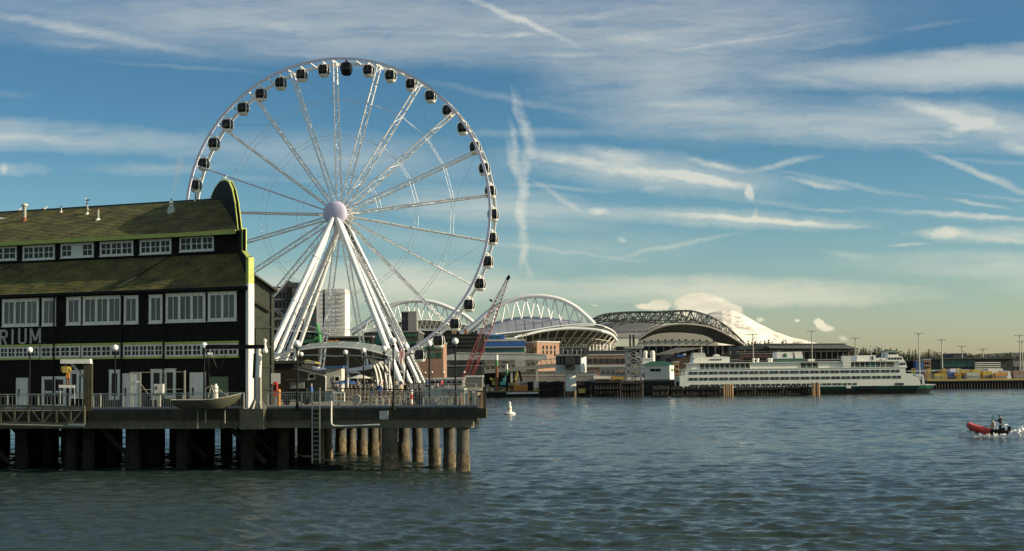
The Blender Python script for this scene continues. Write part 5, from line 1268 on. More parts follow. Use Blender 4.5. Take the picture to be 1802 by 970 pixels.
# ---- low waterfront buildings behind the wheel
t, f_, z_ = block('market_hall', 'dark shed with brown overhanging roof left of the green tower', 'building', 470, 560, 583, 345, 20, 'brown_dark', 'port_dark')
b = MB(); b.prism([P(466, 577, 344), P(562, 583, 344), P(562, 585.5, 344), P(466, 579.5, 344)], (0, 21, 0)); b.build('eave', 'port_grey', t)
for x0, x1 in ((482, 492), (494, 501)): b = MB(); bpx(b, x0, x1, 588, 604, 344.9, .1); b.build('panel', 'orange', t)
for x0, x1, y0, y1 in ((505, 552, 597, 604), (528, 548, 588, 594)): b = MB(); bpx(b, x0, x1, y0, y1, 344.8, .15); b.build('glazing', 'glass_green', t)
t = thing('green_tower', 'small bright green tapered tower behind the left wheel legs', 'tower', G(557, 340, 2.6))
b = MB(); a = [(551, 610), (564, 610), (561.5, 585), (557.5, 569), (553.8, 585)]; b.prism([P(x, y, 338) for x, y in a], (0, 4, 0)); b.build('body', 'green_paint', t)
for yy in (587, 598): b = MB(); bpx(b, 555.5, 559.5, yy, yy + 4.5, 337.9, .1); b.build('window', 'glass_dark', t)
b = MB(); bpx(b, 550, 565, 584.3, 585.4, 337.5, 5); b.build('ledge', 'moss_green', t)
t, f_, z_ = block('market_hall', 'long dark building with orange doors behind the arched canopy', 'building', 560, 655, 594, 350, 20, 'brown_dark', 'port_grey')
for x0, x1 in ((574, 588), (590, 597)): b = MB(); bpx(b, x0, x1, 599, 611, 349.9, .1); b.build('door', 'orange', t)
grid_windows(t, front(600, 652, 350), 0, front(600, 652, 350).len, zrow(606, 620, 350), zrow(598, 620, 350), 8, 1, glass='glass_green')
t, f_, z_ = block('glass_hall', 'green glazed hall behind the right wheel legs', 'building', 655, 736, 585, 355, 22, 'port_dark', 'port_grey')
for i in range(9): b = MB(); bpx(b, 656 + i * 4, 659.5 + i * 4, 589, 606, 354.9, .1); b.build('pane', 'glass_teal', t)
for i in range(9): b = MB(); bpx(b, 696 + i * 4.2, 699.5 + i * 4.2, 587.5, 592.5, 354.9, .1); b.build('pane', 'glass_green', t); b = MB(); bpx(b, 700 + i * 3.8, 703.2 + i * 3.8, 600, 607, 354.8, .1); b.build('pane', 'glass_green', t)
t, f_, z_ = block('office_block', 'block with pink brick piers and green glass left of the lowest gondolas', 'building', 733, 780, 604, 352, 18, 'brick', 'port_grey')
for i in range(4): 
    for yy in (607, 620): b = MB(); bpx(b, 736 + i * 11, 744 + i * 11, yy, yy + 10, 351.9, .15); b.build('pane', 'glass_green', t)
t, f_, z_ = block('warehouse', 'dark brown warehouse with flat roof behind the rightmost big lamp', 'building', 770, 852, 590, 468, 22, 'port_dark', 'brown_dark')
grid_windows(t, f_, 2, f_.len - 2, zrow(615, 815, 468), zrow(594, 815, 468), 14, 3, glass='glass_dark')
b = MB(); bpx(b, 795, 802, 583, 589.6, 470, 4); b.build('stack', 'brick', t); b = MB(); bpx(b, 816, 822, 579, 589.6, 470, 3); b.build('stack', 'brick', t)
# orange door kiosk and grey sheds just behind the wheel pier
t, f_, z_ = block('storage_shed', 'dark shed with bright orange door right of the wheel legs', 'building', 757, 848, 645, 450, 12, 'port_dark', 'port_grey')
b = MB(); bpx(b, 765, 783, 646, 656, 449.85, .14); b.build('door', 'orange', t)
t, f_, z_ = block('corrugated_shed', 'low corrugated grey shed near the pier corner', 'building', 819, 849, 664, 292, 6, 'port_grey', 'grey_white')
b = MB(); 
for i in range(30): bpx(b, 819.3 + i * .98, 819.8 + i * .98, 664.5, 686, 291.93, .06)
b.build('corrugation', 'port_grey', t, kind='stuff')
t, f_, z_ = block('corrugated_shed', 'long low pale shed beneath the row of tiny lamps', 'building', 745, 816, 668, 300, 8, 'concrete_pale', 'grey_white')
for i in range(7): b = MB(); bpx(b, 747 + i * 9.8, 754 + i * 9.8, 671, 677, 299.9, .08); b.build('window', 'glass_dark', t)
# ---- elevated roadway
t = thing('viaduct', 'grey concrete elevated roadway running behind the crane', 'bridge', P(870, 630, 455) * 1); t.location.z = GND
b = MB(); b.prism([P(735, 642, 452), P(790, 634, 452), P(962, 633, 452), P(962, 624.5, 452), P(800, 622, 452), P(735, 640, 452)][::1], (0, 9, 0)); b.build('deck', 'concrete_pale', t)
for px in (752, 790, 850, 900, 945): 
    b = MB(); gpxbox(b, px - 2, px + 2, 634.5 if px > 760 else 641, 455, 2); b.build('column', 'concrete_pale', t)
b = MB(); b.bar(P(800, 621, 451.9), P(962, 623.5, 451.9), .06, .25); b.build('parapet', 'grey_white', t)
# ---- blue building
t = thing('blue_building', 'blue banded office with a long glazed floor right of the crane', 'building', P(890, 626, 480) * 1); t.location.z = GND
b = MB(); gpxbox(b, 855, 924, 601, 481, 20); b.build('wall', 'concrete_pale', t)
b = MB(); bpx(b, 838, 888, 589.5, 597, 486, 10); b.build('upper_storey', 'blue', t)
b = MB(); bpx(b, 838, 925, 597.3, 600.6, 480.3, 16); b.build('cornice', 'concrete_pale', t)
b = MB(); bpx(b, 851, 924, 601.5, 610, 480.2, .78); b.build('band', 'blue', t)
for i in range(6): b = MB(); bpx(b, 850 + i * 12.4, 860.6 + i * 12.4, 612, 620, 480.5, .5); b.build('window', 'glass_teal', t)
b = MB(); bpx(b, 849, 925, 610.2, 611.5, 480.1, .9); bpx(b, 849, 925, 620.4, 621.6, 480.1, .9); b.build('window_band', 'grey_white', t)
for i in range(7): b = MB(); bpx(b, 842 + i * 6, 845.5 + i * 6, 591, 594.5, 485.9, .09); b.build('window', 'glass_teal', t)
b = MB(); bpx(b, 905, 910, 594.5, 597.2, 484, 3); b.build('stair_head', 'scaffold_white', t)
# ---- brick building with lit and shaded faces
t = thing('brick_building', 'orange brick building with a dark shaded side, right of the blue office', 'building', P(945, 626, 490) * 1); t.location.z = GND
ca_, cb_, cc_ = P(925, 602, 506), P(945, 602, 490), P(984, 602, 499)
zt = P(945, 602.5, 490).z
MB().prism([V3(ca_.x, 506, GND), V3(cb_.x, 490, GND), V3(cc_.x, 499, GND), V3(cc_.x - 3, 515, GND)], (0, 0, zt - GND)).build('wall', 'brick', t)
MB().prism([V3(ca_.x - .3, 506, zt + .003), V3(cb_.x, 489.6, zt + .003), V3(cc_.x + .3, 498.9, zt + .003), V3(cc_.x - 3, 515, zt + .003)], (0, 0, .4)).build('cornice', 'concrete_pale', t)
bf = Frame((cb_.x, 490, 0), (cc_.x, 499, 0)); df = Frame((ca_.x, 506, 0), (cb_.x, 490, 0))
wm = MB().obox((0, 0, 0), bf.u * .42, bf.n * .06, (0, 0, .65)).mesh('window', 'glass_dark'); sm = MB().obox((0, 0, 0), bf.u * .5, bf.n * .12, (0, 0, .07)).mesh('sill', 'concrete_pale')
for x in (956, 962.5, 969.5, 976):
    for y in (612, 620.5):
        s_, h_ = bf.pix(x, y); w_ = inst('window', wm, bf.pt(s_, 0, h_), t); o = bpy.data.objects.new('sill', sm); COL.objects.link(o); o.parent = w_; o.location = (0, 0, -.74)
wm2 = MB().obox((0, 0, 0), df.u * .5, df.n * .06, (0, 0, .6)).mesh('window', 'glass_dark')
for i in range(5):
    for y in (2, 1): inst('window', wm2, df.pt(df.len * (i + .5) / 5, 0, zt - 2.2 * y), t)
# ---- ferry terminal
t, f_, z_ = block('terminal_building', 'long low ferry terminal of brick piers and big windows behind the control house', 'building', 1033, 1101, 625.5, 462, 14, 'brick', 'concrete_pale')
for i in range(7): b = MB(); bpx(b, 1035.5 + i * 9.6, 1041.8 + i * 9.6, 631, 640, 461.85, .2); b.build('window', 'glass_ferry', t)
b = MB(); bpx(b, 1033, 1101, 642, 646, 461.4, .55); b.build('canopy', 'concrete_pale', t)
t, f_, z_ = block('terminal_wall', 'plain grey concrete terminal side wall under the truss walkway', 'building', 905, 1050, 655, 458, 12, 'port_grey', 'port_grey')
b = MB(); bpx(b, 905, 1050, 660.6, 661.6, 457.9, .09); b.build('ledge', 'concrete_pale', t)
t, f_, z_ = block('terminal_wing', 'dark terminal wing at the left foot of the truss walkway', 'building', 842, 906, 637, 463, 12, 'port_dark', 'port_grey')
b = MB(); bpx(b, 852, 883, 636, 641.5, 462.7, .28); b.build('panel', 'port_grey', t)
def truss(name, label, x0, yt0, yb0, x1, yt1, yb1, Y, n, m1, cat='footbridge', dep=3.0, deckm='port_grey'):
    t = thing(name, label, cat, P(x0, yb0, Y))
    for k, YY in enumerate((Y, Y + dep)):
        a0, a1, b0, b1 = P(x0, yt0, Y), P(x1, yt1, Y), P(x0, yb0, Y), P(x1, yb1, Y); dv_ = V3(0, YY - Y, 0)
        MB().bar(a0 + dv_, a1 + dv_, .22, .26).build('top_chord', m1, t); MB().bar(b0 + dv_, b1 + dv_, .22, .26).build('bottom_chord', m1, t)
        for i in range(n + 1):
            f = i / n; MB().bar(a0.lerp(a1, f) + dv_, b0.lerp(b1, f) + dv_, .16).build('upright', m1, t)
            if i < n:
                g = (i + 1) / n; m2 = (a0.lerp(a1, f) + b0.lerp(b1, f)) / 2
                MB().bar(m2 + dv_, a0.lerp(a1, g) + dv_, .12).bar(m2 + dv_, b0.lerp(b1, g) + dv_, .12).build('diagonal', m1, t)
    MB().prism([b0 + V3(0, .1, -.1), b1 + V3(0, .1, -.1), b1 + V3(0, dep - .1, -.1), b0 + V3(0, dep - .1, -.1)], (0, 0, -.12)).build('walkway', deckm, t)
    MB().prism([b0 + V3(0, dep - .2, 0), b1 + V3(0, dep - .2, 0), b1 + V3(0, dep - .2, 1.0), b0 + V3(0, dep - .2, 1.0)], (0, .06, 0)).build('side_panel', deckm, t)
    return t
truss('truss_walkway', 'grey steel truss walkway rising towards the ferry control house', 853, 643.5, 656.5, 979, 631, 645.5, 444, 14, 'galv')
truss('truss_walkway', 'green grey truss gangway between control house and hoist tower', 1057, 647.5, 660, 1135, 648, 663, 432, 9, 'steel', deckm='port_dark')
# control house on its column
t = thing('control_house', 'white ferry control cabin on a single round pale column', 'control house', P(1005, 698, 428) * 1)
q = P(1005, 698, 428); xm = q.x
MB().tube((xm, 429.6, -2), (xm, 429.6, Hpx(1005, 657, 428)), 1.5, 24).build('column', 'white', t, smooth=True); MB().tube((xm, 429.6, -2.1), (xm, 429.6, 1.5), 1.54, 24).build('tide_band', 'barnacle', t, smooth=True)
b = MB(); bpx(b, 978, 1021, 642, 656.5, 427.5, 5); b.build('lower_wall', 'grey_white', t); b = MB(); bpx(b, 979, 1021, 627, 641.8, 427.8, 4.6); b.build('cabin_wall', 'port_dark', t)
for i in range(6):
    b = MB(); bpx(b, 980 + i * 6.9, 985.6 + i * 6.9, 629, 640, 427.6, .19); b.build('window', 'glass_ferry', t)
ex0, ex1 = P(1021.2, 641, 427.3), P(1033, 641, 427.3); zb_, zt_ = P(1027, 655.5, 428).z, P(1027, 627, 428).z
MB().prism([V3(ex0.x, 427.3, zb_), V3(ex1.x, 431.5, zb_), V3(ex1.x - .8, 432.6, zb_), V3(ex0.x, 432.6, zb_)], (0, 0, zt_ - zb_)).build('end_wall', 'white', t); b = MB(); bpx(b, 976, 1034, 623.5, 626.8, 427, 6); b.build('roof', 'port_grey', t)
b = MB(); bpx(b, 995, 1012, 626, 650, 425.6, 1.8); b.build('dark_bay', 'port_dark', t); b = MB(); bpx(b, 998, 1009, 641, 644, 425.4, .19); b.build('bay_window', 'glass_dark', t)
for i in range(6): b = MB(); b.tube(P(983 + i * 8, 623.4, 430), P(983 + i * 8, 616 - (i % 2) * 3, 430), .05, 4); b.build('antenna', 'steel', t)
# hoist tower
t = thing('hoist_tower', 'grey green lattice hoist tower above the ferry slip', 'tower', P(1115, 690, 424) * 1); t.location.z = 0
xa, xb = P(1103, 650, 424).x, P(1129, 650, 424).x; zt = P(1116, 612, 424).z
for x in (xa, xb):
    for y in (424, 428): MB().bar((x, y, -1), (x, y, zt), .35).build('leg', 'steel', t)
n = 6
for j in range(n):
    z0, z1 = 2 + (zt - 2) * j / n, 2 + (zt - 2) * (j + 1) / n
    for y in (424, 428): MB().bar((xa, y, z0), (xb, y, z1), .2).bar((xb, y, z0), (xa, y, z1), .2).build('cross_brace', 'galv', t)
    for y in (424, 428): MB().bar((xa, y, z1), (xb, y, z1), .25).build('beam', 'steel', t)
    for x in (xa, xb): MB().bar((x, 424.2, z0), (x, 427.8, z1), .18).build('side_brace', 'steel', t)
b = MB(); bpx(b, 1100, 1133, 610, 613.5, 423.5, 5); b.build('head_platform', 'galv', t)
for x0, x1 in ((1107.5, 1110.5), (1113.5, 1117)): b = MB(); bpx(b, x0, x1, 589, 610, 425, 1); b.build('mast', 'port_dark', t)
for x0, x1, y0, y1 in ((1104, 1109, 627, 634), (1119, 1126, 622, 630), (1111, 1118, 640, 647)): b = MB(); bpx(b, x0, x1, y0, y1, 424.5, 2.5); b.build('machinery', 'grey_white', t)
# tanks, white box, green roofed house
for x0, x1, lab in ((1132.5, 1140.5, 'left of two upright cream tanks behind the green roof'), (1145, 1153.5, 'right of two upright cream tanks behind the green roof')):
    c = P((x0 + x1) / 2, 617.5, 470); r = (P(x1, 620, 470).x - P(x0, 620, 470).x) / 2
    o = MB().lathe((c.x, 472, GND), [(r, 0), (r, c.z - GND - .4), (r * .8, c.z - GND), (.05, c.z - GND + .15)], 20).build('tank', 'scaffold_white', smooth=True); tag(o, lab, 'tank', 'upright cream tanks')
t, f_, z_ = block('white_cabin', 'small bright white cabin below the cream tanks', 'building', 1131, 1148, 632.5, 455, 5, 'white', 'white')
t = thing('slip_house', 'white house with dark green hip roof on the ferry slip', 'building', P(1160, 668, 437) * 1)
zt = P(1160, 642.5, 437).z; zb = P(1160, 668, 437).z; xa, xm, xb = P(1134, 650, 437).x, P(1178.5, 650, 437).x, P(1188, 650, 437).x
hf = Frame((xa, 438.6, 0), (xm, 437, 0)); rf = Frame((xm, 437, 0), (xb, 440, 0))
MB().prism([V3(xa, 438.6, zb), V3(xm, 437, zb), V3(xb, 440, zb), V3(xb - 6, 444, zb), V3(xa, 444, zb)], (0, 0, zt - zb)).build('wall', 'ferry_white', t)
rz = P(1160, 635.5, 437).z; ap, aq = V3(xa + 2.3, 441.3, rz), V3(xm - 1.6, 440.6, rz); cs = [V3(xa - .3, 438.2, zt), V3(xm + .1, 436.5, zt), V3(xb + .4, 439.8, zt), V3(xb - 5.8, 444.5, zt), V3(xa - .3, 444.5, zt)]
MB().add([*cs, ap, aq], [(0, 1, 6, 5), (1, 2, 6), (2, 3, 6), (3, 4, 5, 6), (4, 0, 5), (4, 3, 2, 1, 0)]).build('roof', 'roof_green', t)
wm = MB().obox((0, 0, 0), hf.u * .36, hf.n * .06, (0, 0, .38)).mesh('window', 'glass_dark')
for x in (1146.5, 1151, 1156, 1160.5): s_, h_ = hf.pix(x, 651.5); inst('window', wm, hf.pt(s_, 0, h_), t)
wm = MB().obox((0, 0, 0), rf.u * .3, rf.n * .06, (0, 0, .38)).mesh('window', 'glass_dark')
for x in (1181, 1183.5, 1186): s_, h_ = rf.pix(x, 651.5); inst('window', wm, rf.pt(s_, 0, h_), t)
b = MB(); b.prism([V3(xa - .1, 438.4, zb - .25), V3(xm, 436.8, zb - .25), V3(xb + .1, 439.9, zb - .25), V3(xb - 6, 444.1, zb - .25), V3(xa - .1, 444.1, zb - .25)], (0, 0, .24)); b.build('skirt', 'port_dark', t)
for i in range(6): x = xa + (xb - xa) * (i + .5) / 6; MB().tube((x, 440.5, -2), (x, 440.5, zb - .25), .3, 8).build('pile', 'wood_dark', t)
# ---- timber piling walls and dolphins along the slips
pme = [MB().tube((0, 0, -2.5), (random.uniform(-.1, .1), 0, 1), .30, 7, .27).mesh('pile', 'wood_dark') for _ in range(3)]
pmt = MB().tube((0, 0, -2.5), (0, 0, 1), .34, 8, .3).mesh('pile', 'wood_tan')
def piling(label, x0, x1, yt, Y, step, me=None, cap=True, rows=2, name='piling_wall', jig=.35):
    t = thing(name, label, 'piling', (P((x0 + x1) / 2, 690, Y).x, Y, 0)); px = x0; i = 0
    while px <= x1:
        for r_ in range(rows):
            h = Hpx(px, yt + random.uniform(-.8, 1.6), Y); q = P(px + r_ * step * .5, 690, Y)
            o = inst('pile', me or pme[i % 3], (q.x, Y + r_ * 1.3, 0), t, random.uniform(0, 6), (1, 1, max(h, 1.2)))
        px += step * random.uniform(.85, 1.2); i += 1
    a, c = P(x0, 690, Y).x, P(x1, 690, Y).x; z = Hpx((x0 + x1) / 2, yt, Y)
    if cap:
        for zz in (z - .7, z - 2.4): MB().box(a - .2, c + .2, Y - .5, Y - .28, zz - .2, zz + .2).build('wale', 'wood_dark', t)
        MB().box(a, c, Y + .5, Y + .8, .6, z - .9).build('backing', 'wood_dark', t)
    return t
piling('dark piling wall left of the control house column', 951, 992, 671, 431, 4.3)
piling('short dark pilings just right of the control house column', 1018, 1040, 672, 426, 4.6)
piling('dark tall pilings between control house and hoist tower', 1048, 1092, 668, 424, 4.2)
piling('dark pilings at the foot of the hoist tower', 1095, 1132, 670, 421, 4.4)
for a, c, lab in ((1150, 1176, 'low dark fender below the green roofed house'), (1182, 1202, 'dark fender block left of the ferry stern'), (1206, 1228, 'dark fender block before the ferry, second from the house'),
                  (1232, 1252, 'dark fender block before the ferry, left of the tan piles'), (1255, 1268, 'narrow dark fender directly left of the tan piles')):
    piling(lab, a, c, 679.5, 411, 3.3)
    b = 0
piling('tan rusty pile cluster in front of the ferry, left one', 1274, 1281, 677.5, 408, 3.2, pmt, False)
piling('tan rusty pile cluster in front of the ferry, right one', 1284.5, 1291.5, 677, 408, 3.2, pmt, False)
piling('dark fender pilings before the ferry just right of the tan clusters', 1297, 1330, 680, 409, 4.2)
piling('spaced dark pilings before the middle of the ferry', 1334, 1380, 679, 409.5, 5.0, rows=1)
piling('dark pilings before the ferry left of the small tan dolphin', 1384, 1424, 677.5, 410, 4.5)
piling('small orange tan dolphin before the ferry hull', 1430.5, 1434, 674, 408, 2.2, pmt, False)
piling('small orange tan dolphin nearest the open green hull', 1438.5, 1442, 673.5, 408, 2.2, pmt, False)
t = thing('dock_float', 'low white and yellow work floats among the pilings', 'float', P(1040, 668, 440)); 
for x0, x1, y0, y1, mm in ((1045, 1075, 661, 667, 'scaffold_white'), (1078, 1098, 662, 667, 'yellow'), (1100, 1133, 664, 669, 'scaffold_white'), (1018, 1030, 684, 692, 'yellow')):
    b = MB(); bpx(b, x0, x1, y0, y1, 438 if y1 < 680 else 425, 3); b.build('section', mm, t)
t, f_, z_ = block('slip_deck', 'low concrete slip deck behind the piling walls', 'dock', 945, 1200, 672, 436, 10, 'port_dark', 'port_grey', base=-1)
# ------------------------------------------------------------------ ferry
FY = 422.0; FD = 13.5
def fx(px): return X_at(px, FY, 4)
fe = thing('ferry', 'long white and green double ended car ferry docked across the bay', 'ferry', (fx(1420), FY + FD / 2, 0))
def fbox_(name, x0, x1, h0, h1, m1, d0=0.0, d1=None, parent=fe): return MB().box(fx(x0), fx(x1), FY + d0, FY + (FD - d0 if d1 is None else d1), h0, h1).build(name, m1, parent)
def hullring(px, half, h0, h1): pass
# hull with tapering double ends
def hull(name, h0, h1, k0, k1, m1, xl=1172, xr=1652, flare=0):
    st_ = []
    n = 28
    for i in range(n + 1):
        t = i / n; e = min(t, 1 - t); w = (FD / 2) * min(1, (e / .05)) ** .5 if e < .05 else FD / 2
        w = max(w, 1.6); px0 = xl + (xr - xl) * t
        def X(k): return fx(xl + k + (xr - xl - 2 * k) * t)
        st_.append([V3(X(k0), FY + FD / 2 - w * .96, h0), V3(X(k0), FY + FD / 2 + w * .96, h0), V3(X(k1), FY + FD / 2 + w, h1), V3(X(k1), FY + FD / 2 - w, h1)])
    return MB().loft(st_).build(name, m1, fe)
hull('lower_hull', -.6, 1.35, 12, 3, 'hull_dark'); hull('upper_hull', 1.354, 2.15, 3, 0, 'ferry_green')
# car deck side walls (white), open ends
side = [(1196, 2.16), (1623, 2.16), (1609.5, 5.35), (1600, 5.5), (1594, 5.55), (1594, 7.1), (1206, 7.1), (1206, 5.55), (1196, 5.5)]
for y0 in (FY - .02, FY + FD - .4):
    MB().prism([V3(fx(x), y0, h) for x, h in side], (0, .42, 0)).build('side_wall', 'ferry_white', fe)
fbox_('cabin_block', 1208, 1592, 3.9, 7.0, 'ferry_white', .42)
fbox_('car_deck', 1190, 1630, 2.17, 2.35, 'port_grey', .45)
fbox_('bulkhead', 1195, 1600, 2.4, 3.88, 'port_dark', 5.4)
MB().prism([V3(fx(1609.5), FY - .1, 5.35), V3(fx(1625), FY - .1, 5.1), V3(fx(1627), FY - .1, 2.6), V3(fx(1623), FY - .1, 2.16), V3(fx(1623.3), FY - .1, 4.6), V3(fx(1611), FY - .1, 4.9)], (0, .5, 0)).build('bulwark', 'white', fe)
MB().box(fx(1609), fx(1612), FY + .5, FY + FD - .5, 4.9, 5.4).build('portal_beam', 'white', fe)
fbox_('ramp_deck', 1622, 1651, 2.16, 2.42, 'scaffold_white', 3.0)
fbox_('end_plate', 1611, 1623, 2.36, 4.6, 'stadium_tan', 11)
# promenade deck and roof
fbox_('deck_edge', 1203, 1597, 7.104, 7.3, 'white', -.12); 
for x0, x1 in ((1218, 1232), (1321, 1409), (1442, 1486), (1576, 1594)): fbox_('deckhouse', x0, x1, 7.31, 8.8, 'ferry_white', .5)
fbox_('deckhouse_core', 1232, 1576, 7.31, 8.8, 'grey_white', 3.4)
fbox_('promenade_roof', 1212, 1580, 8.81, 9.0, 'white', .1)
for x0, x1 in ((1232, 1321), (1410, 1441), (1487, 1560)):
    n = int((x1 - x0) / 8.5)
    for i in range(n + 1): x = x0 + (x1 - x0) * i / n; MB().box(fx(x) - .05, fx(x) + .05, FY + .35, FY + .5, 7.31, 8.8).build('stanchion', 'white', fe)
    for i in range(n):
        xx = x0 + (x1 - x0) * (i + .5) / n; MB().box(fx(xx - 3.4), fx(xx + 3.4), FY + 3.2, FY + 3.39, 7.7, 8.5).build('saloon_window', 'glass_ferry', fe)
        MB().box(fx(xx - 3.2), fx(xx + 3.0), FY + 1.2, FY + 1.7, 7.31, 7.75).build('deck_seat', 'ferry_green', fe)
fbox_('green_screen', 1527, 1544, 7.31, 8.7, 'ferry_green', .45, 3)
# windows
wmf = MB().box(-.53, .53, -.05, .03, -.38, .38).mesh('window', 'glass_ferry')
for h, x0, x1, st_ in ((6.18, 1216, 1590, 8.55), (4.52, 1216, 1590, 8.6)):
    px = x0; i = 0
    while px < x1 - 3: inst('window', wmf, (fx(px), FY - .03, h), fe); px += st_ + (1.1 if i % 2 else -.4); i += 1
px = 1218; i = 0
while px < 1512: inst('window', wmf, (fx(px), FY - .03, 2.75), fe, 0, (1, 1, .75)); px += 8.6 + (1.1 if i % 2 else -.4); i += 1
for x0, x1, h0, h1 in ((1489, 1497, 1.6, 2.9), (1575, 1590, 2.3, 2.9)): fbox_('side_door', x0, x1, h0, h1, 'white' if x0 == 1489 else 'port_dark', -.07, .0)
for x0, x1 in ((1513, 1532), (1534, 1543)): fbox_('fender_patch', x0, x1, 1.2, 2.2, 'hull_dark', -.12, .0)
# upper houses
def rakebox(name, pts, d0, d1, m1): return MB().prism([V3(fx(x), FY + d0, h) for x, h in pts], (0, d1 - d0, 0)).build(name, m1, fe)
rakebox('bridge_deckhouse', [(1562, 9.0), (1594, 9.0), (1590, 10.2), (1566, 10.2)], 1.0, FD - 1, 'white')
rakebox('wheelhouse', [(1568, 10.22), (1588, 10.22), (1584, 11.7), (1569, 11.7)], 3.0, FD - 3, 'white'); rakebox('wheelhouse_roof', [(1566, 11.71), (1587, 11.71), (1587, 11.9), (1566, 11.9)], 2.6, FD - 2.6, 'ferry_green')
for i in range(4): MB().box(fx(1569.5 + i * 4), fx(1572.8 + i * 4), FY + 2.92, FY + 2.99, 10.75, 11.35).build('bridge_window', 'glass_dark', fe)
for i in range(5): MB().box(fx(1566 + i * 5), fx(1569.5 + i * 5), FY + .93, FY + .99, 9.3, 9.85).build('bridge_window', 'glass_dark', fe)
rakebox('bridge_front', [(1583, 7.31), (1597, 7.31), (1594, 8.99), (1583, 8.99)], .3, FD - .3, 'white')
for i in range(3): MB().box(fx(1584.5 + i * 3.6), fx(1587 + i * 3.6), FY + .22, FY + .29, 7.8, 8.4).build('bridge_window', 'glass_dark', fe)
rakebox('bridge_deckhouse', [(1222, 9.01), (1287, 9.01), (1287, 10.55), (1274, 10.7), (1225, 10.4)], 2.5, FD - 2.5, 'white')
for i in range(5): MB().box(fx(1252 + i * 4.4), fx(1255 + i * 4.4), FY + 2.42, FY + 2.49, 9.6, 10.0).build('bridge_window', 'glass_dark', fe)
rakebox('wheelhouse', [(1222, 10.45), (1247, 10.45), (1244, 11.8), (1224, 11.8)], 4, FD - 4, 'grey_white')
rakebox('radar_dome', [(1261, 10.75), (1273, 10.75), (1271, 11.2), (1267, 11.4), (1263, 11.2)], 5, 8, 'white')
rakebox('funnel_base', [(1371, 9.01), (1420, 9.01), (1418.5, 9.9), (1371, 9.9)], 3, FD - 3, 'ferry_green')
rakebox('funnel', [(1371.4, 9.91), (1401.5, 9.91), (1400, 11.75), (1372, 11.75)], 3.2, FD - 3.2, 'white'); rakebox('funnel', [(1404, 9.91), (1418.3, 9.91), (1416, 11.8), (1402.6, 11.8)], 3.1, FD - 3.1, 'white')
o = MB().lathe(V3(fx(1386), FY + 3.16, 10.8), [(.55, -.03), (.55, .03)], 24, axis=(0, 1, 0)).build('emblem', 'ferry_green', fe); o['label'] = 'round dark green funnel emblem'
b = MB(); c0 = V3(fx(1386), FY + 3.1, 10.8)
b.path([c0 + V3(-.36, 0, -.12), c0 + V3(-.1, 0, .05), c0 + V3(.1, 0, -.08), c0 + V3(.36, 0, .1)], .045, 4); b.build('emblem_wave', 'white', fe)
rakebox('stair_tower', [(1484, 7.32), (1498, 7.32), (1498, 10.45), (1484, 10.45)], -.05, 2.2, 'white')
rakebox('bridge_deckhouse', [(1512, 9.01), (1547, 9.01), (1545, 10.6), (1514, 10.6)], 2.2, FD - 2.2, 'white'); MB().box(fx(1538), fx(1541), FY + 2.1, FY + 2.19, 9.2, 10.3).build('door', 'port_dark', fe)
for px in (1240, 1553, 1543, 1565):
    b = MB(); b.tube((fx(px), FY + 6, 9), (fx(px), FY + 6, 13.6 if px != 1553 else 15), .1, 6); b.bar((fx(px) - .8, FY + 6, 12.4), (fx(px) + .8, FY + 6, 12.4), .09); b.bar((fx(px) - .4, FY + 6, 13.1), (fx(px) + .4, FY + 6, 13.1), .16); b.build('mast', 'grey_white' if px == 1240 else 'steel', fe)
for px in (1330, 1337, 1357, 1361): MB().lathe((fx(px), FY + 3, 9.0), [(.35, 0), (.3, .7), (.5, .75), (.45, 1.0), (.1, 1.1)], 10).build('ventilator', 'white', fe)
for px in (1430, 1556, 1549): MB().tube((fx(px) - .9, FY + 1.2, 9.4), (fx(px) + .9, FY + 1.2, 9.4), .32, 10).build('raft_canister', 'white', fe)
b = MB()
for i in range(90): x = fx(1205 + i * 4.35); b.tube((x, FY - .05, 7.3), (x, FY - .05, 7.62), .02, 3, caps=False)
b.bar((fx(1205), FY - .05, 7.64), (fx(1596), FY - .05, 7.64), .04); b.bar((fx(1215), FY + .15, 9.45), (fx(1560), FY + .15, 9.45), .03); b.build('deck_rail', 'white', fe, kind='stuff')
# ------------------------------------------------------------------ work barge with machines
BY = 430.0
bg = thing('barge', 'dark flat work barge at the end of the pier', 'barge', (P(900, 699, BY).x, BY + 5, 0))
b = MB(); b.prism([V3(P(853, 690, BY).x, BY, 1.3), V3(P(949, 690, BY).x, BY, 1.3), V3(P(949, 690, BY).x, BY, -.4), V3(P(951, 690, BY).x - 1, BY, -.6), V3(P(853, 690, BY).x, BY, -.6)], (0, 11, 0)); b.build('hull', 'hull_dark', bg)
b = MB(); bpx(b, 891, 947, 690.5, 693.2, BY - .15, .14); b.build('rub_rail', 'scaffold_white', bg)
b = MB(); bpx(b, 852, 950, 688.2, 690, BY - .1, 11.2); b.build('deck', 'concrete', bg)
def bthing(name, label, cat, px, boxes, z0=1.35):
    t = thing(name, label, cat, P(px, 688, BY + 1))
    for nm, x0, x1, y0, y1, d0, d1, mm in boxes: b = MB(); bpx(b, x0, x1, y0, y1, BY + d0, d1 - d0); b.build(nm, mm, t)
    return t
ct = bthing('container', 'long orange shipping container on the barge deck', 'container', 916, [('body', 904, 928, 678, 688, 1, 3.6, 'orange')])
b = MB(); 
for i in range(17): bpx(b, 904.8 + i * 1.4, 905.4 + i * 1.4, 678.8, 687.4, BY + .93, .06)
b.build('corrugation', 'orange', ct, kind='stuff')
bthing('container', 'rust brown container left of the orange one', 'container', 898, [('body', 895, 903.5, 678.5, 688, 1.4, 3.6, 'rust'), ('roof_edge', 895, 903.5, 678, 678.4, 1.3, 3.7, 'concrete')])
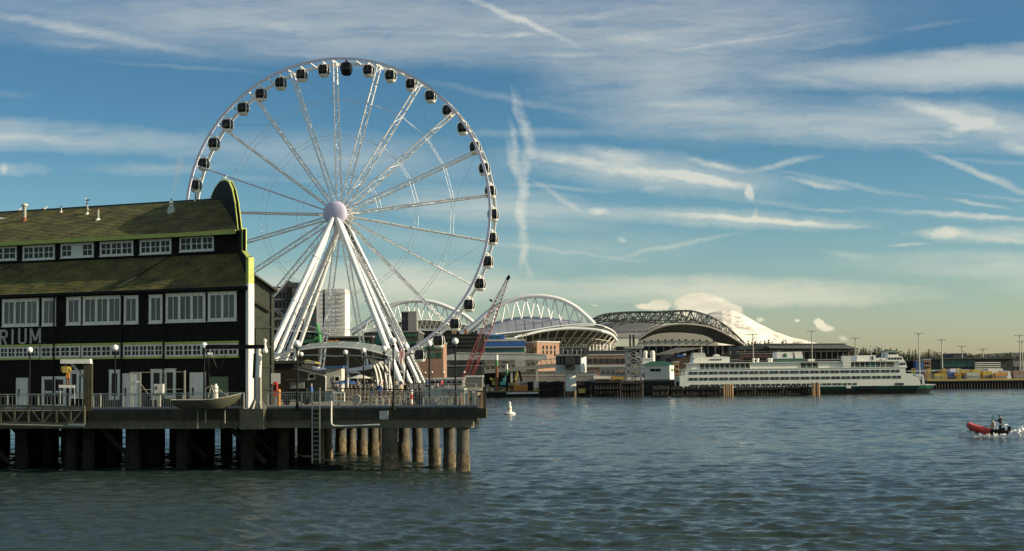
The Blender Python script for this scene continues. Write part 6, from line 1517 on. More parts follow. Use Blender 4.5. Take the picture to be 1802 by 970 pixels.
bthing('generator', 'black generator box right of the orange container', 'generator', 934, [('body', 928.5, 938.5, 672.5, 688, 1.2, 3.8, 'black_metal'), ('roof', 928.2, 938.8, 671.6, 672.4, 1.1, 3.9, 'port_grey')])
bthing('tank', 'pale container with yellow base at the right end of the barge', 'tank', 944, [('body', 941, 947.5, 671.5, 682.5, 1.2, 3.4, 'scaffold_white'), ('base', 939.5, 946.5, 684, 688, 1, 3.6, 'yellow')])
t = bthing('tent', 'low grey tent roof behind the orange container', 'tent', 930, [('wall', 918, 938, 673, 678, 4.5, 7, 'concrete_pale')])
b = MB(); b.prism([P(916, 675, BY + 4.2), P(924, 670.8, BY + 4.2), P(938, 670.8, BY + 4.2), P(941, 673, BY + 4.2)], (0, 3.2, 0)); b.build('roof', 'grey_white', t)
def excavator(px, label, arm, col='yellow', s=1.0, y=681):
    t = thing('excavator', label, 'excavator', P(px, y, BY + 5)); YY = BY + 5
    for d in (0, 2): b = MB(); b.prism([P(px - 6 * s, y - 1, YY + d), P(px - 5 * s, y - 3, YY + d), P(px + 5 * s, y - 3, YY + d), P(px + 6 * s, y - 1, YY + d), P(px + 5 * s, y, YY + d), P(px - 5 * s, y, YY + d)], (0, .7, 0)); b.build('track', 'black_metal', t)
    b = MB(); bpx(b, px - 5 * s, px + 5 * s, y - 9 * s, y - 3.2, YY + .2, 2.3); b.build('body', col, t); b = MB(); bpx(b, px - 1 * s, px + 4.5 * s, y - 14 * s, y - 9 * s, YY + .3, 1.3); b.build('cab', 'aqua' if col == 'aqua' else 'glass_dark', t)
    b = MB(); bpx(b, px - 1.4 * s, px + 5 * s, y - 14.8 * s, y - 14 * s, YY + .2, 1.5); b.build('cab_roof', 'white', t)
    pts = [P(x, yy, YY + 1.2) for x, yy in arm]
    for i in range(len(pts) - 1): MB().bar(pts[i], pts[i + 1], .45, .6).build('boom' if i == 0 else 'dipper', col if i == 0 else 'black_metal', t)
    b = MB(); e_ = pts[-1]; b.prism([e_ + V3(-.6, -.4, 0), e_ + V3(.6, -.4, 0), e_ + V3(.45, -.4, -1), e_ + V3(-.3, -.4, -1.1)], (0, .9, 0)); b.build('bucket', 'steel', t)
excavator(871, 'yellow excavator on the left of the barge, boom low', [(875, 673), (862, 666), (858, 677)])
excavator(885, 'aqua green machine with tall cab on the barge', [(888, 672), (893, 655), (896, 674)], 'aqua')
excavator(903, 'yellow excavator with raised boom behind the orange container', [(906, 672), (913, 652), (918, 672)], 'yellow', .9)
for px, yy, nm, lab, mm, mm2 in ((874.5, 624.5, 'spud_pile', 'tall rusty spud pile with white top on the barge', 'rust', 'white'), (892.5, 641, 'spud_pile', 'shorter spud pile with green and white top on the barge', 'black_metal', 'white')):
    t = thing(nm, lab, 'spud pile', P(px, 688, BY + .5)); q = P(px, 688, BY + .5); zt = Hpx(px, yy, BY + .5); r = .42 if px < 880 else .3
    MB().tube((q.x, q.y, .5), (q.x, q.y, zt - 3.2), r, 12).build('shaft', mm, t, smooth=True); MB().tube((q.x, q.y, zt - 3.19), (q.x, q.y, zt - 1.5), r, 12).build('green_band', 'green_paint', t, smooth=True); MB().tube((q.x, q.y, zt - 1.49), (q.x, q.y, zt), r, 12).build('white_top', mm2, t, smooth=True)
for i, px in enumerate((856, 861, 866, 889, 896)):
    t = bthing('crate', ('pile of pale sacks at the left end of the barge', 'yellow drum cluster on the barge left of the tall spud pile', 'white bin beside the tall spud pile', 'yellow pump on the barge deck under the aqua machine', 'yellow hose reel left of the rust container')[i], ('sacks', 'drum', 'bin', 'pump', 'hose reel')[i], px,
               [('body', px - 2, px + 2.6, 684 - i % 2, 688, 1 + i % 2, 2.6 + i % 2, ('scaffold_white', 'yellow', 'white', 'yellow', 'yellow')[i]), ('lid', px - 1.5, px + 2, 683 - i % 2, 683.9 - i % 2, 1.1 + i % 2, 2.4 + i % 2, ('red', 'yellow', 'grey_white', 'black_metal', 'rust')[i])])
# red lattice crane
cr = thing('lattice_crane', 'tall red lattice boom crane leaning over the barge', 'crane', P(822, 690, 400)); CYc = 400.0
def lat(p, q, w0, wm_, w1, n, m1, name):
    p, q = Vector(p), Vector(q); z = (q - p).normalized(); x = z.cross(V3(0, 1, 0)).normalized(); y = V3(0, 1, 0); b = MB(); c4 = []
    for i in range(n + 1):
        t = i / n; w = w0 + (wm_ - w0) * min(1, t * 6) if t < .17 else (wm_ if t < .62 else wm_ + (w1 - wm_) * (t - .62) / .38)
        c = p.lerp(q, t); c4.append([c + x * w * sx / 2 + y * w * sy / 2 for sx, sy in ((-1, -1), (1, -1), (1, 1), (-1, 1))])
    for i in range(n):
        for k in range(4):
            b.tube(c4[i][k], c4[i + 1][k], .085, 4, caps=False); k2 = (k + 1) % 4
            b.tube(c4[i][k], c4[i + 1][k2] if i % 2 else c4[i + 1][k], .05, 3, caps=False) if i % 2 else b.tube(c4[i][k2], c4[i + 1][k], .05, 3, caps=False)
            b.tube(c4[i + 1][k], c4[i + 1][k2], .045, 3, caps=False)
    return b.build(name, m1, cr)
lat(P(818, 670, CYc), P(893, 491, CYc), 1.6, 2.3, .5, 26, 'crane_red', 'boom')
lat(P(812, 690, CYc + 1), P(846, 612, CYc + 1), 1.8, 2.2, 1.6, 9, 'crane_red', 'lower_mast')
MB().obox(P(894.5, 489, CYc), V3(.35, 0, .5), V3(0, .4, 0), V3(-.25, 0, .35)).build('boom_head', 'black_metal', cr); MB().bar(P(862, 527, CYc - .6), P(866, 531, CYc - .6), .5, .5).build('sheave', 'black_metal', cr)
b = MB(); b.tube(P(890, 492, CYc), P(842, 600, CYc), .035, 4).tube(P(894, 492, CYc - .5), P(866, 530, CYc - .5), .03, 4).tube(P(866, 530, CYc - .5), P(822, 668, CYc - .5), .03, 4).tube(P(896, 492, CYc), P(880, 570, CYc), .02, 3); b.build('pendant_line', 'steel', cr)
b = MB(); bpx(b, 800, 826, 668, 690, CYc - 1, 5); b.build('house', 'crane_red', cr); b = MB(); bpx(b, 821, 828, 672, 682, CYc - 1.4, 1.4); b.build('cab', 'glass_dark', cr)
for d in (-2.2, 3.6): b = MB(); bpx(b, 796, 832, 690.2, 697, CYc + d, 1.4); b.build('track', 'black_metal', cr)
b = MB(); bpx(b, 790, 838, 697.2, 701.5, CYc - 3, 10); b.build('base_float', 'hull_dark', cr)
# ------------------------------------------------------------------ buoy
q = V3(X_at(897, 6.2 * 2700 / 69.5, 0), 6.2 * 2700 / 69.5, 0)
t = thing('buoy', 'white harbour buoy floating right of the pier', 'buoy', q)
MB().lathe(q, [(.25, -.4), (.85, -.1), (.92, .15), (.8, .35), (.4, .45)], 20).build('float', 'white', t, smooth=True); MB().lathe(q, [(.34, .45), (.3, 1.3), (.2, 1.34), (.2, 1.75), (.26, 1.8), (.05, 2.05)], 14).build('tower', 'white', t, smooth=True)
MB().lathe(q, [(.355, .85), (.345, 1.0)], 14).build('band', 'orange', t); MB().tube(q + V3(.5, 0, .3), q + V3(.8, 0, .9), .04, 5).build('handle', 'steel', t)
# ------------------------------------------------------------------ stadium with two white arches
sd_ = thing('arched_stadium', 'stadium with two great white arches and a white rimmed seating bowl', 'stadium', (P(950, 600, 930).x, 930, GND))
def bez(pts, n):           # Catmull-Rom through pixel points
    out = []; p = [pts[0]] + list(pts) + [pts[-1]]
    for i in range(1, len(p) - 2):
        for k in range(n):
            t = k / n; a = []
            for c in range(len(p[0])):
                p0, p1, p2, p3 = p[i - 1][c], p[i][c], p[i + 1][c], p[i + 2][c]
                a.append(.5 * ((2 * p1) + (-p0 + p2) * t + (2 * p0 - 5 * p1 + 4 * p2 - p3) * t * t + (-p0 + 3 * p1 - 3 * p2 + p3) * t ** 3))
            out.append(tuple(a))
    out.append(tuple(pts[-1])); return out
def arch(pts, Y0, Y1, r0, r1, rm, name='arch'):
    c = bez(pts, 8); n = len(c); P3 = [P(x, y, Y0 + (Y1 - Y0) * i / (n - 1)) for i, (x, y) in enumerate(c)]
    rr = [r0 + (rm - r0) * math.sin(math.pi * i / (n - 1)) if i < n / 2 else r1 + (rm - r1) * math.sin(math.pi * i / (n - 1)) for i in range(n)]
    return P3, MB().path(P3, rr, 10).build(name, 'stadium_white', sd_, smooth=True)
RA = [(812, 590), (838, 570), (862, 548), (888, 533), (920, 523.5), (953, 521.5), (985, 527), (1010, 539), (1030, 555), (1046, 571)]
ra3, _ = arch(RA, 930, 925, 2.6, 1.4, 1.35)
RC = [(845, 578), (865, 569), (895, 560.5), (930, 557), (965, 558.5), (1000, 563), (1030, 568), (1046, 571.5)]      # roof crown line
rc = bez(RC, 10)
def at_x(curve, x):
    for i in range(len(curve) - 1):
        if curve[i][0] <= x <= curve[i + 1][0]:
            t = (x - curve[i][0]) / max(1e-6, curve[i + 1][0] - curve[i][0]); return curve[i][1] + (curve[i + 1][1] - curve[i][1]) * t
    return curve[-1][1] if x > curve[-1][0] else curve[0][1]
rac = bez(RA, 10)
xs = [847 + 8.6 * i for i in range(23)]
for i, x in enumerate(xs[:-1]):
    if x > 1035: break
    top_i = x if i % 2 else x + 8.6; bot_i = x + 8.6 if i % 2 else x
    MB().tube(P(top_i, at_x(rac, top_i), 928), P(bot_i + 1.5, at_x(rc, bot_i) + 3, 926), .42, 5).build('strut', 'stadium_white', sd_)
# roof skin hung from the right arch
b = MB(); rows = []
low = bez([(826, 590), (860, 590.5), (905, 590), (950, 583), (1000, 575.5), (1046, 573)], 10)
for f in (0, .25, .5, .75, 1):
    row = []
    for k in range(41):
        x = 840 + 206 * k / 40; y0, y1 = at_x(rc, x), at_x(low, x); y1 = max(y1, y0 + .6)
        row.append(P(x, y0 + (y1 - y0) * f, 932 - 36 * f) + V3(0, 0, 1.0 * math.sin(f * math.pi) * 0))
    rows.append(row)
b.loft(rows, closed=False, caps=False); b.loft([[p + V3(0, 1.5, -1.2) for p in rows[0]], [p + V3(0, 1.5, -1.2) for p in rows[-1]]], closed=False, caps=False); b.build('roof_skin', 'stadium_roof', sd_, smooth=True)
b = MB()
for k in range(1, 40, 3): b.bar(rows[0][k] + V3(0, .1, -.05), rows[-1][min(40, k + 1)] + V3(0, .1, -.05), .3)
for p_, q_ in (((918, 565), (945, 568)), ((945, 568), (985, 563)), ((940, 562), (970, 564))): b.bar(P(*p_, 915), P(*q_, 915), .5)
b.build('roof_purlins', 'stadium_roof', sd_, kind='stuff')
MB().path([P(x, y, 895) for x, y in bez([(826, 590.5), (860, 591), (905, 590.5), (955, 582.5), (1005, 575), (1046, 573.2)], 6)], .5, 6).build('roof_edge', 'stadium_white', sd_)
# bowl rim: thin white top edge, dark gap, white band, raking trusses below
te = bez([(872, 588), (926, 582.5), (982, 574), (1032, 570.6), (1058, 573.2), (1078, 582), (1086, 592)], 8)
rim_o = bez([(905, 593.5), (926, 589), (956, 582.4), (994, 578.4), (1032, 579), (1058, 582.4), (1076, 588.5), (1085.5, 599)], 7)
n = len(rim_o)
def rimY(k, n): t = k / (n - 1); return 885 + 10 * math.sin(t * 2.2) + 40 * max(0, t - .72) / .28
R0 = [P(x, y, rimY(i, n)) for i, (x, y) in enumerate(rim_o)]; R1 = []
for i in range(n):
    q = te[min(len(te) - 1, int(i / (n - 1) * (len(te) - 1)))]; R1.append(P(q[0], q[1], rimY(i, n) + 3))
MB().path(R1, .42, 6).build('top_edge', 'stadium_white', sd_, smooth=True)
MB().loft([[p + V3(0, .6, -.2) for p in R1], [p + V3(0, .9, .3) for p in R0]], closed=False, caps=False).build('rim_roof', 'park_steel', sd_)
MB().path(R0, [.3 + .5 * min(1, i / 10) for i in range(n)], 8).build('rim_band', 'stadium_white', sd_, smooth=True)
low2 = [P(908 + (1082 - 908) * i / (n - 1), 603 + 14 * min(1, i / 10), 918) for i in range(n)]
b = MB(); b.loft([[p + V3(0, 8, -.6) for p in R0], [a.lerp(c, .5) + V3(0, 16, 1) for a, c in zip(R0, low2)], [p + V3(0, 6, 0) for p in low2]], closed=False, caps=False); b.build('seating_bowl', 'bowl_dark', sd_)
for i in range(4, n - 1, 3):
    p = R0[i] + V3(0, 1, -.5); q = low2[max(0, i - 2)] + V3(0, -6, 0)
    MB().tube(p, q, .26, 5).build('raker', 'stadium_white', sd_)
b = MB()
for f, r_ in ((.42, .22), (.72, .22), (.95, .3)):
    pts = [R0[i].lerp(low2[i], f) + V3(0, -4, 0) for i in range(6 + int(f * 8), n)]; b.path(pts, r_, 5)
for i in range(8, n - 3, 2): p = R0[i]; b.tube(p.lerp(low2[i], .45) + V3(0, -3, 0), R0[i + 2].lerp(low2[i + 2], .92) + V3(0, -5, 0), .15, 4); b.tube(p.lerp(low2[i], .95) + V3(0, -5, 0), R0[i + 2].lerp(low2[i + 2], .45) + V3(0, -3, 0), .15, 4)
b.build('raker_bracing', 'stadium_tan', sd_, kind='stuff')
b = MB(); 
for px in range(990, 1080, 6): b.tube(P(px, 606, 908), P(px, 628, 908), .3, 4)
b.build('concourse_columns', 'stadium_white', sd_, kind='stuff')
b = MB(); bpx(b, 880, 1080, 618, 640, 918, 20); b.build('concourse', 'port_dark', sd_)
# the far arch and its roof
LA = [(618, 586), (645, 568), (675, 545), (705, 532.5), (735, 529.5), (765, 533), (795, 544), (818, 556), (838, 572)]
la3, _ = arch(LA, 1060, 1055, 2.4, 1.4, 1.5); lac = bez(LA, 10)
LC = [(690, 569), (715, 565), (750, 563.5), (790, 566), (830, 574)]; lcc = bez(LC, 10)
for i in range(24):
    x = 640 + i * 8.4
    if x > 826: break
    t_, b_x = (x, x + 8.4) if i % 2 else (x + 8.4, x)
    yb_ = at_x(lcc, b_x) if b_x > 690 else 569 + (690 - b_x) * .32
    MB().tube(P(t_, at_x(lac, t_), 1058), P(b_x, yb_, 1056), .42, 5).build('strut', 'stadium_white', sd_)
MB().path([P(x, y, 1050) for x, y in [(640, 584)] + LC], .7, 6).build('roof_edge', 'stadium_white', sd_)
MB().path([P(x, y, 1040) for x, y in [(640, 585), (690, 577), (735, 579), (790, 580), (835, 583)]], .6, 6).build('roof_edge', 'stadium_white', sd_)
b = MB(); a_ = [P(x, y, 1049) for x, y in [(660, 578)] + LC]; c_ = [P(x, y, 1041) for x, y in [(660, 582), (690, 577.5), (717, 578.5), (750, 579.5), (790, 580), (832, 582)]]
b.loft([a_, c_], closed=False, caps=False); b.build('roof_soffit', 'port_dark', sd_)
for i in range(30):
    x = 700 + i * 4.3; MB().tube(P(x + (4 if i % 2 else 0), at_x(lcc, x) + .5, 1040), P(x + (0 if i % 2 else 4), 579.5, 1038), .22, 4).build('truss_web', 'stadium_tan', sd_)
b = MB(); bpx(b, 640, 850, 582, 640, 1042, 20); b.build('stand', 'port_dark', sd_)
tw = thing('stair_tower', 'grey block tower in front of the far stadium arch', 'tower', (P(720, 600, 860).x, 860, GND))
b = MB(); gpxbox(b, 718, 733, 548, 860, 14); b.build('pale_side', 'port_grey', tw); b = MB(); gpxbox(b, 706.5, 717.9, 549.5, 861, 12); b.build('dark_side', 'apt_dark', tw); b = MB(); bpx(b, 706, 718, 547.5, 549.3, 859.5, 13); b.build('parapet', 'grey_white', tw)
# ------------------------------------------------------------------ ballpark with dark trussed roof
pk = thing('ballpark', 'ballpark with arched dark lattice roof trusses and brown shell', 'stadium', (P(1180, 610, 1150).x, 1150, GND))
def roofline(pts, Y, dn, name, m1, r=.42, web=4.6):
    c = bez(pts, 8); lowc = [(x, y + dn * math.sin(math.pi * min(1, max(.0, (i + 3) / (len(c) + 6)))) ** .6) for i, (x, y) in enumerate(c)]
    MB().path([P(x, y, Y) for x, y in c], r, 5).build(name, m1, pk); MB().path([P(x, y, Y) for x, y in lowc], r, 5).build(name, m1, pk)
    L_ = 0; x = c[0][0]; k = 0; b = MB()
    while x < c[-1][0] - web:
        yt, yb = at_x(c, x), at_x(lowc, x); yt2, yb2 = at_x(c, x + web), at_x(lowc, x + web)
        b.tube(P(x, yt if k % 2 else yb, Y), P(x + web, yb2 if k % 2 else yt2, Y), r * .75, 4, caps=False); b.tube(P(x, yt, Y), P(x, yb, Y), r * .5, 4, caps=False); x += web; k += 1
    b.build('truss_web', m1, pk, kind='stuff')
    return c, lowc
T1 = [(1042, 562), (1060, 554), (1090, 550), (1125, 548.5), (1160, 548.5), (1200, 546.5), (1222, 548), (1250, 557), (1275, 572), (1295, 590), (1309, 604)]
T2 = [(1048, 566), (1070, 556), (1100, 551), (1135, 549), (1170, 551), (1205, 557), (1240, 571), (1262, 585)]
T3 = [(1060, 580), (1085, 566), (1120, 558), (1160, 556), (1195, 561), (1230, 575)]
roofline(T1, 1180, 17, 'truss_chord', 'park_steel', .48, 7.5)
roofline([(x + 3, y + 1.5) for x, y in T1], 1140, 19, 'truss_chord', 'park_steel', .45, 9)
roofline(T2, 1120, 14, 'truss_chord', 'park_steel', .42, 8)
roofline(T3, 1100, 9, 'truss_chord', 'park_steel', .3, 8)
b = MB()
for i in range(26):
    x = 1050 + i * 9.5; b.tube(P(x, at_x(bez(T1, 8), x) , 1180), P(x - 4, at_x(bez(T1, 8), x - 4) + 3, 1140), .35, 4)
b.build('purlins', 'park_steel', pk, kind='stuff')
# left roof panel, grey
b = MB(); up = bez([(1045, 575), (1070, 567), (1100, 563), (1140, 563), (1170, 568)], 6); dn_ = bez([(1052, 600), (1075, 598), (1100, 597), (1125, 596), (1150, 588)], 6)
b.loft([[P(x, y, 1190) for x, y in up], [P(x, y, 1120) for x, y in dn_]], closed=False, caps=False); b.build('roof_panel', 'park_roof', pk)
# big shell: outer dark arc and the paler inner wall
def arcpanel(name, top, bot, Y0, Y1, m1, th=6):
    a, c = bez(top, 8), bez(bot, 8); A_, B_ = [P(x, y, Y0) for x, y in a], [P(x, y, Y1) for x, y in c]
    MB().loft([A_, B_, [p + V3(0, th, 0) for p in B_], [p + V3(0, th, .5) for p in A_], A_], closed=False, caps=False).build(name, m1, pk, smooth=False)
arcpanel('shell_roof', [(1124, 596), (1150, 580), (1180, 572.5), (1215, 571.5), (1250, 577), (1280, 590), (1308, 607)], [(1126, 600), (1150, 590), (1180, 586), (1215, 587), (1243, 592), (1262, 602), (1306, 609)], 1090, 1094, 'shell_brown')
MB().path([P(x, y, 1089) for x, y in bez([(1122, 597), (1150, 580), (1180, 572), (1215, 571), (1250, 576.5), (1280, 589.5), (1309, 607)], 6)], .7, 6).build('shell_edge', 'stadium_tan', pk, smooth=True)
arcpanel('shell_wall', [(1126, 600), (1150, 590), (1180, 586.2), (1215, 587.2), (1243, 592.2), (1263, 604)], [(1121, 608), (1150, 608.5), (1180, 608.5), (1215, 608.5), (1243, 608.5), (1265, 609)], 1089.5, 1089, 'stadium_tan', 3)
b = MB()
for i in range(11): b.lathe(P(1134 + i * 12.2, 601 - 2 * math.sin(i / 10 * 3.14), 1088.6), [(.9, -.3), (.9, .3)], 8, axis=(0, 1, 0)); 
b.build('wall_vents', 'port_dark', pk, kind='stuff')
b = MB(); bpx(b, 1050, 1310, 609, 640, 1098, 40); b.build('lower_stand', 'port_dark', pk)
for i in range(14): b = MB(); bpx(b, 1128 + i * 13, 1130 + i * 13, 609.5, 624, 1092, 2); b.build('column', 'park_roof', pk)
MB().prism([P(1190, 612, 1085), P(1240, 612, 1085), P(1170, 625, 1085), P(1150, 625, 1085)], (0, 4, 0)).build('ramp', 'park_roof', pk)
# ---- flat roofed exhibition stand right of the ballpark
t = thing('grandstand', 'long flat dark roof on columns behind the ferry', 'stadium', (P(1400, 620, 980).x, 980, GND))
b = MB(); b.prism([P(1352, 604.5, 980), P(1488, 604.5, 980), P(1488, 607, 980), P(1510, 613, 980), P(1510, 615.5, 980), P(1300, 615.5, 980), P(1300, 609, 980)], (0, 50, 0)); b.build('roof', 'park_steel', t)
b = MB(); b.prism([P(1350, 609, 976), P(1488, 607, 976), P(1510, 613.5, 976), P(1356, 613, 976)], (0, 3.8, 0)); b.build('roof_lip', 'port_grey', t)
for i in range(16): b = MB(); bpx(b, 1356 + i * 9.8, 1357.6 + i * 9.8, 615.6, 640, 979, 1.5); b.build('column', 'port_grey', t)
b = MB(); bpx(b, 1300, 1510, 617.5, 619.2, 984, 4); b.build('beam', 'concrete_pale', t); b = MB(); bpx(b, 1300, 1508, 619.4, 645, 990, 30); b.build('wall', 'port_dark', t)
t, f_, z_ = block('brick_block', 'reddish brown block under the flat dark roof behind the ferry', 'building', 1301, 1372, 623, 700, 20, 'brick_dark', 'port_grey')
grid_windows(t, f_, 2, f_.len - 2, z_ - 4, z_ - 1, 10, 1)
t, f_, z_ = block('warehouse', 'brown warehouse with blue roof box beside the slip house', 'building', 1188, 1232, 627, 560, 14, 'brick_dark', 'port_dark')
b = MB(); bpx(b, 1191, 1204, 624.5, 628, 559, 5); b.build('roof_box', 'blue', t); b = MB(); bpx(b, 1203, 1207, 622.5, 626, 561, 3); b.build('vent', 'scaffold_white', t)
t, f_, z_ = block('tan_building', 'narrow tan building edge beside the ferry wheelhouse', 'building', 1187.5, 1195, 638, 470, 8, 'wood_tan', 'concrete_pale')
grid_windows(t, f_, .2, f_.len - .2, z_ - 5, z_ - .5, 2, 3)
for x0, x1, yt, Y, lab, mm in ((1168, 1186, 624, 620, 'small dark gabled house behind the green roof', 'apt_dark'), (1232, 1300, 634, 610, 'dark long shed behind the left end of the ferry', 'port_dark'), (1040, 1110, 618, 640, 'dark hall behind the ferry terminal', 'apt_dark'), (985, 1035, 612, 600, 'dark green glazed block behind the control house', 'apt_dark'), (1372, 1510, 634, 620, 'low dark sheds behind the ferry funnel', 'port_dark')):
    t, f_, z_ = block('background_building', lab, 'building', x0, x1, yt, Y, 14, mm, 'port_grey'); grid_windows(t, f_, 1, f_.len - 1, z_ - 3.2, z_ - .8, max(3, int(f_.len / 3)), 1)
# ------------------------------------------------------------------ container port on the right
rp_ = thing('port_pier', 'dark timber container pier on piles at the far right', 'pier', (P(1720, 684, 516).x, 516, 0))
xa, xb = P(1632, 684, 516).x, P(1990, 684, 516).x
MB().box(xa, xb, 516, 560, 2.4, 3.2).build('deck', 'port_grey', rp_); MB().box(xa, xb, 517.2, 517.6, -1, 2.39).build('fascia', 'wood_dark', rp_)
pm3 = MB().tube((0, 0, -2), (0, 0, 2.4), .3, 6).mesh('pile', 'wood_dark'); pm4 = MB().tube((0, 0, -2), (0, 0, 2.4), .32, 6).mesh('pile', 'wood_tan')
for i in range(70): inst('pile', pm4 if i > 44 and i % 3 == 0 else pm3, (xa + (xb - xa) * i / 69, 516.4, 0), rp_)
MB().box(xa, xb, 515.8, 516.1, 2.75, 3.15).build('kerb', 'yellow', rp_)
def gantry(px, y0, y1, Y, label):
    t = thing('ramp_tower', label, 'tower', P(px, y1, Y), 'yellow ramp towers on the port pier'); a, c = P(px - 2.3, 660, Y).x, P(px + 2.3, 660, Y).x; z0, z1 = 3.2, Hpx(px, y0, Y); me_ = 'yellow'
    for x in (a, c): MB().bar((x, Y, z0), (x, Y, z1), .18).build('leg', me_, t); MB().bar((x, Y + 1.2, z0), (x, Y + 1.2, z1), .18).build('leg', me_, t)
    for k in range(5): z = z0 + (z1 - z0) * (k + 1) / 5; MB().box(a, c, Y - .05, Y + 1.25, z - .12, z).build('rung_plate', me_, t)
for px, y0, Y, lab in ((1608.5, 648, 520, 'yellow ramp tower just behind the ferry bow'), (1635.5, 648, 519, 'yellow ramp tower right of the ferry bow, second from left'), (1662, 648.5, 519, 'yellow ramp tower, third from left'), (1688, 648, 519, 'yellow ramp tower, farthest right')):
    gantry(px, y0, 672, Y, lab)
rng = random.Random(5)
labs = iter(('yellow', 'white', 'rust red', 'blue', 'grey', 'orange'))
def cont(px, Y, w, h, mm, lab):
    t = thing('container', lab, 'container', (P(px, 670, Y).x, Y, 3.2), 'equipment boxes on the port pier'); x = P(px, 670, Y).x
    MB().box(x, x + w, Y, Y + 2.4, 3.2, 3.2 + h).build('body', mm, t); MB().box(x + .05, x + w - .05, Y - .04, Y - .003, 3.5, 3.3 + h * .45).build('door', 'port_grey' if mm != 'port_grey' else 'white', t)
CL = [(1645, 4, 2, 'yellow', 'yellow'), (1652, 3, 3, 'rust', 'rust brown'), (1667, 4, 2.4, 'blue', 'blue'), (1673, 3, 3.6, 'scaffold_white', 'pale'), (1680, 4, 2, 'orange', 'orange'), (1695, 3, 3, 'yellow', 'yellow'), (1702, 4, 2.2, 'concrete_pale', 'pale grey'), (1711, 3, 3.2, 'yellow', 'yellow'),
      (1720, 5, 2, 'brick', 'brick red'), (1731, 3, 2.6, 'yellow', 'yellow'), (1740, 5, 3.4, 'scaffold_white', 'cream'), (1752, 4, 2, 'orange', 'orange'), (1762, 4, 2.6, 'concrete_pale', 'pale grey'), (1784, 5, 2.6, 'brick', 'brick red'), (1796, 4, 2.2, 'yellow', 'yellow')]
ref_ = ['beside the second ramp tower', 'between the second and third ramp towers', 'right after the third ramp tower', 'before the third lamp mast from the ferry', 'left of the fourth ramp tower', 'right after the fourth ramp tower', 'left of the fourth lamp mast', 'under the glass pier hall left part', 'under the glass pier hall middle', 'at the foot of the fifth lamp mast', 'right of the fifth lamp mast', 'left of the tall white sign', 'just left of the white sign base', 'right of the white sign', 'at the right edge of the photo']
for (px, w, h, mm, cn), rf_ in zip(CL, ref_): cont(px, 522 + rng.uniform(0, 8), w, h, mm, cn + ' box on the port pier ' + rf_)
t = thing('sign', 'tall white rounded sign board on the port pier', 'sign', P(1776, 667, 519)); YY = 519
b = MB(); bpx(b, 1772.5, 1779.5, 661, 667, YY, .8); b.build('base', 'white', t); b = MB(); bpx(b, 1774, 1778, 654, 660.8, YY + .1, .6); b.build('board', 'white', t)
# glass pier hall, blue and brick pieces
t = thing('port_terminal', 'wide dark glazed port building with pale striped floors', 'building', (P(1720, 650, 640).x, 640, GND))
b = MB(); gpxbox(b, 1650, 1783, 632, 640, 30); b.build('wall', 'port_dark', t); b = MB(); bpx(b, 1645, 1786, 629.5, 631.9, 639, 32); b.build('roof', 'park_steel', t)
for j in range(4): b = MB(); bpx(b, 1716, 1761, 637.5 + j * 3.6, 639.2 + j * 3.6, 638.6, 1.2); b.build('floor_band', 'scaffold_white', t)
for i in range(15): b = MB(); bpx(b, 1654 + i * 4.1, 1657.2 + i * 4.1, 634, 646, 639.7, .25); b.build('pane', 'glass_teal', t)
t, f_, z_ = block('port_shed', 'dark block with small tower above the glazed port building', 'building', 1678, 1702, 623, 700, 20, 'apt_dark', 'port_grey')
t, f_, z_ = block('blue_shed', 'blue shed right of the ferry mast', 'building', 1612, 1625, 636, 610, 10, 'blue2', 'port_grey')
t, f_, z_ = block('brick_shed', 'pink brick building with two window rows by the blue shed', 'building', 1626, 1638, 633.5, 612, 10, 'brick', 'concrete_pale')
grid_windows(t, f_, .3, f_.len - .3, z_ - 4, z_ - .4, 3, 2)
t, f_, z_ = block('dark_shed', 'long dark shed just behind the ferry bow', 'building', 1588, 1612, 636, 615, 14, 'brown_dark', 'port_dark')
t = thing('elevated_road', 'long pale elevated road behind the port pier', 'bridge', (P(1700, 652, 585).x, 585, GND))
b = MB(); b.prism([P(1600, 652, 585), P(1700, 650, 585), P(1840, 655, 585), P(1840, 657.5, 585), P(1700, 652.6, 585), P(1600, 654.5, 585)], (0, 6, 0)); b.build('deck', 'concrete_pale', t)
for i in range(15): b = MB(); gpxbox(b, 1608 + i * 15, 1610 + i * 15, 655.5, 587, 1.5); b.build('column', 'concrete_pale', t)
t, f_, z_ = block('port_shed', 'low grey hall at the far right behind the sign', 'building', 1772, 1850, 634, 680, 20, 'port_grey', 'park_steel')
grid_windows(t, f_, 1, f_.len - 1, z_ - 5, z_ - 2, 12, 1)
